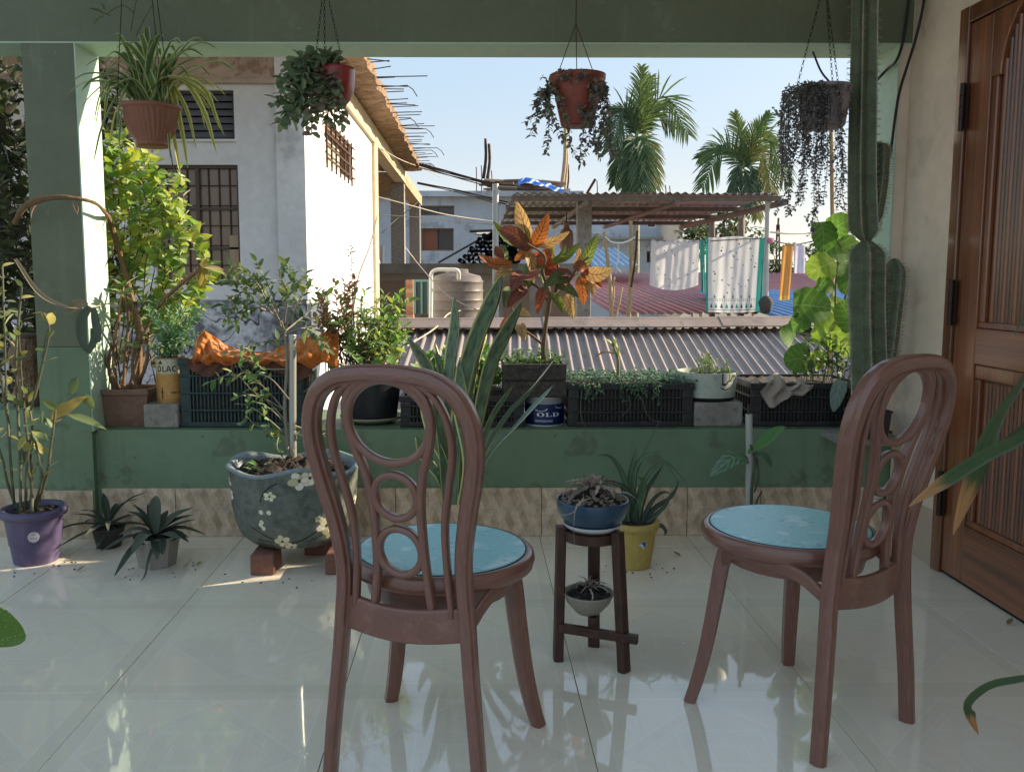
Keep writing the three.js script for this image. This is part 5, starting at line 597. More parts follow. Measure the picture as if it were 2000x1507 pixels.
{ // ---- red pot of succulents on chains
  const c = P(652, 210, DH), t = thing('hanging_kalanchoe', 'hanging glossy red pot overgrown by scalloped succulent leaves', 'hanging plant', c), q = rel(t);
  mesh('pot', lathe([[0, 0], [0.035, 0.0], [0.058, 0.025], [0.073, 0.055], [0.078, 0.09], [0.078, 0.13], [0.081, 0.14], [0.074, 0.14], [0.07, 0.1]], 40), phys([0.30, 0.018, 0.022], 0.35, { clearcoat: 0.4, clearcoatRoughness: 0.2 }), t); mesh('soil', soilTop(0.072, 0.13), soilM, t);
  const hook = q(633, -40, DH); for (const [x, y, dz] of [[617, 105, 0.02], [634, 105, -0.06], [665, 105, 0.03]]) mesh('chain', chainLinks(q(x, y, DH + dz), hook), ironM, t); mesh('hanger', rod(hook, V(hook.x, CEIL - c.y, hook.z), 0.002), ironM, t);
  reseed(92); const sc = (u) => Math.pow(Math.sin(Math.PI * Math.pow(u, 0.9)), 0.6) * (1 + 0.14 * Math.sin(u * 30)), gs = [leafGeo(0.042, 0.03, { shape: sc, n: 7, fold: 0.3 }), leafGeo(0.034, 0.026, { shape: sc, n: 7, fold: 0.4, curl: 0.4 })], ms = [leafM([0.13, 0.2, 0.1], 0.25), leafM([0.2, 0.27, 0.13], 0.3), leafM([0.27, 0.21, 0.15], 0.25)], list = [], st = [];
  const ends = [[545, 160], [560, 135], [535, 205], [565, 185], [555, 225], [545, 245], [575, 225], [590, 205], [600, 235], [620, 225], [608, 262], [640, 235], [655, 245], [668, 240], [600, 130], [625, 120], [650, 118], [665, 130], [610, 170], [590, 150], [640, 190], [645, 160], [580, 120], [632, 215], [670, 225], [565, 240]];
  for (const [x, y] of ends) { const s = q(rr(612, 655), 143, DH - 0.02 + rr(-0.04, 0.04)), e = q(x, y, DH - (x < 632 || y > 222 ? 0.1 : -0.02) + rr(-0.05, 0.05)), m = s.clone().lerp(e, 0.5).add(V(0, 0.04, 0.03)); st.push(tube([s, m, e], 0.003, 0.002, 8, 5)); along(list, [s, m, e], { step: 0.0085, start: 0.2, geos: gs, mats: x > 600 && y > 200 ? [ms[2], ms[1]] : [ms[0], ms[1], ms[0]], up: 0.25, size: [0.75, 1.25] }); }
  mesh('stems', st, std([0.14, 0.1, 0.06], 0.7), t); addLeaves(t, list, { max: 200 });
}
function stringPlant(t, q, ends, from, D, geos, mats, sm, step, maxN, spread = 0.05, ring = 0.1) { const list = [], st = []; for (const e of ends) { const far = ring * (rnd() < 0.7 ? -1 : 0.9), s = q(from[0] + rr(-1, 1) * from[2], from[1], D + far * 0.4), pts = [s, ...e.map(([x, y], k) => q(x, y, D + (Math.abs(x - from[0]) > from[2] * 1.1 ? rr(-spread, spread) : far * (k ? 1.08 : 1) + rr(-0.012, 0.012))))]; st.push(tube(pts, 0.0014, 0.001, 16, 4)); along(list, pts, { step, start: 0.08, geos, mats, pair: true, up: 0.05, size: [0.7, 1.3], angle: [0.8, 1.4] }); } mesh('stems', st, sm, t); for (let i = list.length - 1; i > 0; i--) { const j = Math.floor(rnd() * (i + 1)); [list[i], list[j]] = [list[j], list[i]]; } addLeaves(t, list, { max: maxN }); }
{ // ---- brick-red pot of trailing ghost plant on wires
  const c = P(1127, 247, DH), t = thing('hanging_red_pot', 'hanging brick-red tapered pot with sparse purple-grey trailing stems', 'hanging plant', c), q = rel(t);
  mesh('pot', lathe([[0, 0], [0.056, 0], [0.06, 0.006], [0.096, 0.165], [0.103, 0.168], [0.104, 0.185], [0.095, 0.185], [0.09, 0.16], [0.055, 0.02]], 40), std([1, 1, 1], 0.5, { map: mottle([0.27, 0.055, 0.035], { amt: 0.15, rep: 5, dirt: [0.2, 0.1, 0.07], dirtAmt: 0.5, dirtAt: 0.1 }) }), t); mesh('soil', soilTop(0.09, 0.172), soilM, t);
  const hook = q(1125, 45, DH); mesh('hanger', [[1084, 160, 0], [1127, 155, -0.09], [1166, 160, 0.03]].map(([x, y, dz]) => rod(q(x, y, DH + dz), hook, 0.0016, 4)).concat([rod(hook, V(hook.x, CEIL - c.y, hook.z), 0.002, 4)]), std([0.06, 0.02, 0.02], 0.6), t);
  reseed(93); const gs = [leafGeo(0.019, 0.0125, { n: 3 }), leafGeo(0.024, 0.015, { n: 3 })], ms = [leafM([0.16, 0.14, 0.15], 0.2), leafM([0.26, 0.24, 0.16], 0.2), leafM([0.18, 0.21, 0.13], 0.2)];
  const E = [[[1060, 185], [1055, 215], [1025, 240]], [[1062, 180], [1050, 225], [1038, 264]], [[1068, 190], [1072, 250], [1067, 300]], [[1070, 180], [1080, 225], [1100, 272]], [[1065, 175], [1068, 225], [1045, 205]], [[1110, 250], [1115, 285], [1135, 318]], [[1140, 255], [1134, 295], [1140, 316]], [[1150, 240], [1150, 280], [1142, 300]], [[1160, 215], [1160, 265], [1172, 308]], [[1172, 200], [1172, 260], [1168, 290]], [[1185, 190], [1180, 250], [1202, 305]], [[1180, 185], [1190, 240], [1194, 290]], [[1175, 180], [1180, 230], [1172, 265]], [[1155, 180], [1150, 225], [1140, 250]], [[1165, 190], [1158, 240], [1160, 255]], [[1120, 190], [1115, 215], [1118, 245]], [[1075, 160], [1068, 155], [1060, 150]], [[1062, 175], [1055, 180], [1045, 205]], [[1100, 150], [1095, 148], [1090, 140]], [[1140, 150], [1150, 150], [1160, 152]], [[1110, 150], [1112, 146], [1108, 140]], [[1130, 148], [1135, 145], [1140, 143]], [[1170, 165], [1182, 170], [1186, 178]], [[1150, 160], [1172, 165], [1180, 200]], [[1068, 170], [1075, 200], [1078, 240]]];
  stringPlant(t, q, E, [1125, 158, 42], DH, gs, ms, std([0.11, 0.08, 0.07], 0.8), 0.0105, 220, 0.05, 0.098);
}
{ // ---- grey pot with a dense curtain of dark strings
  const c = P(1607, 250, DH), t = thing('hanging_string_plant', 'hanging pale pot hidden by a dense dark curtain of stringy succulents', 'hanging plant', c), q = rel(t);
  mesh('pot', lathe([[0, 0], [0.07, 0], [0.078, 0.01], [0.096, 0.14], [0.102, 0.15], [0.094, 0.15], [0.085, 0.1]], 36), std([0.36, 0.30, 0.31], 0.5), t); mesh('soil', soilTop(0.09, 0.142), soilM, t);
  const hook = q(1612, -40, DH); for (const [x, y, dz] of [[1556, 172, 0.02], [1627, 165, -0.06], [1638, 168, 0.04]]) mesh('chain', chainLinks(q(x, y, DH + dz), hook), ironM, t); mesh('strap', tube([q(1588, 100, DH), q(1605, 140, DH), q(1624, 163, DH)], 0.004, 0.004, 10, 6), std([0.03, 0.035, 0.08], 0.6), t); mesh('hanger', rod(hook, V(hook.x, CEIL - c.y, hook.z), 0.002), ironM, t);
  reseed(94); const gs = [leafGeo(0.0135, 0.011, { n: 2 }), leafGeo(0.016, 0.012, { n: 2 })], ms = [leafM([0.2, 0.18, 0.19], 0.25), leafM([0.28, 0.27, 0.25], 0.28)], E = [];
  for (let i = 0; i < 30; i++) { const x = rr(1526, 1655), y = x > 1640 ? rr(300, 420) : rr(290, 410) + (rnd() < 0.2 ? 30 : 0); E.push([[lerp(1600, x, 0.85), rr(165, 185)], [x, rr(200, 230)], [x + rr(-8, 8), (y + 220) / 2], [x + rr(-14, 8), y]]); }
  E.push([[1560, 220], [1550, 300], [1540, 360], [1515, 415]], [[1570, 240], [1570, 330], [1560, 390], [1540, 420]], [[1580, 260], [1590, 350], [1600, 400], [1575, 425]], [[1560, 200], [1535, 205], [1520, 225], [1512, 212]], [[1600, 260], [1590, 380], [1592, 430], [1580, 460]], [[1590, 260], [1600, 380], [1585, 440], [1592, 452]], [[1635, 250], [1648, 330], [1646, 380], [1652, 412]]);
  for (let i = 0; i < 16; i++) { const x = rr(1545, 1660); E.push([[x, rr(160, 180)], [x + rr(-10, 10), rr(185, 215)], [x + rr(-10, 10), rr(220, 250)]]); }
  stringPlant(t, q, E, [1605, 175, 45], DH, gs, ms, std([0.05, 0.04, 0.04], 0.8), 0.0105, 300, 0.07, 0.108);
}
// ================================================================ LEFT-HAND GROWTH
{ // ---- bright climbing vine outside the left pillar
  const D = 3.86, c = P(235, 735, D), t = thing('climbing_vine', 'sunlit yellow-green vine climbing beside the green pillar', 'vine', V(c.x, LEDGE, c.z)), q = rel(t); reseed(101);
  const heart = (u) => Math.pow(Math.sin(Math.PI * Math.pow(u, 0.62)), 0.7), gs = [leafGeo(0.05, 0.042, { shape: heart }), leafGeo(0.04, 0.033, { shape: heart }), leafGeo(0.058, 0.046, { shape: heart, curl: 0.3 })], ms = [leafM([0.36, 0.48, 0.05], 0.55), leafM([0.24, 0.4, 0.06], 0.5), leafM([0.5, 0.54, 0.06], 0.55), leafM([0.17, 0.32, 0.05], 0.5)], list = [], st = [];
  const S = [[[215, 740], [205, 640], [210, 540], [215, 420], [210, 330], [235, 270]], [[225, 740], [230, 620], [240, 500], [245, 400], [235, 320], [215, 270]], [[240, 740], [260, 640], [275, 540], [280, 450], [270, 360], [255, 290]], [[250, 740], [290, 650], [310, 560], [320, 470], [300, 380], [280, 310]], [[255, 740], [310, 640], [345, 570], [355, 490], [340, 420], [315, 350]], [[260, 740], [330, 650], [375, 590], [390, 520], [380, 470], [370, 440]], [[240, 700], [290, 600], [330, 530], [365, 460], [350, 390], [345, 335]], [[230, 640], [250, 560], [270, 470], [255, 380], [250, 300]], [[230, 560], [260, 480], [300, 420], [305, 340], [290, 300]], [[290, 650], [330, 600], [400, 550], [418, 530]], [[220, 500], [215, 430], [205, 360], [200, 300]], [[280, 560], [300, 500], [330, 440], [325, 390]]];
  for (let r = 0; r < 2; r++) for (const s of S) { const pts = s.map(([x, y]) => q(x + rr(-14, 14), y + rr(-10, 10), D + rr(-0.1, 0.12))); st.push(tube(pts, 0.003, 0.0014, 20, 4)); along(list, pts, { step: 0.0155, start: 0.22, geos: gs, mats: ms, up: 0.05, size: [0.65, 1.25], jitter: 0.5 }); }
  for (let i = list.length - 1; i > 0; i--) { const j = Math.floor(rnd() * (i + 1)); [list[i], list[j]] = [list[j], list[i]]; }
  mesh('stems', st, stemBrown, t); addLeaves(t, list, { max: 300 });
}
{ // ---- crown of thorns in the brown planter
  const w = P(291, 800, DL).x - P(187, 800, DL).x, h = P(240, 760, DL).y - LEDGE, c = V((P(187, 800, DL).x + P(291, 800, DL).x) / 2, LEDGE, -DL - 0.09), t = thing('potted_crown_of_thorns', 'brown rectangular planter with thorny brown stems', 'potted plant', c), q = rel(t);
  mesh('planter', [taperBox(w * 0.94, h - 0.02, 0.17, 0.78).translate(0, 0.001, 0)], planterBrown, t); mesh('rim', [box(w, 0.024, 0.016, 0, h - 0.012, 0.087, 0.004), box(w, 0.024, 0.016, 0, h - 0.012, -0.087, 0.004), box(0.016, 0.024, 0.16, w / 2 - 0.008, h - 0.012, 0, 0.004), box(0.016, 0.024, 0.16, -w / 2 + 0.008, h - 0.012, 0, 0.004)], planterBrown, t);
  mesh('foot', box(0.03, 0.02, 0.004, -0.045, 0.011, 0.0685, 0.001), planterBrown, t); mesh('foot', box(0.03, 0.02, 0.004, 0.045, 0.011, 0.0685, 0.001), planterBrown, t);
  mesh('soil', box(w - 0.04, 0.02, 0.15, 0, h - 0.028, 0, 0.004), soilM, t);
  reseed(103); const list = [], gs = [leafGeo(0.085, 0.032), leafGeo(0.06, 0.026)], ms = [leafM([0.16, 0.24, 0.05], 0.45), leafM([0.10, 0.17, 0.04], 0.4)], D = -c.z;
  const S = [[[228, 765], [222, 690], [232, 620], [240, 560]], [[240, 765], [245, 690], [250, 630], [246, 575]], [[250, 765], [268, 700], [275, 640], [262, 590]], [[235, 765], [205, 700], [195, 640], [205, 600]], [[262, 765], [285, 710], [290, 660]], [[225, 765], [212, 720], [216, 670], [205, 640]], [[270, 765], [258, 720], [262, 680]]];
  S.forEach((s) => { const pts = s.map(([x, y]) => q(x, y, D + rr(-0.05, 0.05))), o = mesh('stem', tube(pts, 0.0085, 0.006, 18, 7, 0.12), stemBrown, t), cv = new THREE.CatmullRomCurve3(pts), th = []; for (let i = 0; i < 50; i++) { const p = cv.getPoint(i / 50), a = i * 2.4; th.push(rod(p, p.clone().add(V(Math.cos(a) * 0.018, rr(-0.004, 0.008), Math.sin(a) * 0.018)), 0.0007, 3)); } mesh('thorns', th, std([0.3, 0.22, 0.15], 0.7), o).userData.kind = 'stuff'; for (let i = 0; i < 7; i++) { const a = i * 2.4, p = pts[pts.length - 1]; list.push({ g: pick(gs), m: pick(ms), M: aim(p, V(Math.cos(a), rr(0.1, 1), Math.sin(a)), V(0, 1, 0), rr(0.7, 1.1)) }); } });
  { const pts = [q(300, 612, D + 0.1), q(330, 575, D + 0.1), q(365, 545, D + 0.08), q(395, 522, D + 0.06)], o = mesh('stem', tube([q(262, 700, D + 0.06), ...pts], 0.008, 0.008, 24, 7), stemBrown, t), cv = new THREE.CatmullRomCurve3(pts), th = []; for (let i = 0; i < 90; i++) { const p = cv.getPoint(i / 90), a = i * 2.4; th.push(rod(p, p.clone().add(V(Math.cos(a) * 0.018, Math.sin(a) * 0.018, rr(-0.014, 0.014))), 0.0009, 3)); } mesh('thorns', th, std([0.30, 0.15, 0.11], 0.7), o).userData.kind = 'stuff'; const e = pts[3]; for (const [x, y] of [[440, 528], [418, 505], [410, 550], [395, 540], [402, 500], [430, 520], [388, 560]]) list.unshift({ g: leafGeo(0.09, 0.036, { lobes: 0.08, n: 6 }), m: leafM([0.36, 0.30, 0.05], 0.5), M: aim(e, q(x, y, D + rr(-0.02, 0.08)).sub(e), V(0.2, 1, 0.4), rr(0.8, 1.1)) }); }
  addLeaves(t, list, { max: 100 });
}
{ // ---- herb in the paint tin
  const D = 3.61, c = P(325, 705, D), t = thing('rue_herb', 'feathery blue-green herb bushing out of the paint tin', 'herb', c), q = rel(t); reseed(104);
  const gs = [leafGeo(0.020, 0.009, { n: 3 }), leafGeo(0.025, 0.010, { n: 3 })], ms = [leafM([0.08, 0.22, 0.09], 0.4), leafM([0.10, 0.25, 0.14], 0.4), leafM([0.15, 0.30, 0.06], 0.45)], list = [], st = [];
  for (let i = 0; i < 46; i++) { const s = V(rr(-0.04, 0.04), -0.02, rr(-0.04, 0.04)), e = q(rr(280, 402), rr(588, 675), D + rr(-0.12, 0.12)), pts = [s, s.clone().lerp(e, 0.5).add(V(0, 0.03, 0)), e]; st.push(tube(pts, 0.0016, 0.0008, 8, 4)); along(list, pts, { step: 0.0078, start: 0.3, geos: gs, mats: ms, up: 0.2, size: [0.7, 1.3] }); }
  mesh('stems', st, stemGreen, t); list.reverse(); addLeaves(t, list, { max: 250 });
}
{ // ---- chilli bush in the painted basin, tied to a metal conduit
  const t = potGrey, q = rel(t), D = -t.position.z; reseed(105);
  mesh('stake', tube([q(572, 915, D + 0.06), q(571, 780, D + 0.06), q(571, 653, D + 0.06)], 0.0145, 0.0145, 8, 14), std([0.42, 0.42, 0.38], 0.35, { metalness: 0.5 }), t);
  const gs = [leafGeo(0.05, 0.022, { curl: 0.25 }), leafGeo(0.04, 0.018, { curl: 0.3 }), leafGeo(0.032, 0.016)], up = [leafM([0.055, 0.12, 0.03], 0.35), leafM([0.08, 0.16, 0.035], 0.4), leafM([0.14, 0.2, 0.04], 0.45)], lo = [leafM([0.10, 0.24, 0.05], 0.35), leafM([0.15, 0.3, 0.06], 0.35), leafM([0.2, 0.26, 0.06], 0.35)], list = [], st = [];
  const B = (pts, mats, step, start, r0 = 0.004, r1 = 0.0015) => { const p = pts.map(([x, y, dz = 0]) => q(x, y, D + 0.05 + dz)); st.push(tube(p, r0, r1, 18, 5)); along(list, p, { step, start, geos: gs, mats, up: 0.1, size: [0.6, 1.2], jitter: 0.35 }); };
  B([[566, 910], [556, 800], [560, 700], [555, 640]], up, 0.2, 0.95, 0.007, 0.005);
  for (const s of [[[555, 645], [530, 610], [490, 585], [455, 600], [440, 625]], [[555, 640], [520, 590], [475, 555], [440, 545]], [[548, 630], [515, 570], [480, 530], [450, 520]], [[552, 635], [530, 570], [510, 530], [500, 510]], [[555, 630], [560, 570], [545, 530], [560, 515]], [[556, 640], [585, 590], [600, 555], [595, 530]], [[558, 645], [600, 610], [625, 580], [640, 575]], [[530, 610], [500, 600], [470, 615], [455, 640]], [[500, 575], [470, 570], [450, 585], [432, 598]], [[540, 600], [560, 580], [580, 560], [590, 545]], [[558, 650], [590, 640], [620, 655], [635, 680]], [[560, 660], [530, 665], [500, 675], [470, 680]], [[520, 590], [500, 550], [470, 530], [455, 540]], [[560, 620], [575, 570], [570, 540], [560, 520]]]) B(s.map(([x, y]) => [x, y, rr(-0.1, 0.08)]), up, 0.0105, 0.25, 0.0035, 0.0013);
  for (const s of [[[565, 830], [530, 790], [490, 760], [460, 730], [410, 745]], [[555, 800], [520, 760], [490, 735], [470, 720]], [[570, 860], [540, 840], [500, 830], [480, 810]], [[560, 830], [530, 800], [500, 785], [475, 790]], [[560, 850], [520, 815], [490, 800], [470, 830]], [[575, 830], [600, 840], [620, 850], [635, 845]], [[565, 780], [530, 740], [500, 730], [440, 740]], [[560, 880], [575, 850], [590, 830], [610, 835]], [[555, 800], [520, 780], [480, 770], [462, 775]], [[560, 720], [520, 720], [490, 705], [450, 690]], [[572, 880], [550, 860], [530, 850], [520, 840]], [[560, 900], [540, 870], [555, 840], [590, 850]]]) B(s.map(([x, y]) => [x, y, rr(-0.06, 0.1)]), lo, 0.021, 0.35, 0.0028, 0.0012);
  mesh('stems', st, stemGrey, t); addLeaves(t, list, { max: 300 });
  const W = []; for (let i = 0; i < 12; i++) { const e = q(rr(470, 530), rr(905, 918), D - 0.1); W.push({ g: gs[2], m: lo[1], M: aim(e, V(rr(-1, 1), 0.4, rr(-0.5, 1)), V(0, 1, 0), 1) }); } addLeaves(t, W, { max: 12, name: 'weed_leaf' });
}
{ // ---- shrubs in the black tub
  const D = 3.68, c = P(715, 735, D), t = thing('bushy_shrub', 'bushy shrub, half reddish and half bright green, behind the first chair', 'shrub', c), q = rel(t); reseed(106);
  const gs = [leafGeo(0.036, 0.014), leafGeo(0.045, 0.018, { curl: 0.25 }), leafGeo(0.028, 0.012)], red = [leafM([0.26, 0.11, 0.06], 0.3), leafM([0.21, 0.14, 0.06], 0.35), leafM([0.15, 0.16, 0.05], 0.35)], grn = [leafM([0.18, 0.36, 0.05], 0.5), leafM([0.27, 0.45, 0.07], 0.5), leafM([0.11, 0.23, 0.05], 0.4), leafM([0.38, 0.46, 0.07], 0.5)], list = [], st = [];
  const grow = (n, x0, x1, y0, y1, mats, bx, step) => { for (let i = 0; i < n; i++) { const s = V((bx + rr(-40, 40) - 715) / ppm(D), -0.01, rr(-0.06, 0.06)), e = q(rr(x0, x1), rr(y0, y1), D + rr(-0.14, 0.14)), pts = [s, s.clone().lerp(e, 0.45).add(V(rr(-0.03, 0.03), 0.02, 0)), e]; st.push(tube(pts, 0.003, 0.001, 10, 4)); along(list, pts, { step, start: 0.35, geos: gs, mats, up: 0.15, size: [0.7, 1.25], jitter: 0.3 }); } };
  grow(20, 608, 700, 545, 640, red, 675, 0.0125); grow(34, 660, 800, 560, 700, grn, 730, 0.0105); grow(16, 640, 740, 600, 690, [...red, ...grn], 700, 0.0125); grow(10, 740, 798, 580, 690, grn, 750, 0.010);
  const sp = [q(692, 640, D), q(688, 570, D), q(687, 520, D), q(685, 478, D)]; st.push(tube(sp, 0.003, 0.001, 10, 4)); along(list, sp, { step: 0.008, start: 0.1, geos: [gs[2], gs[0]], mats: [red[0], red[1]], angle: [1.1, 1.5], up: 0, jitter: 0.1 });
  for (const [x, y] of [[668, 675], [690, 690], [655, 700], [735, 700], [760, 690], [640, 690]]) list.unshift({ g: leafGeo(0.075, 0.045), m: grn[0], M: aim(q(x, y, D - 0.12), V(rr(-1, 1), -0.4, 0.6), V(0, 1, 0), 1) });
  mesh('stems', st, stemBrown, t); for (let i = list.length - 1; i > 0; i--) { const j = Math.floor(rnd() * (i + 1)); [list[i], list[j]] = [list[j], list[i]]; } addLeaves(t, list, { max: 300 });
}
{ // ---- stems and leaves of the purple pot
  const t = potPurple, q = rel(t), D = -t.position.z; reseed(107);
  const egg = (u) => Math.pow(Math.sin(Math.PI * Math.pow(u, 0.85)), 0.6), gs = [leafGeo(0.062, 0.032, { shape: egg }), leafGeo(0.048, 0.028, { shape: egg, curl: 0.3 })], ms = [leafM([0.36, 0.33, 0.07], 0.4), leafM([0.22, 0.27, 0.07], 0.4), leafM([0.42, 0.36, 0.10], 0.4), leafM([0.12, 0.18, 0.06], 0.35)], list = [], sm = std([0.10, 0.10, 0.055], 0.7);
  const S = [[[28, 1000], [20, 900], [12, 780], [8, 650], [4, 520]], [[40, 1002], [38, 900], [34, 800], [30, 700], [38, 600], [42, 560]], [[58, 1000], [62, 920], [50, 830], [40, 720], [34, 620]], [[68, 998], [92, 920], [100, 860], [108, 800]], [[62, 1000], [60, 940], [44, 890], [38, 860]], [[50, 1002], [52, 900], [62, 840], [58, 800]], [[66, 1000], [80, 930], [72, 880], [66, 850]], [[34, 1003], [16, 950], [5, 900], [-10, 850]], [[60, 800], [80, 720], [95, 640], [84, 610]], [[20, 850], [5, 760], [-8, 660], [-10, 560]]];
  S.forEach((s, i) => { const pts = s.map(([x, y]) => q(x, y, D + rr(-0.05, 0.05))); pts[0].y = Math.max(pts[0].y, 0.18); mesh('stem', tube(pts, 0.0065, 0.0035, 18, 6, 0.1), sm, t); along(list, pts, { step: 0.044, start: 0.48, geos: gs, mats: ms, up: 0.15, size: [0.7, 1.15], jitter: 0.4 }); });
  for (const [x, y, dx, dy] of [[45, 830, 40, -10], [60, 840, 25, 12], [80, 815, 20, 20], [50, 850, -10, 20], [75, 845, 20, 10], [55, 785, 10, -20], [65, 870, -10, 15], [20, 840, -20, 10], [85, 800, -10, 25], [60, 860, 15, 18]]) list.unshift({ g: gs[0], m: pick(ms), M: aim(q(x, y, D + rr(-0.06, 0.05)), V(dx, -dy, rr(-10, 20)), V(0.1, 1, 0.5), rr(0.8, 1.1)) });
  list.unshift({ g: leafGeo(0.15, 0.05, { wave: 0.02, n: 10, lobes: 0.1 }), m: leafM([0.55, 0.36, 0.07], 0.4), M: aim(q(98, 818, D), q(157, 775, D + 0.02).sub(q(98, 818, D)), V(0, 0.6, 1), 1) }, { g: leafGeo(0.09, 0.05, { shape: egg }), m: ms[3], M: aim(q(150, 735, D + 0.05), V(-0.3, -1, 0.3), V(0, 0.2, 1), 0.8) }, { g: leafGeo(0.08, 0.046, { shape: egg }), m: ms[1], M: aim(q(165, 770, D + 0.05), V(0.6, -0.8, 0.3), V(0, 0.2, 1), 0.8) }, { g: leafGeo(0.2, 0.05), m: ms[3], M: aim(q(130, 808, D + 0.05), V(1, -0.25, 0.1), V(0, 1, 0.5), 0.8) });
  addLeaves(t, list, { max: 140 });
}
{ // ---- old dragon-fruit stem crossing the pillar, with its hanging flattened pads
  const D = 3.36, c = P(205, 440, 3.5), t = thing('climbing_cactus', 'woody brown climbing cactus stem looped across the green pillar', 'cactus', V(c.x, LEDGE, -3.74)), q = rel(t), bark = std([1, 1, 1], 0.9, { map: mottle([0.24, 0.14, 0.07], { amt: 0.35, f: 10, rep: 8, grain: 0.3 }), bumpMap: bumpNoise, bumpScale: 0.008 });
  mesh('stem', tube([q(28, 435, 3.42), q(48, 402, D), q(85, 388, D), q(135, 385, D), q(178, 393, D + 0.04), q(205, 415, D + 0.2), q(217, 440, D + 0.36), V(0.02, 0.38, 0), V(0, 0, 0)], (u) => 0.0095 + 0.003 * Math.sin(u * 9), 0.012, 60, 9, 0.12), bark, t);
  mesh('roots', [[[140, 392], [145, 408], [152, 420]], [[145, 393], [152, 405], [150, 418]], [[205, 430], [200, 445], [208, 455]], [[70, 398], [62, 412], [60, 425]], [[60, 400], [72, 385], [80, 375]]].map((s) => tube(s.map(([x, y], k) => q(x, y, D + (x > 180 ? 0.22 : 0) - 0.012 * k)), 0.0022, 0.001, 8, 4)), std([0.3, 0.16, 0.1], 0.8), t);
  const pad = leafM([0.10, 0.13, 0.09], 0.1), dry = leafM([0.30, 0.25, 0.16], 0.25);
  const pads = [[[175, 598], [160, 620], [158, 650], [168, 685], 20, pad], [[182, 600], [186, 625], [190, 650], [192, 668], 16, pad], [[170, 596], [155, 590], [140, 602], [134, 610], 18, dry], [[180, 640], [182, 668], [175, 680], [172, 690], 14, pad]];
  for (const [a, b, d, e, w, m] of pads) mesh('pad', blade([a, b, d, e].map(([x, y]) => q(x, y, D + 0.02)), w / ppm(D), { n: 14, up: V(0.3, 0, 1), fold: 0.25, thick: 0.004, shape: (u) => Math.pow(Math.sin(Math.PI * (0.1 + 0.86 * u)), 0.5) }), m, t);
  mesh('dry_stem', blade([q(30, 505, D), q(75, 570, D), q(110, 592, D), q(140, 600, D), q(178, 600, D + 0.05), q(205, 590, D + 0.3)], 0.02, { n: 22, up: V(0.2, 0.4, 1), fold: 0.4, shape: (u) => 0.6 + 0.3 * Math.sin(u * 7) }), dry, t);
  
  mesh('sprout', tube([q(82, 700, D + 0.02), q(88, 660, D), q(96, 625, D), q(90, 612, D)], 0.002, 0.0012, 10, 4), stemDark, t); mesh('leaf', blade([q(95, 625, D), q(88, 618, D - 0.01), q(80, 612, D - 0.01)], 0.03, { n: 6, up: V(0, 0.2, 1), shape: (u) => Math.sin(Math.PI * (0.15 + 0.8 * u)) }), leafM([0.4, 0.38, 0.06], 0.4), t);
}
{ // ---- dark overgrown creeper filling the bay at the far left, with a weathered stump
  const c = V(-2.35, -0.3, -4.35), t = thing('shaded_creeper', 'dense dark creeper filling the bay left of the green pillar', 'creeper', c); reseed(108);
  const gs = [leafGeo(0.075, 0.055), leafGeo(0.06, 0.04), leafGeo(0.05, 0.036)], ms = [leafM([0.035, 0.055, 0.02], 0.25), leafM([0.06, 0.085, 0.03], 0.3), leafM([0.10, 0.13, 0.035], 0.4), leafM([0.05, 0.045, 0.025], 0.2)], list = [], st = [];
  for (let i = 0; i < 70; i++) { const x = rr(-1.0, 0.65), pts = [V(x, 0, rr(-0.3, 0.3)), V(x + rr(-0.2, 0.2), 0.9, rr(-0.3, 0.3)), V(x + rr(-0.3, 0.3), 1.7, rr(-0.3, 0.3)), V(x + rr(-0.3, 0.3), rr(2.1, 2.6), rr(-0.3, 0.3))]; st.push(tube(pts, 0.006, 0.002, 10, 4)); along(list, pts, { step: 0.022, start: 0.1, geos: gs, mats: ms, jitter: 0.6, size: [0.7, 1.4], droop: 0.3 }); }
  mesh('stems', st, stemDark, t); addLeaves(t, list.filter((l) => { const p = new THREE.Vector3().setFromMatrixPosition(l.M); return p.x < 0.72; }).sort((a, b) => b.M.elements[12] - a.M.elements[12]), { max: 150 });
  const s = thing('old_stump', 'weathered brown stump behind the tall bare stems', 'stump', V(P(55, 790, 3.6).x, P(30, 800, DW).y, -3.6)), sm = std([1, 1, 1], 0.95, { map: mottle([0.2, 0.12, 0.07], { amt: 0.4, f: 7, rep: 4, dirt: [0.33, 0.25, 0.17], dirtAmt: 0.7, dirtAt: 0.05 }), bumpMap: bumpNoise, bumpScale: 0.02 });
  mesh('trunk', tube([V(0, 0, 0), V(0.005, 0.1, 0), V(-0.005, 0.2, 0), V(0, 0.29, 0)], (u) => 0.052 + 0.008 * Math.sin(u * 11), 0, 24, 16, 0.06), sm, s); mesh('broken_top', new THREE.IcosahedronGeometry(0.05, 2).scale(1.05, 0.3, 1).translate(0, 0.29, 0), sm, s);
}
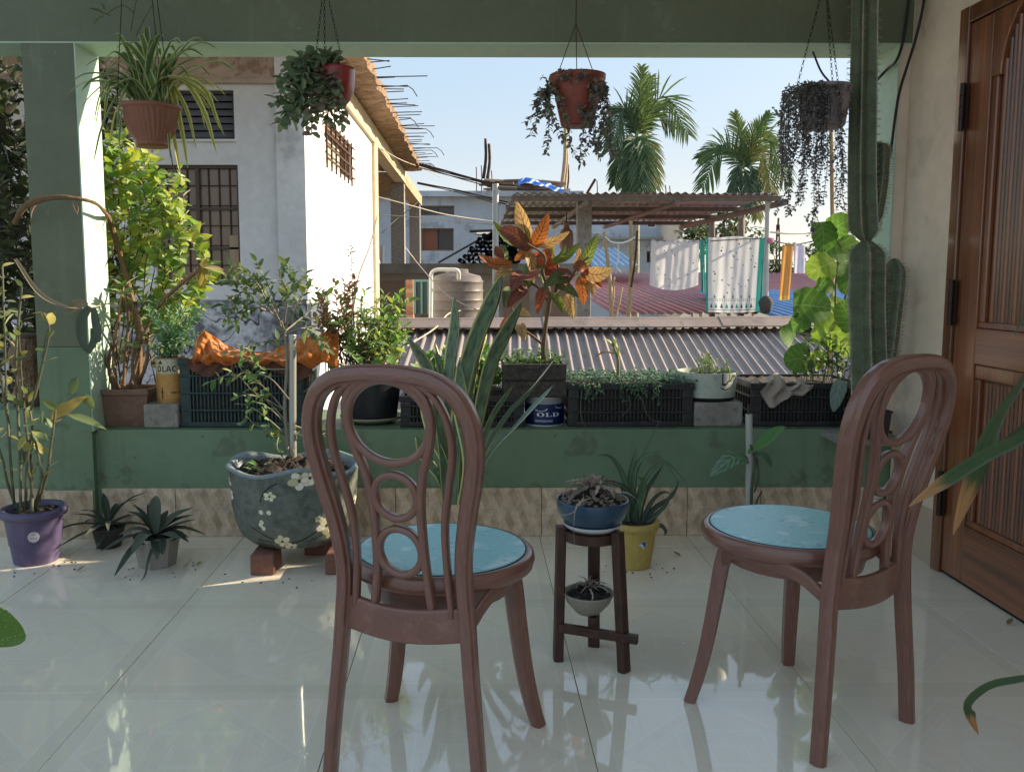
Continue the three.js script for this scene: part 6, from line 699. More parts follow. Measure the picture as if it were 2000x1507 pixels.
{ // ---- plants that lean into the frame from beside the viewer
  const D = 1.62, b = V(1.28, 0, -1.28), t = thing('potted_dracaena', 'strap-leaved plant with brown withered tips in front of the door', 'potted plant', b), q = rel(t);
  mesh('pot', profilePot(0.11, 0.14, 0.25, 0.012, 0.035), std([0.2, 0.09, 0.06], 0.6), t); mesh('soil', soilTop(0.125, 0.225), soilM, t); mesh('stem', tube([V(0, 0.2, 0), V(0.01, 0.5, 0), V(-0.01, 0.78, 0.0)], 0.017, 0.013, 12, 9, 0.08), stemBrown, t);
  const lm = leafM([1, 1, 1], 0.2, { map: tex(128, (u, v) => { const tip = smooth(v + 0.05 * tnoise(u, v, 8, 3), 0.78, 0.86), n = 1 + 0.25 * tnoise(u, v, 9, 2) + 0.55 * anoise(u, v, 34, 2, 3, 2); return [toS(lerp(0.05, 0.42, tip) * n), toS(lerp(0.085, 0.2, tip) * n), toS(lerp(0.022, 0.07, tip) * n)]; }, { h: 256 }) }), top = V(-0.01, 0.78, 0);
  for (const [pts, w] of [[[[2060, 690, 1.42], [1990, 770, 1.5], [1945, 845, 1.55], [1905, 940, 1.58], [1862, 1045, 1.6]], 0.042], [[[2070, 800, 1.42], [2000, 860, 1.48], [1930, 895, 1.52], [1850, 945, 1.55], [1774, 990, 1.56]], 0.042], [[[2080, 780, 1.45], [2010, 830, 1.5], [1960, 870, 1.55], [1935, 900, 1.58]], 0.03], [[[2090, 1300, 1.36], [2010, 1325, 1.45], [1935, 1340, 1.5], [1895, 1372, 1.52], [1897, 1400, 1.53], [1912, 1435, 1.54]], 0.018], [[[2060, 640, 1.4], [2010, 620, 1.4], [1985, 650, 1.42], [1975, 665, 1.43]], 0.012]]) mesh('leaf', blade([top, ...pts.map(([x, y, d]) => q(x, y, d))], w, { n: 26, up: V(-0.4, 1, 0.6), fold: 0.35, twist: 0.4, shape: (u) => Math.min(1, 0.4 + u * 2) * (u > 0.8 ? Math.pow((1 - u) / 0.2, 0.7) : 1) }), lm, t);
  reseed(109); for (let i = 0; i < 12; i++) { const a = i * 2.4, d = V(Math.abs(Math.cos(a)) * 0.8 + 0.05, 0, Math.sin(a) * 0.3 + 0.35), l = rr(0.3, 0.5); mesh('leaf', blade([top, top.clone().addScaledVector(d, l * 0.4).add(V(0, rr(0.1, 0.3), 0)), top.clone().addScaledVector(d, l).add(V(0, rr(-0.1, 0.2), 0))], 0.035, { n: 10, fold: 0.3 }), lm, t); }
  const b2 = V(-1.16, 0, -1.42), t2 = thing('potted_spotted_plant', 'broad pale-speckled green leaf reaching over the floor at the left', 'potted plant', b2), q2 = rel(t2);
  mesh('pot', profilePot(0.09, 0.115, 0.2, 0.01, 0.03), std([0.2, 0.09, 0.06], 0.6), t2); mesh('soil', soilTop(0.105, 0.18), soilM, t2);
  const dm = leafM([1, 1, 1], 0.3, { map: tex(256, (u, v) => { const s = smooth(tnoise(u, v, 26, 5, 1), 0.24, 0.36), n = 1 + 0.3 * tnoise(u, v, 6, 2); return [toS(lerp(0.12, 0.6, s) * n), toS(lerp(0.24, 0.62, s) * n), toS(lerp(0.03, 0.36, s) * n)]; }) });
  mesh('stalk', tube([V(0, 0.17, 0), q2(-120, 1170, 1.5), q2(-70, 1215, 1.55)], 0.005, 0.004, 10, 6), stemGreen, t2);
  mesh('leaf', blade([q2(-70, 1215, 1.55), q2(-30, 1222, 1.58), q2(10, 1235, 1.6), q2(49, 1246, 1.62)], 0.088, { n: 14, up: V(0.1, 1, 0.55), fold: 0.2, shape: (u) => Math.pow(Math.sin(Math.PI * (0.1 + 0.89 * u)), 0.6) }), dm, t2);
  for (const [x, y, a] of [[-200, 1100, 0], [-260, 1250, 1], [-150, 1020, 2]]) { mesh('stalk', tube([V(0, 0.17, 0), V(0, 0.3, 0).lerp(q2(x, y, 1.5), 0.6), q2(x, y, 1.5)], 0.005, 0.004, 10, 6), stemGreen, t2); mesh('leaf', blade([q2(x, y, 1.5), q2(x - 40, y + 10, 1.5), q2(x - 90, y + 40, 1.5)], 0.085, { n: 10, up: V(0.1, 1, 0.5), shape: (u) => Math.pow(Math.sin(Math.PI * (0.1 + 0.89 * u)), 0.6) }), dm, t2); }
  mesh('leaf', blade([V(0, 0.18, 0), q2(-60, 900, 1.7), q2(-20, 920, 1.75), q2(12, 944, 1.78)], 0.028, { n: 12 }), leafM([0.3, 0.3, 0.06], 0.4), t2);
}

// ================================================================ OUTSIDE
const GY = -3.2;
{ const g = new THREE.PlaneGeometry(900, 900, 1, 1).rotateX(-Math.PI / 2); uvm(g, 0.2); g.translate(0, GY, 0); tag(mesh('ground', g, std([1, 1, 1], 0.95, { map: mottle([0.17, 0.15, 0.11], { amt: 0.3, f: 5, rep: 1, dirt: [0.07, 0.1, 0.04], dirtAmt: 0.6, dirtAt: 0.05 }) })), 'dusty ground between the houses', 'ground', null, 'structure');
  const w = thing('lower_storey_wall', 'storey wall below the veranda', 'wall', null, 0, null, 'structure'); mesh('wall_body', boxB(-4.0, XW + 0.15, GY, -0.1, -DO, -DO + 0.2), Mroom.cream, w); }
// wall in the x-y plane with rectangular openings, thickness towards -z
function wallHoles(x0, x1, y0, y1, th, holes) { const xs = [...new Set([x0, x1, ...holes.flatMap((h) => [h[0], h[1]])])].sort((a, b) => a - b), ys = [...new Set([y0, y1, ...holes.flatMap((h) => [h[2], h[3]])])].sort((a, b) => a - b), out = []; for (let i = 0; i < xs.length - 1; i++) for (let j = 0; j < ys.length - 1; j++) { const cx = (xs[i] + xs[i + 1]) / 2, cy = (ys[j] + ys[j + 1]) / 2; if (!holes.some((h) => cx > h[0] && cx < h[1] && cy > h[2] && cy < h[3])) out.push(boxB(xs[i], xs[i + 1], ys[j], ys[j + 1], -th, 0)); } return out; }
const rust = std([0.07, 0.035, 0.022], 0.8, { metalness: 0.3 });
{ // ---- the white plastered house on the left
  const D = 10, cx = -1.92, h = thing('plastered_house', 'white plastered house with bare rebar sticking out of its roof slab', 'house', V(cx, GY, -D)), o = h.position, A = (px, py, d = D) => P(px, py, d).sub(o);
  const slabY = 3.85 - GY;
  const plaster = std([1, 1, 1], 0.9, { map: tex(512, (u, v) => { const n = 1 + 0.1 * tnoise(u, v, 4, 3) + 0.05 * tnoise(u, v, 40, 4, 2), s = smooth(tnoise(u, v, 6, 5) + 0.4 * tnoise(u, v, 24, 6, 3), 0.28, 0.6) * 0.35; return [lerp(222, 138, s) * n, lerp(222, 138, s) * n, lerp(222, 140, s) * n]; }, { rep: [0.25, 0.25] }), bumpMap: bumpNoise, bumpScale: 0.004 });
  const mould = std([1, 1, 1], 0.95, { map: tex(512, (u, v) => { const a = tnoise(u, v, 5, 21), b = tnoise(u, v, 18, 22), c = Math.abs(tnoise(u, v, 7, 23, 3)), cr = 1 - smooth(c, 0.0, 0.028), s = clamp(smooth(a + 0.7 * b, -0.25, 0.45), 0, 1), n = 1 + 0.2 * tnoise(u, v, 60, 24, 2); const k = lerp(1.0, 0.5, s) * (1 - 0.7 * cr) * n; return [206 * k, 206 * k, 212 * k]; }, { rep: [0.42, 0.42] }), bumpMap: bumpNoise, bumpScale: 0.01 });
  const band = std([1, 1, 1], 0.9, { map: mottle([0.50, 0.38, 0.31], { amt: 0.2, f: 5, rep: 0.5, dirt: [0.26, 0.15, 0.1], dirtAmt: 0.6, dirtAt: 0.1 }) });
  const creamT = std([1, 1, 1], 0.85, { map: mottle([0.58, 0.47, 0.30], { amt: 0.1, rep: 0.6 }) });
  const w1 = [A(330, 300).x, A(459, 300).x, A(400, 272).y, A(400, 175).y], w2 = [A(300, 400).x, A(466, 400).x, A(400, 556).y, A(400, 321).y], x0 = -5.5, mouldY = A(500, 585).y, bandY = A(500, 156).y;
  mesh('front_wall', wallHoles(x0, -0.002, mouldY, bandY, 0.25, [w1, w2].map((w) => [w[0], w[1], Math.max(w[2], mouldY + 0.001), w[3]])), plaster, h);
  mesh('mouldy_base', boxB(x0, -0.003, 0, mouldY - 0.002, -0.25, 0.012), mould, h);
  mesh('roof_band', boxB(x0, -0.003, bandY + 0.002, slabY - 0.002, -0.25, 0.03), band, h);
  mesh('string_course', boxB(x0, -0.004, bandY - 0.045, bandY, 0.031, 0.075), band, h);
  mesh('corner_column', boxB(A(541, 300).x, 0.02, mouldY + 0.003, slabY - 0.003, -0.35, 0.045), plaster, h);
  // windows of the front
  const glass = phys([0.035, 0.026, 0.02], 0.12, { clearcoat: 0.3 }), fr = std([0.06, 0.055, 0.05], 0.6), curtain = std([0.23, 0.14, 0.085], 0.85);
  { const [a, b, c, d] = w1, t = mesh('window', [boxB(a, b, c, c + 0.03, -0.15, -0.06), boxB(a, b, d - 0.03, d, -0.15, -0.06), boxB(a, a + 0.03, c + 0.03, d - 0.03, -0.15, -0.06), boxB(b - 0.03, b, c + 0.03, d - 0.03, -0.15, -0.06)], fr, h); for (let k = 0; k < 6; k++) { const g = boxB(a + 0.03, b - 0.03, -0.04, 0.04, -0.004, 0.004); g.rotateX(-0.6); g.translate(0, lerp(c + 0.07, d - 0.07, k / 5), -0.1); mesh('louvre', g, phys([0.16, 0.17, 0.19], 0.2), t); } mesh('sun_ledge', boxB(a - 0.02, b + 0.02, c - 0.025, c, -0.02, 0.05), plaster, t); }
  { const [a, b, c, d] = w2, xm = lerp(a, b, 0.5), t = mesh('window', [boxB(a, b, c, c + 0.035, -0.15, -0.05), boxB(a, b, d - 0.035, d, -0.15, -0.05), boxB(a, a + 0.03, c + 0.035, d - 0.035, -0.15, -0.05), boxB(b - 0.03, b, c + 0.035, d - 0.035, -0.15, -0.05), boxB(xm - 0.02, xm + 0.02, c + 0.035, d - 0.035, -0.149, -0.051), boxB(a + 0.03, b - 0.03, lerp(c, d, 0.64) - 0.014, lerp(c, d, 0.64) + 0.014, -0.14, -0.06), boxB(a + 0.03, b - 0.03, lerp(c, d, 0.31) - 0.012, lerp(c, d, 0.31) + 0.012, -0.14, -0.06)], std([0.09, 0.06, 0.045], 0.6), h);
    for (const [p, q] of [[a + 0.03, xm - 0.02], [xm + 0.02, b - 0.03]]) for (const [r, s] of [[0.02, 0.3], [0.32, 0.63], [0.65, 0.98]]) mesh('pane', boxB(p, q, lerp(c, d, r), lerp(c, d, s), -0.112, -0.106), phys([0.19, 0.125, 0.085], 0.22, { clearcoat: 0.4 }), t);
    for (let k = 1; k < 8; k++) { const x = lerp(a, b, k / 8); mesh('bar', boxB(x - 0.006, x + 0.006, c + 0.03, d - 0.03, -0.095, -0.083), rust, t); } for (let k = 1; k < 6; k++) { const y = lerp(c, d, k / 6); mesh('bar', boxB(a + 0.03, b - 0.03, y - 0.005, y + 0.005, -0.082, -0.074), rust, t); }
    mesh('boarding', boxB(lerp(a, b, 0.86), b - 0.03, c + 0.04, lerp(c, d, 0.42), -0.072, -0.06), std([0.42, 0.30, 0.2], 0.8), t); }
  // sunlit side wall, running away from the veranda (built along x, then turned)
  const side = new THREE.Group(); const T = (g) => { g.rotateY(Math.PI / 2); return g; }; // local x -> -z (depth), thickness towards -x
  const sw = [1.4, 3.95, 2.52 - GY, 3.06 - GY];
  mesh('side_wall', wallHoles(0.26, 7.0, 0, slabY - 0.32, 0.22, [sw]).map(T), plaster, h);
  mesh('trim_beam', T(boxB(0.05, 14.0, slabY - 0.318, slabY - 0.003, -0.2, 0.06)), creamT, h);
  mesh('pilaster', T(boxB(6.6, 7.15, 0, slabY - 0.322, -0.22, 0.055)), creamT, h);
  { const t = mesh('window', [T(boxB(sw[0], sw[1], sw[2], sw[2] + 0.04, -0.14, -0.05)), T(boxB(sw[0], sw[1], sw[3] - 0.04, sw[3], -0.14, -0.05)), T(boxB(sw[1] - 0.12, sw[1], sw[2] + 0.04, sw[3] - 0.04, -0.14, -0.05))], std([0.28, 0.17, 0.11], 0.7), h); for (let k = 0; k < 7; k++) { const x = lerp(sw[0] + 0.05, sw[1] - 0.2, k / 6); mesh('bar', T(boxB(x - 0.018, x + 0.018, sw[2] - 0.08, sw[3] + 0.03, 0.01, 0.03)), rust, t); } for (let k = 0; k < 4; k++) { const y = lerp(sw[2] + 0.04, sw[3] - 0.04, k / 3); mesh('bar', T(boxB(sw[0] - 0.05, sw[1], y - 0.012, y + 0.012, 0.031, 0.045)), rust, t); } mesh('shutter', T(boxB(sw[0], sw[1], sw[2], sw[3], -0.2, -0.16)), std([0.46, 0.40, 0.33], 0.8), t); }
  // roof slab with a ragged edge and the rebar
  const slabM = std([1, 1, 1], 0.95, { map: mottle([0.26, 0.17, 0.10], { amt: 0.35, f: 8, rep: 0.5, grain: 0.3, dirt: [0.10, 0.06, 0.04], dirtAmt: 0.7, dirtAt: 0.1 }), bumpMap: bumpNoise, bumpScale: 0.03 });
  { reseed(121); const g = new THREE.BoxGeometry(6.2, 0.16, 16.5, 24, 2, 90), p = g.attributes.position; for (let i = 0; i < p.count; i++) { const e = Math.sin(p.getZ(i) * 5.1) * 0.02 + Math.sin(p.getZ(i) * 13.7) * 0.015 + Math.sin(p.getZ(i) * 31) * 0.01; if (p.getX(i) > 3.0) p.setX(i, p.getX(i) + e); p.setY(i, p.getY(i) + 0.014 * Math.sin(p.getX(i) * 9 + p.getZ(i) * 4) + 0.01 * Math.sin(p.getZ(i) * 11)); } g.computeVertexNormals(); uvm(g); g.translate(0.49 - 3.1, slabY + 0.085, -5.6); mesh('roof_slab', g, slabM, h); }
  for (let i = 0; i < 54; i++) { const z = 1.2 - i * 0.275 + rr(-0.05, 0.05), y = slabY + rr(0.04, 0.14), l = rr(0.22, 0.5) * (rnd() < 0.12 ? 1.7 : 1), a = V(0.4, y, z), b = V(0.5 + l, y + rr(-0.04, 0.05), z + rr(-0.06, 0.06)), pts = [a, a.clone().lerp(b, 0.6), b]; if (rnd() < 0.12) pts.push(b.clone().add(V(0.12, -0.16, 0))); mesh('rebar', tube(pts, 0.0075, 0.0075, 5, 4), rust, h); }
  mesh('room_back_wall', boxB(x0, -0.23, 0, slabY - 0.002, -6.9, -6.7), plaster, h); mesh('room_end_wall', boxB(x0, x0 + 0.2, 0, slabY - 0.002, -6.69, -0.26), plaster, h); mesh('room_floor', boxB(x0 + 0.21, -0.23, mouldY - 0.3, mouldY - 0.15, -6.69, -0.26), plaster, h);
  // open porch columns further back
  for (const [px, d] of [[777, 23.7], [810, 30.4]]) { const x = A(px, 500, d).x; mesh('porch_column', boxB(x - 0.18, x + 0.18, 0, slabY - 0.34, -(d - D) - 0.36, -(d - D)), concreteM, h); }
  mesh('porch_beam', boxB(-0.3, 0.06, slabY - 0.34, slabY - 0.01, -21.2, -14.0), std([1, 1, 1], 0.9, { map: mottle([0.42, 0.28, 0.17], { amt: 0.2, rep: 0.5 }) }), h);
  mesh('porch_back_wall', boxB(-4.5, -3.9, 1.6, slabY - 0.02, -21, -7), std([0.2, 0.14, 0.11], 0.9), h); mesh('porch_ceiling', boxB(-4.5, 0.0, slabY - 0.06, slabY - 0.004, -21, -14.0), slabM, h);
}
{ // ---- rods drooping from the slab to a steel post
  const t = thing('rebar_bundle', 'long bundle of rusty rods sagging from the roof slab across the sky', 'rods', P(825, 330, 23)), q = rel(t); reseed(122);
  for (let i = 0; i < 9; i++) { const a = q(800 + rr(0, 30), 322 + rr(-5, 5), 22.8), b = q(975 + rr(-30, 20), 364 + rr(-4, 5), 21); mesh('rod', tube([a, a.clone().lerp(b, 0.5).add(V(0, rr(-0.05, 0.05), rr(-0.1, 0.1))), b], 0.012, 0.012, 8, 4), rust, t); }
  for (let i = 0; i < 5; i++) { const a = q(815, 356 + rr(-3, 3), 24), b = q(995 + rr(-20, 5), 396 + rr(-3, 3), 22); mesh('rod', tube([a, a.clone().lerp(b, 0.5).add(V(0, 0.04, 0)), b], 0.011, 0.011, 6, 4), rust, t); }
}
const bluePlaster = std([1, 1, 1], 0.9, { map: mottle([0.42, 0.46, 0.52], { amt: 0.12, f: 6, rep: 0.15, dirt: [0.2, 0.22, 0.25], dirtAmt: 0.5, dirtAt: 0.18 }) });
function farHouse(name, label, D, px0, px1, pyTop, wins, mat, { roofEdge = true, depth = 6 } = {}) { const a = P(px0, pyTop, D), b = P(px1, pyTop, D), h = thing(name, label, 'house', V((a.x + b.x) / 2, GY, -D)), o = h.position, hy = a.y - GY, x0 = a.x - o.x, x1 = b.x - o.x, holes = wins.map((w) => { const p = P(w[0], w[3], D).sub(o), r = P(w[1], w[2], D).sub(o); return [p.x, r.x, p.y, r.y]; });
  mesh('front_wall', wallHoles(x0, x1, 0, hy, 0.3, holes), mat, h); mesh('building_mass', boxB(x0, x1, 0, hy, -depth, -0.9), mat, h); mesh('flank', boxB(x0, x0 + 0.3, 0, hy, -0.9, -0.3), mat, h); mesh('flank', boxB(x1 - 0.3, x1, 0, hy, -0.9, -0.3), mat, h); mesh('roof', boxB(x0 - 0.12, x1 + 0.12, hy, hy + 0.22, -depth - 0.1, roofEdge ? 0.35 : 0.05), mat, h);
  holes.forEach(([p, q, r, s], i) => { const w = mesh('window', [boxB(p, q, r, r + 0.06, -0.25, -0.12), boxB(p, q, s - 0.06, s, -0.25, -0.12), boxB(p, p + 0.06, r + 0.06, s - 0.06, -0.25, -0.12), boxB(q - 0.06, q, r + 0.06, s - 0.06, -0.25, -0.12)], wins[i][4] === 'white' ? std([0.75, 0.76, 0.78], 0.6) : std([0.2, 0.12, 0.08], 0.7), h); mesh('pane', boxB(p + 0.06, (p + q) / 2, r + 0.06, s - 0.06, -0.22, -0.2), wins[i][4] === 'warm' ? std([0.22, 0.075, 0.04], 0.5) : phys([0.04, 0.045, 0.05], 0.15), w); mesh('pane', boxB((p + q) / 2 + 0.03, q - 0.06, r + 0.06, s - 0.06, -0.22, -0.2), phys([0.05, 0.055, 0.065], 0.15), w); }); return h; }
farHouse('grey_house', 'unfinished blue-grey house with two shuttered openings', 36, 735, 1132, 384, [[822, 887, 401, 420], [823, 886, 445, 489, 'warm'], [988, 1010, 400, 412], [1012, 1040, 470, 500]], bluePlaster);
farHouse('stained_flats', 'damp-stained blue flats with a small white window', 46, 1150, 1306, 424, [[1264, 1283, 430, 444, 'white'], [1263, 1272, 490, 512]], bluePlaster, { roofEdge: false });
farHouse('cream_house', 'pale cream house edge between the flats and the trees', 44, 1307, 1334, 428, [], std([0.62, 0.5, 0.4], 0.9), { roofEdge: false });
{ const h = thing('ledge_slab', 'concrete floor slab running across the stained flats', 'slab', P(1232, 465, 45.6)); mesh('slab', box(4.3, 0.12, 0.8), concreteM, h); }
{ // ---- low deck, pipe pile, planks and tarpaulin
  const d = thing('flat_roof', 'dark flat concrete roof carrying the pipe pile', 'roof', V(P(870, 520, 21.5).x, GY, -21.5)), y = P(870, 514, 20).y - GY, x0 = P(690, 520, 20).x - d.position.x, x1 = P(1160, 520, 20).x - d.position.x;
  mesh('slab', boxB(x0, x1, y - 0.22, y, -2.6, 1.5), std([1, 1, 1], 0.9, { map: mottle([0.12, 0.115, 0.11], { amt: 0.3, rep: 0.5 }) }), d); mesh('walls', boxB(x0 + 0.25, x1 - 0.25, 0, y - 0.222, -2.4, 1.2), std([1, 1, 1], 0.9, { map: mottle([0.17, 0.165, 0.16], { amt: 0.25, rep: 0.4 }) }), d);
  for (const px of [760, 845, 1010, 1090]) { const x = P(px, 540, 20).x - d.position.x; mesh('opening', boxB(x - 0.3, x + 0.3, y - 1.3, y - 0.4, 1.15, 1.21), std([0.14, 0.10, 0.08], 0.8), d); }
  const t = thing('pipe_pile', 'pile of black plastic pipes stacked on the flat roof', 'pipes', V(P(955, 514, 20.6).x, y + GY, -20.6)); reseed(131); const pg = new THREE.CylinderGeometry(0.055, 0.055, 2.2, 10, 1, true).rotateX(Math.PI / 2), pm = std([0.018, 0.019, 0.022], 0.45);
  for (let r = 0; r < 7; r++) { const n = 12 - r; for (let i = 0; i < n; i++) { const m = mesh('pipe', pg, pm, t); m.position.set(-0.62 + r * 0.085 + i * 0.112 + rr(-0.015, 0.015), 0.056 + r * 0.094, rr(-0.25, 0.25)); m.rotation.y = rr(-0.03, 0.03); } }
  for (let i = 0; i < 10; i++) mesh('pipe', rod(V(-0.5 + rr(0, 1.2), 0.6 + rr(0, 0.15), rr(-0.4, 0.4)), V(0.3 + rr(0, 0.8), 0.68 + rr(0, 0.15), rr(-0.4, 0.4)), 0.035, 8), i % 3 ? pm : std([0.4, 0.4, 0.4], 0.5), t);
  mesh('prop', rod(V(-1.15, 0.02, 0.8), V(0.1, 0.72, 0.8), 0.025, 6), pm, t);
  const yR = P(1040, 374, 34).y, w = thing('plank_stack', 'untidy stack of old planks on the far roof', 'planks', V(P(1030, 374, 35).x, yR, -36.6)); reseed(132); const wm = [[0.3, 0.21, 0.14], [0.2, 0.14, 0.1], [0.42, 0.33, 0.24]].map((c) => std(c, 0.9));
  for (let r = 0; r < 7; r++) for (let i = 0; i < 5; i++) { const m = mesh('plank', box(rr(0.7, 1.5), 0.075, rr(0.15, 0.3)), wm[(r + i) % 3], w); m.position.set(-1.2 + i * 0.55 + rr(-0.2, 0.2) + r * 0.03, 0.2 + r * 0.08, rr(-0.5, 0.5)); m.rotation.set(0, rr(-0.5, 0.5), rr(-0.07, 0.07)); }
  const tp = cloth('blue_tarpaulin', 'bright blue tarpaulin slumped over the plank stack', (u, v) => { const x = lerp(1012, 1102, u), top = 352 - 6 * Math.sin(u * 7) + (u > 0.7 ? (u - 0.7) * 60 : 0), p = P(x, lerp(top, 372, v * (0.45 + 0.55 * smooth(u, 0.55, 0.8))), 35.6 - 0.5 * v); p.z += 0.08 * Math.sin(u * 22 + v * 5); p.y += 0.03 * Math.sin(u * 13 - v * 7); return p; }, phys([0.02, 0.13, 0.52], 0.45), 50, 16, 'tarpaulin');
}
{ // ---- bamboo poles standing about
  const bam = std([1, 1, 1], 0.7, { map: mottle([0.38, 0.28, 0.16], { amt: 0.2, rep: 3 }) });
  const pole = (p, q, D, r, label, m = bam) => { const a = P(p[0], p[1], D), b = P(q[0], q[1], D), t = thing('pole', label, 'pole', b.clone()), o = t.position; mesh('shaft', tube([b.clone().sub(o), a.clone().lerp(b, 0.5).sub(o).add(V(r * 0.8, 0, 0)), a.clone().sub(o)], r, r * 0.8, 14, 7, 0.08), m, t); return t; };
  pole([948, 270], [944, 348], 36.5, 0.07, 'taller of the twin bare poles on the grey house roof', rust); pole([955, 280], [952, 348], 36.5, 0.07, 'shorter of the twin bare poles on the grey house roof', rust);
  pole([1104, 245], [1096, 372], 36.5, 0.09, 'thick bamboo pole behind the brick-red hanging pot'); pole([1107, 265], [1102, 372], 36.8, 0.07, 'bamboo pole close beside the thick one'); pole([1110, 320], [1108, 372], 37, 0.04, 'short thin rod beside the bamboo poles', rust);
  for (const [x, y] of [[930, 325], [940, 322], [1166, 352], [1300, 360], [1308, 362], [960, 332]]) pole([x, y], [x, 384], 38, 0.025, 'thin rod sticking up over the far roofs', rust).userData.group = 'thin rods over the far roofs';
  pole([1180, 452], [1195, 640], 8.3, 0.022, 'leaning bamboo post holding the slack white rope'); pole([1232, 430], [1226, 640], 8.6, 0.024, 'upright bamboo post beside the white spotted cloth'); pole([1245, 450], [1233, 560], 8.5, 0.012, 'thin stick lashed to the bamboo post', rust); pole([1200, 540], [1190, 640], 8.2, 0.012, 'forked dry stick beside the leaning post'); pole([1215, 560], [1196, 640], 8.2, 0.012, 'dry stick leaning towards the forked one');
  pole([1624, 235], [1622, 740], 4.05, 0.011, 'thin bamboo cane behind the dark stringy hanging plant');
  const rp = mesh('rope', tube([P(1182, 462, 8.28), P(1195, 472, 8.28), P(1212, 474, 8.3), P(1235, 466, 8.5), P(1241, 462, 8.5)], 0.008, 0.008, 20, 5), std([0.7, 0.68, 0.62], 0.9)); tag(rp, 'slack white rope between two bamboo posts', 'rope');
  const rp2 = mesh('rope', tube([P(1207, 474, 8.3), P(1208, 505, 8.3), P(1204, 520, 8.3), P(1212, 530, 8.3)], 0.006, 0.006, 14, 5), std([0.7, 0.68, 0.62], 0.9)); tag(rp2, 'loose white rope end dangling below the slack rope', 'rope');
}
// ---------------------------------------------------------------- corrugated roofs
function corrugated(w, L, pitch, amp, square = false) { // width along x, length along z, ribs along z
  const per = square ? 8 : 8, n = Math.round(w / pitch) * per, g = new THREE.PlaneGeometry(w, L, n, 1).rotateX(-Math.PI / 2), p = g.attributes.position; for (let i = 0; i < p.count; i++) { const s = Math.cos((p.getX(i) / pitch) * Math.PI * 2); p.setY(i, amp * (square ? clamp(s * 2.2 - 0.9, -1, 1) : s)); } g.computeVertexNormals(); uvm(g); return g; }
function roof(name, label, { x0, x1, D0, y0, D1, y1, pitch, amp, sheet, mat, square, skew = 0, category = 'roof' }) { // from the near lower edge D0,y0 to the far upper edge D1,y1
  const t = thing(name, label, category, V((x0 + x1) / 2, y1, -(D0 + D1) / 2)), L = Math.hypot(D1 - D0, y1 - y0), ang = Math.atan2(y1 - y0, D1 - D0), n = Math.ceil((x1 - x0) / sheet), sw = (x1 - x0) / n, per = Math.round(sw / pitch), g = corrugated(per * pitch + pitch * 0.3, L, sw / per, amp, square); reseed(140);
  for (let i = 0; i < n; i++) { const m = mesh('roof_sheet', g, Array.isArray(mat) ? mat[i % mat.length] : mat, t); m.rotation.order = 'YXZ'; m.rotation.set(ang, skew, 0); m.position.set(x0 + (i + 0.5) * sw - t.position.x, (y0 + y1) / 2 - y1 + (i % 2) * 0.006, 0); } return t; }
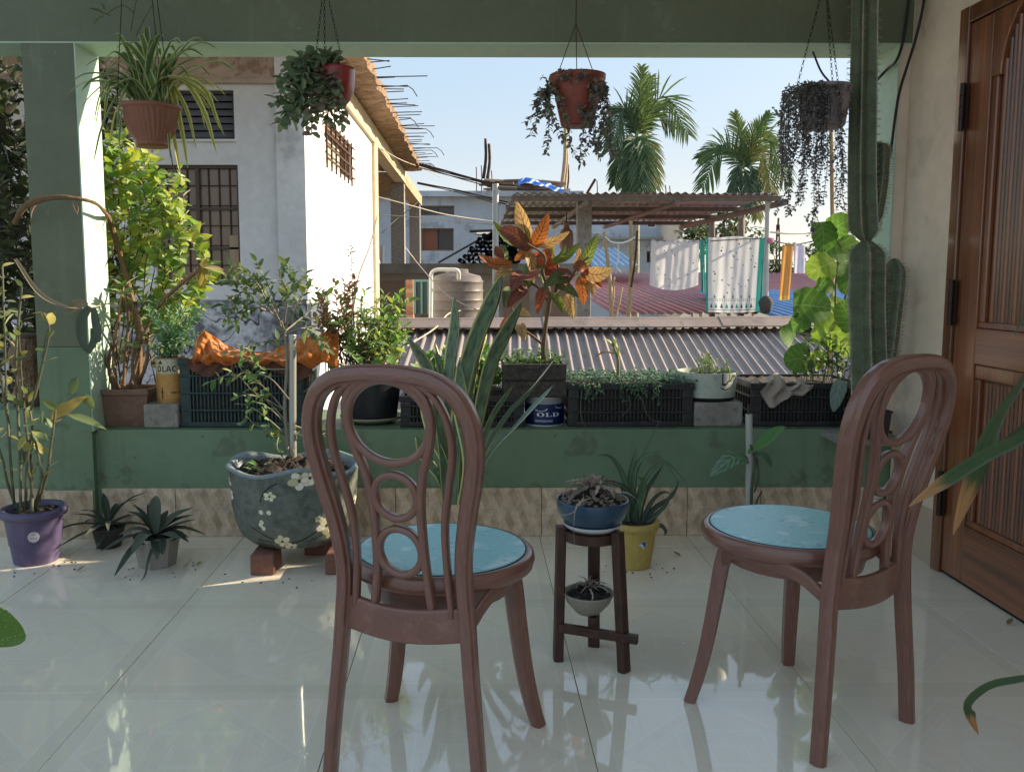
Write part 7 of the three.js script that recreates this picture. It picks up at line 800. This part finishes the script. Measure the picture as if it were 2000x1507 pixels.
{
  const tin = (c, d, z) => std([1, 1, 1], 0.5, { map: mottle(c, { amt: 0.16, f: 5, rep: 0.9, z, dirt: d, dirtAmt: 0.55, dirtAt: 0.14 }), metalness: 0.25 });
  const yr = P(1200, 640, 7).y, slope = Math.tan(14 * Math.PI / 180), nm = [tin([0.27, 0.222, 0.208], [0.17, 0.12, 0.1], 2), tin([0.225, 0.19, 0.182], [0.16, 0.11, 0.085], 5), tin([0.31, 0.25, 0.225], [0.19, 0.125, 0.09], 7)];
  const xa = P(740, 650, 7).x, xb = P(1720, 650, 7).x, nr = roof('corrugated_roof', 'near grey-brown corrugated roof just below the ledge', { x0: xa, x1: xb, D0: 4.6, y0: yr - 2.4 * slope, D1: 7, y1: yr, pitch: 0.0765, amp: 0.011, sheet: 0.84, mat: nm, square: true, skew: -0.045 });
  const cap = std([1, 1, 1], 0.55, { map: mottle([0.28, 0.205, 0.17], { amt: 0.2, rep: 0.7, dirt: [0.17, 0.13, 0.115], dirtAmt: 0.6, dirtAt: 0.1 }), metalness: 0.15 });
  reseed(141); for (let i = 0; i < 3; i++) { const w = (xb - xa + 0.2) / 3, g = new THREE.BufferGeometry(), s = new THREE.Shape(); s.moveTo(0.16, -0.052); s.lineTo(0.15, -0.036); s.lineTo(0.04, 0.016); s.quadraticCurveTo(0, 0.05, -0.04, 0.016); s.lineTo(-0.16, -0.036); s.lineTo(-0.16, -0.044); s.lineTo(-0.03, 0.008); s.lineTo(0.03, 0.008); s.lineTo(0.16, -0.052); const e = new THREE.ExtrudeGeometry(s, { depth: w + 0.05, bevelEnabled: false, curveSegments: 8 }); e.rotateY(Math.PI / 2); uvm(e); const m = mesh('ridge_cap', e, cap, nr); m.position.set(xa - 0.1 + i * w - nr.position.x, 0.052 + 0.006 * i, -7 - nr.position.z); }
  mesh('far_slope', corrugated(xb - xa, 1.6, 0.0765, 0.011, true).rotateX(-0.35).translate((xa + xb) / 2 - nr.position.x, -0.335, -7.78 - nr.position.z), nm[0], nr);
  mesh('under_wall', boxB(xa + 0.2 - nr.position.x, xb - 0.2 - nr.position.x, GY - nr.position.y, -0.8, -8.3 - nr.position.z, -5.0 - nr.position.z), concreteM, nr);
  roof('red_roof', 'red corrugated roof behind the hanging washing', { x0: P(1165, 600, 10.5).x, x1: P(1900, 600, 14).x, D0: 9.6, y0: P(1300, 612, 9.6).y, D1: 17, y1: P(1300, 533, 17).y, pitch: 0.10, amp: 0.013, sheet: 1.0, mat: [tin([0.30, 0.085, 0.085], [0.24, 0.13, 0.11], 3), tin([0.25, 0.075, 0.08], [0.2, 0.12, 0.1], 8), tin([0.33, 0.10, 0.10], [0.22, 0.12, 0.1], 6)], skew: 0.02 });
  roof('blue_roof', 'blue corrugated roof beyond the orange cloth', { x0: P(1478, 600, 9).x, x1: P(1900, 600, 9).x, D0: 8.4, y0: P(1540, 618, 8.4).y, D1: 11.5, y1: P(1540, 567, 11.5).y, pitch: 0.10, amp: 0.016, sheet: 1.0, mat: tin([0.10, 0.24, 0.50], [0.2, 0.28, 0.4], 4) });
  roof('blue_tin_heap', 'small heap of blue tin sheets beside the leaning post', { x0: P(1135, 500, 15).x, x1: P(1235, 500, 15).x, D0: 14.5, y0: P(1180, 520, 14.5).y, D1: 17, y1: P(1180, 485, 17).y, pitch: 0.12, amp: 0.02, sheet: 0.5, mat: tin([0.16, 0.27, 0.42], [0.2, 0.2, 0.2], 6) });
  // open shelter for the washing
  const D0 = 8.5, D1 = 12, y0 = P(1260, 377, D0).y, y1 = P(1200, 430, D1).y, x0 = P(1003, 380, D0).x, x1 = P(1518, 380, D0).x;
  const sh = roof('washing_shelter', 'open-sided corrugated shelter over the washing line', { x0, x1, D0, y0, D1, y1, pitch: 0.076, amp: 0.010, sheet: 0.9, mat: [tin([0.31, 0.31, 0.30], [0.2, 0.15, 0.12], 1), tin([0.27, 0.27, 0.26], [0.2, 0.15, 0.12], 9)], category: 'shelter' }), o = sh.position, brown = std([1, 1, 1], 0.8, { map: mottle([0.16, 0.12, 0.095], { amt: 0.25, rep: 3 }) }), steel = std([0.42, 0.43, 0.43], 0.45, { metalness: 0.4 });
  for (const f of [0.02, 0.36, 0.66, 0.97]) mesh('purlin', boxB(x0 - o.x - 0.02, x1 - o.x + 0.06, lerp(y0, y1, f) - o.y - 0.065, lerp(y0, y1, f) - o.y - 0.018, -lerp(D0, D1, f) - o.z - 0.03, -lerp(D0, D1, f) - o.z + 0.03), brown, sh);
  mesh('rafter', rod(V(x1 - o.x + 0.05, y0 - o.y - 0.09, -D0 - o.z + 0.1), V(x1 - o.x - 0.1, y1 - o.y - 0.09, -D1 - o.z), 0.032, 8), brown, sh); mesh('rafter', rod(V(x0 - o.x + 0.7, y0 - o.y - 0.09, -D0 - o.z), V(x0 - o.x + 0.7, y1 - o.y - 0.09, -D1 - o.z), 0.028, 8), brown, sh); mesh('rafter', rod(V(lerp(x0, x1, 0.62) - o.x, y0 - o.y - 0.09, -D0 - o.z), V(lerp(x0, x1, 0.55) - o.x, y1 - o.y - 0.09, -D1 - o.z), 0.025, 8), brown, sh);
  mesh('post', rod(P(968, 358, 8.6).sub(o), P(970, 900, 8.6).setY(GY + 0.01).sub(o), 0.03, 12), steel, sh); mesh('post', rod(P(1500, 385, 8.6).sub(o), P(1496, 610, 8.6).sub(o), 0.024, 12), steel, sh); mesh('header', rod(P(965, 365, 8.6).sub(o), P(1010, 368, 8.6).sub(o), 0.022, 6), brown, sh);
  for (const [px, D] of [[1391, 11.9], [1448, 11.9]]) mesh('post', rod(P(px, 425, D).sub(o), P(px, 640, D).sub(o), 0.04, 10), brown, sh);
  const st = mesh('concrete_stump', new THREE.IcosahedronGeometry(0.085, 3).scale(0.8, 1.1, 0.8), std([0.07, 0.065, 0.06], 0.95)); { const p = st.geometry.attributes.position; for (let i = 0; i < p.count; i++) p.setXYZ(i, p.getX(i) * (1 + 0.12 * Math.sin(p.getY(i) * 60)), p.getY(i), p.getZ(i) * (1 + 0.1 * Math.sin(p.getX(i) * 50))); st.geometry.computeVertexNormals(); } st.position.copy(P(1496, 594, 8.6)); tag(st, 'dark concrete stump round the foot of the steel post', 'stump');
  const pil = thing('concrete_pillar', 'rough grey concrete pillar under the shelter with an iron bar on top', 'pillar', P(1138, 640, 9).setY(GY)), po = pil.position, pt = P(1138, 386, 9).y - GY; mesh('shaft', box(0.145, pt, 0.145, 0, pt / 2, 0, 0.01), concreteM, pil); mesh('cap', box(0.15, 0.06, 0.15, 0, pt + 0.01, 0, 0.008), std([0.4, 0.36, 0.32], 0.9), pil); mesh('iron_bar', rod(V(0, pt, 0), P(1163, 349, 9).sub(po), 0.014, 5), rust, pil);
  const j = mesh('clay_jar', lathe([[0, 0], [0.05, 0.0], [0.075, 0.06], [0.08, 0.14], [0.07, 0.22], [0.035, 0.26], [0.03, 0.3], [0.04, 0.32]], 24), std([0.22, 0.12, 0.08], 0.7)); j.position.copy(P(1106, 488, 9.6)).y -= 0.02; tag(j, 'brown bottle-shaped hive hanging beside the concrete pillar', 'hive'); mesh('cord', rod(V(0, 0.3, 0), V(0, 0.42, 0), 0.006, 4), rust, j);
}
{ // ---- washing
  const line = mesh('clothes_line', tube([P(1232, 468, 8.75), P(1300, 470, 8.75), P(1380, 470, 8.75), P(1496, 466, 8.7), P(1550, 477, 8.7), P(1640, 455, 8.7)], 0.006, 0.006, 30, 5), std([0.2, 0.2, 0.2], 0.8)); tag(line, 'thin washing line strung under the shelter', 'line');
  const fab = (draw) => phys([1, 1, 1], 0.97, { map: canvasTex(512, 640, draw), transmission: 0.42, thickness: 0 });
  const dots = (g, w, h, n, col) => { reseed(151); for (let i = 0; i < n; i++) { g.fillStyle = col; g.beginPath(); g.arc(rr(20, w - 20), rr(20, h - 40), rr(4, 8), 0, 7); g.fill(); } };
  const hang = (name, label, px, top, bot, D, mat, sag, n = 46) => cloth(name, label, (u, v) => { const x = lerp(px[0] + (px[2] ?? 0) * v, px[1] + (px[3] ?? 0) * v, u), p = P(x, lerp(top + 1.5 * Math.sin(u * 9), bot + sag * (Math.pow(2 * u - 1, 2) - 1) * -1, v), D); p.z += (0.005 + 0.012 * v) * Math.sin(u * 13 + 1 + 1.7 * Math.sin(u * 5)) + 0.008 * ridged(u * 5 + 3, v * 1.5, 7) + 0.003 * Math.sin(u * 41 + v * 2); return p; }, mat, n, 24, 'washing');
  hang('white_cloth', 'short white cloth with small dark dots on the washing line', [1272, 1366, -4, -2], 467, 556, 8.75, fab((g, w, h) => { g.fillStyle = '#dcdce2'; g.fillRect(0, 0, w, h); dots(g, w, h, 26, '#3a3a46'); g.fillStyle = 'rgba(200,198,210,.8)'; g.fillRect(0, 590, w, 6); }), 10);
  hang('bordered_cloth', 'large white cloth with turquoise borders and a row of little trees', [1378, 1490, 0, -8], 462, 608, 8.75, fab((g, w, h) => { g.fillStyle = '#dfe0e2'; g.fillRect(0, 0, w, h); dots(g, w, 520, 34, '#37424c'); g.fillStyle = '#2f9d92'; g.fillRect(0, 0, 22, h); g.fillRect(w - 30, 0, 30, h); for (let i = 0; i < 9; i++) { const x = 56 + i * 48; g.fillStyle = i % 2 ? '#2a8f86' : '#4c5a62'; g.beginPath(); g.moveTo(x, 560); g.lineTo(x + 15, 600); g.lineTo(x - 15, 600); g.fill(); g.fillRect(x - 2, 600, 4, 10); } g.fillStyle = '#5a7478'; for (let i = 0; i < 22; i++) { g.beginPath(); g.arc(34 + i * 20.5, 540, 4, 0, 7); g.fill(); } g.fillRect(24, 616, w - 56, 5); g.fillRect(24, 526, w - 56, 3); for (let i = 0; i < 5; i++) { g.beginPath(); g.moveTo(90 + i * 82, 485); g.lineTo(101 + i * 82, 516); g.lineTo(79 + i * 82, 516); g.fill(); } }), 2);
  hang('turquoise_cloth', 'narrow turquoise cloth edge hanging between the two white cloths', [1366, 1376, 2, 2], 468, 570, 8.85, phys([0.05, 0.30, 0.28], 0.97, { transmission: 0.35, thickness: 0 }), 0, 8);
  hang('turquoise_cloth', 'turquoise fringe hanging against the steel post', [1489, 1497, -6, -8], 463, 604, 8.72, phys([0.06, 0.36, 0.33], 0.97, { transmission: 0.35, thickness: 0 }), 0, 8);
  hang('orange_cloth', 'narrow orange cloth hanging beyond the steel post', [1528, 1550, -8, -8], 477, 584, 8.7, fab((g, w, h) => { g.fillStyle = '#d39a52'; g.fillRect(0, 0, w, h); g.fillStyle = '#e8b250'; g.fillRect(0, 590, w, 50); }), 2, 14);
  hang('lilac_cloth', 'small pale lilac cloth beside the orange one', [1550, 1573, -1, 0], 477, 533, 8.7, phys([0.66, 0.62, 0.74], 0.97, { transmission: 0.4, thickness: 0 }), 0, 14);
  const fl = mesh('pink_flower', new THREE.IcosahedronGeometry(0.03, 2), std([0.55, 0.2, 0.3], 0.8)); { const p = fl.geometry.attributes.position; for (let i = 0; i < p.count; i++) { const k = 1 + 0.3 * Math.sin(p.getX(i) * 300) * Math.sin(p.getY(i) * 260); p.setXYZ(i, p.getX(i) * k, p.getY(i) * k, p.getZ(i) * k); } fl.geometry.computeVertexNormals(); } fl.position.copy(P(1505, 469, 8.55)); tag(fl, 'pink paper flower tied to the steel post', 'flower');
}
{ // ---- water tank with its pipe, and the glazed frame beside it
  const D = 14, c = P(893, 620, D), t = thing('water_tank', 'ribbed grey-brown plastic water tank behind the ridge', 'tank', V(c.x, c.y - 0.25, -D)), H = P(893, 532, D).y - t.position.y, R = 50 / ppm(D), pts = [[0.001, 0], [R, 0]]; for (let k = 0; k <= 5; k++) { const y = lerp(0.05, H * 0.8, k / 5); pts.push([R, y], [R, y + 0.03], [R * 1.025, y + 0.045], [R * 1.025, y + 0.06], [R, y + 0.075]); } pts.push([R, H * 0.86], [R * 0.9, H * 0.95], [R * 0.45, H], [R * 0.43, H + 0.06], [0.001, H + 0.07]);
  mesh('tank_body', lathe(pts, 48), std([1, 1, 1], 0.5, { map: mottle([0.135, 0.112, 0.10], { amt: 0.2, rep: 1, dirt: [0.2, 0.165, 0.14], dirtAmt: 0.5, dirtAt: 0.1 }) }), t);
  mesh('plinth', boxB(-R, R, GY - t.position.y, -0.01, -R, R), concreteM, t);
  const pw = std([0.62, 0.6, 0.55], 0.5), o = t.position; mesh('pipe', tube([P(841, 640, D - 0.6).sub(o), P(842, 560, D - 0.6).sub(o), P(843, 533, D - 0.6).sub(o), P(850, 527, D - 0.6).sub(o), P(875, 526, D - 0.6).sub(o), P(894, 528, D - 0.6).sub(o), P(896, 545, D - 0.5).sub(o)], 0.03, 0.03, 40, 8), pw, t);
  const f = thing('glazed_frame', 'green-framed glass panel beside the water tank', 'frame', P(825, 620, 14.6)), q = rel(f); const A = q(808, 612, 14.6), B = q(839, 545, 14.6), gm = std([0.16, 0.3, 0.27], 0.5); mesh('frame', [boxB(A.x, B.x, B.y - 0.04, B.y, -0.03, 0.03), boxB(A.x, A.x + 0.04, A.y, B.y - 0.04, -0.03, 0.03), boxB(B.x - 0.04, B.x, A.y, B.y - 0.04, -0.03, 0.03), boxB((A.x + B.x) / 2 - 0.015, (A.x + B.x) / 2 + 0.015, A.y, B.y - 0.04, -0.028, 0.028)], gm, f); mesh('pane', boxB(A.x + 0.04, B.x - 0.04, A.y, B.y - 0.04, -0.006, 0.006), phys([0.07, 0.10, 0.10], 0.12), f);
  const b = thing('brick_pier', 'sunlit orange brick pier beside the glazed frame', 'pier', P(801, 640, 15).setY(GY)), bo = b.position, by = P(801, 546, 15).y - GY, bm = [[0.42, 0.2, 0.11], [0.36, 0.16, 0.09], [0.5, 0.27, 0.15]].map((k) => std(k, 0.9)); reseed(161); mesh('core', boxB(-0.05, 0.05, 0, by, -0.1, 0.1), std([0.4, 0.35, 0.3], 0.9), b); for (let k = 0; k < 16; k++) mesh('brick', box(0.125, 0.065, 0.22, rr(-0.004, 0.004), by - 0.035 - k * 0.075, 0), bm[k % 3], b);
  const w = thing('white_stake', 'white pipe and slanting batten by the porch column', 'stake', P(745, 600, 22)), wq = rel(w); mesh('pipe', rod(wq(747, 480, 22), wq(744, 575, 22), 0.05, 8), pw, w); mesh('batten', rod(wq(736, 500, 21.5), wq(757, 565, 21.5), 0.035, 6), pw, w);
}
{ // ---- wires
  const wm = std([0.45, 0.38, 0.3], 0.7), bk = std([0.03, 0.03, 0.03], 0.7);
  const W = (pts, r, m, label) => tag(mesh('wire', tube(pts.map(([x, y, d]) => P(x, y, d)), r, r, 30, 5), m), label, 'wire');
  W([[733, 283, 17], [780, 310, 20], [830, 330, 24], [860, 345, 26]], 0.012, wm, 'pale wire from the cream pilaster to the slab end'); W([[735, 383, 17.5], [800, 400, 18], [870, 418, 19], [965, 432, 20], [1100, 450, 20], [1190, 456, 20]], 0.011, wm, 'long pale wire crossing the grey house'); W([[735, 418, 18], [830, 425, 20], [965, 438, 22], [1120, 450, 22]], 0.008, bk, 'thin black wire below the long pale one');
  W([[790, 480, 12], [830, 530, 10], [880, 580, 8], [935, 606, 7.2]], 0.006, wm, 'pale wire sagging in front of the water tank'); W([[795, 675, 6.2], [850, 640, 6.8], [880, 610, 7.3], [900, 606, 7.4]], 0.006, wm, 'thin wire lying across the near roof'); W([[737, 420, 15.5], [722, 480, 13.5], [700, 540, 12], [690, 600, 11]], 0.012, std([0.16, 0.12, 0.08], 0.8), 'dark cable slanting down the sunlit white wall'); W([[1500, 452, 8.6], [1560, 456, 14], [1660, 450, 20]], 0.01, bk, 'thin black wire over the trees beyond the post');
  W([[740, 460, 20], [760, 440, 21], [790, 415, 22], [815, 395, 24]], 0.012, bk, 'short dark wire slung between the porch columns');
}
// ---------------------------------------------------------------- palms and trees
function palm(label, px, py, D, sd, fr) { const c = P(px, py, D), t = thing('areca_palm', label, 'palm', V(c.x, GY, c.z)), top = V(0, c.y - GY, 0); reseed(sd);
  mesh('trunk', tube([V(0, 0, 0), V(0.05, top.y * 0.5, 0), V(0, top.y - 0.2, 0)], 0.11, 0.075, 24, 9, 0.05), std([1, 1, 1], 0.9, { map: mottle([0.3, 0.27, 0.2], { amt: 0.3, rep: 2 }) }), t); mesh('crownshaft', tube([V(0, top.y - 0.9, 0), V(0, top.y - 0.3, 0), V(0, top.y + 0.15, 0)], 0.085, 0.05, 8, 9), std([0.16, 0.22, 0.07], 0.6), t);
  const ms = [leafM([0.075, 0.14, 0.035], 0.4), leafM([0.12, 0.18, 0.04], 0.45), leafM([0.05, 0.10, 0.04], 0.35), leafM([0.24, 0.24, 0.06], 0.4)];
  for (const [ex, ey, dz, droop, m] of fr) { const k = D / FPX, e = top.clone().add(V(ex * k, -ey * k, dz)), mid = top.clone().lerp(e, 0.5).add(V(0, droop * k, dz * 0.1)), pts = [top.clone().add(V(0, -0.05, 0)), mid, e], cv = new THREE.CatmullRomCurve3(pts), gs = [tube(pts, 0.02, 0.006, 12, 4)], L = cv.getLength(), n = 30; for (let i = 2; i <= n; i++) { const u = i / n, p = cv.getPointAt(u), T = cv.getTangentAt(u), S = T.clone().cross(V(0.05, 0.1, 1)).normalize(), l = L * 0.34 * Math.pow(Math.sin(Math.PI * clamp(0.18 + 0.74 * u, 0, 1)), 0.7) * rr(0.85, 1.1); for (const s of [-1, 1]) { const d = T.clone().multiplyScalar(0.75 + 0.5 * u).addScaledVector(S, s * 0.75).add(V(rr(-0.1, 0.1), rr(-0.22, 0.02), s * rr(-0.3, 0.45))).normalize(); gs.push(blade([p, p.clone().addScaledVector(d, l * 0.55), p.clone().addScaledVector(d, l).add(V(0, -l * 0.14, 0))], 0.052, { n: 3, up: V(0.2, 0.5, 1), fold: 0.5, shape: (q) => Math.pow(Math.sin(Math.PI * (0.2 + 0.78 * q)), 0.7) })); } } mesh('frond', gs, ms[m], t); }
  return t; }
palm('full areca palm with a drooping skirt of fronds above the shelter', 1244, 262, 24, 171, [[2, -118, 0.3, 6, 1], [30, -112, -0.4, 12, 1], [-52, -42, 0.3, 20, 0], [92, 2, 0.3, 70, 1], [62, -62, -0.5, 22, 0], [-58, 34, 0.5, 62, 2], [-24, 106, 0.5, 34, 2], [20, 110, 0.6, 36, 0], [-4, 116, 0.7, 24, 2], [36, 100, 0.2, 40, 3], [-38, 92, -0.3, 40, 2], [-14, 108, 0.2, 30, 0], [78, -18, -0.6, 36, 2]]);
palm('spreading areca palm behind the right end of the shelter', 1452, 322, 26, 172, [[-26, -92, 0.3, 10, 1], [42, -92, 0.2, 16, 0], [70, -48, -0.4, 40, 1], [-86, 44, 0.5, 58, 0], [-80, -16, -0.3, 30, 0], [76, 34, 0.4, 64, 1], [-28, 62, 0.5, 30, 2], [18, 66, 0.4, 30, 2], [52, 60, 0.3, 60, 3], [2, 88, 0.6, 14, 2], [26, 100, 0.2, 46, 3]]);
function tree(label, px, py, D, rx, ry, n, cols, sd, group) { const c = P(px, py, D), k = D / FPX, t = thing('leafy_tree', label, 'tree', V(c.x, GY, c.z), 0, group), top = V(0, c.y - GY, 0), ms = cols.map((x) => leafM(x, 0.35)), list = [], st = [], W = rx * k, H = ry * k; reseed(sd);
  st.push(tube([V(0, 0, 0), V(0.1, top.y * 0.5, 0), V(0, top.y, 0)], W * 0.08, W * 0.04, 10, 7)); const g = [leafGeo(0.3, 0.16, { n: 3 }), leafGeo(0.22, 0.13, { n: 3 })];
  for (let i = 0; i < 46; i++) { const a = rr(0, 6.28), b = Math.acos(rr(-0.8, 1)), R = Math.pow(rnd(), 0.4), e = top.clone().add(V(Math.sin(b) * Math.cos(a) * W * R, Math.cos(b) * H * R, Math.sin(b) * Math.sin(a) * W * R)), s = top.clone().add(V(0, -H * 0.7, 0)); st.push(tube([s, s.clone().lerp(e, 0.5).add(V(0, H * 0.08, 0)), e], W * 0.02, W * 0.006, 6, 4)); const q = W * rr(0.14, 0.26); for (let m = 0; m < n / 46; m++) { const d = V(rr(-1, 1), rr(-1, 1), rr(-1, 1)); if (d.length() > 1) continue; list.push({ g: pick(g), m: pick(ms), M: aim(e.clone().addScaledVector(d, q), V(rr(-1, 1), rr(-0.8, 0.4), rr(-1, 1)), V(0, 1, 0), rr(0.6, 1.2) * D / 38) }); } }
  mesh('trunk', st[0], stemBrown, t); mesh('branches', st.slice(1), stemBrown, t); const by = new Map(); for (const l of list) { if (!by.has(l.m)) by.set(l.m, []); by.get(l.m).push(l.g.toNonIndexed().applyMatrix4(l.M)); } for (const [m, gs] of by) { const o = mesh('crown', mergeGeometries(gs), m, t); o.userData.kind = 'stuff'; } return t; }
const G1 = [[0.10, 0.14, 0.04], [0.15, 0.18, 0.06], [0.07, 0.11, 0.035]], grp = 'trees beyond the roofs';
tree('airy tree seen under the shelter roof', 1425, 455, 40, 62, 52, 1700, G1, 181, grp); tree('low tree beside the cream house', 1352, 470, 42, 28, 40, 900, G1, 182, grp); tree('dense tree behind the orange cloth', 1525, 520, 34, 50, 48, 1500, [[0.06, 0.11, 0.04], [0.09, 0.15, 0.05], [0.05, 0.08, 0.03]], 183, grp); tree('tall far tree showing past the round-leaved plant', 1620, 505, 36, 52, 55, 1500, G1, 184, grp); tree('squat tree between the dense tree and the shelter', 1470, 520, 45, 40, 40, 900, G1, 185, grp);
palm('small far palm under the shelter beside the cream house', 1372, 462, 42, 173, [[-14, -22, 0.3, 6, 2], [14, -22, 0, 6, 2], [-24, 0, 0.3, 12, 2], [24, 2, 0, 12, 2], [-16, 18, 0.4, 12, 2], [16, 18, 0, 12, 2], [0, -28, 0, 2, 2]]);
{ const t = thing('radio_mast', 'slim lattice radio mast far behind the trees', 'mast', P(1520, 560, 60)), q = rel(t); mesh('lattice', [-1, 1].flatMap((s) => [rod(q(1520 + s * 4, 560, 60), q(1520 + s * 2, 438, 60), 0.06, 4)]).concat([0, 1, 2, 3, 4, 5, 6, 7].map((k) => rod(q(1516, 545 - k * 13, 60), q(1523, 532 - k * 13, 60), 0.04, 3))), rust, t); mesh('antenna', rod(q(1520, 445, 60), q(1521, 425, 60), 0.07, 4), rust, t); }

// ================================================================ SMALL LITTER ON THE FLOOR
{ reseed(201); const dry = [leafM([0.30, 0.19, 0.08], 0.2), leafM([0.22, 0.15, 0.07], 0.2), leafM([0.34, 0.30, 0.1], 0.25)], geo = [leafGeo(0.035, 0.016, { curl: -0.35, fold: 0.5 }), leafGeo(0.028, 0.014, { curl: 0.3, fold: 0.7 })];
  for (const [px, py, lab] of [[1968, 1222, 'curled dry leaf on the floor beside the door'], [150, 1118, 'dry leaf on the floor by the purple pot'], [395, 1100, 'brown dry leaf between the agave pot and the painted basin'], [735, 1085, 'dry leaf on the floor behind the first chair'], [1330, 1088, 'withered leaf beside the yellow pot'], [1010, 1070, 'small dry leaf below the snake plant'], [1640, 1085, 'dry leaf under the second chair near the wall']]) { const m = mesh('fallen_leaf', pick(geo), pick(dry)); m.position.copy(Fl(px, py)).y = 0.006; m.rotation.set(0, rr(0, 6), rr(-0.2, 0.2)); tag(m, lab, 'leaf', 'dry leaves on the tiles'); }
  const ch = mesh('paper_scrap', leafGeo(0.016, 0.009, { n: 2 }), std([0.8, 0.8, 0.78], 0.8)); ch.position.copy(Fl(1334, 1254)).y = 0.003; tag(ch, 'tiny white paper scrap on the tiles between stand and chair', 'scrap');
  for (const [px, py, r, lab] of [[585, 1120, 0.22, 'spilt soil crumbs round the painted basin'], [60, 1105, 0.16, 'spilt soil crumbs round the purple pot'], [1245, 1110, 0.12, 'spilt soil crumbs round the yellow pot'], [300, 1110, 0.14, 'spilt soil crumbs round the agave pot'], [900, 1055, 0.18, 'spilt soil crumbs below the snake plant']]) { const c = Fl(px, py), gs = []; for (let i = 0; i < 22; i++) { const g = new THREE.IcosahedronGeometry(rr(0.0012, 0.0038), 0), a = rr(0, 6.28), q = r * (0.35 + rnd() * 0.9); g.scale(1.3, 0.7, 1); g.translate(Math.cos(a) * q, 0.0016, Math.sin(a) * q * 0.7); if (c.z + Math.sin(a) * q * 0.7 > -DW + 0.02) gs.push(g); } const m = mesh('soil_crumbs', gs, soilM); m.position.copy(c); tag(m, lab, 'soil', null, 'stuff'); }
}
renderer.render(scene, camera);
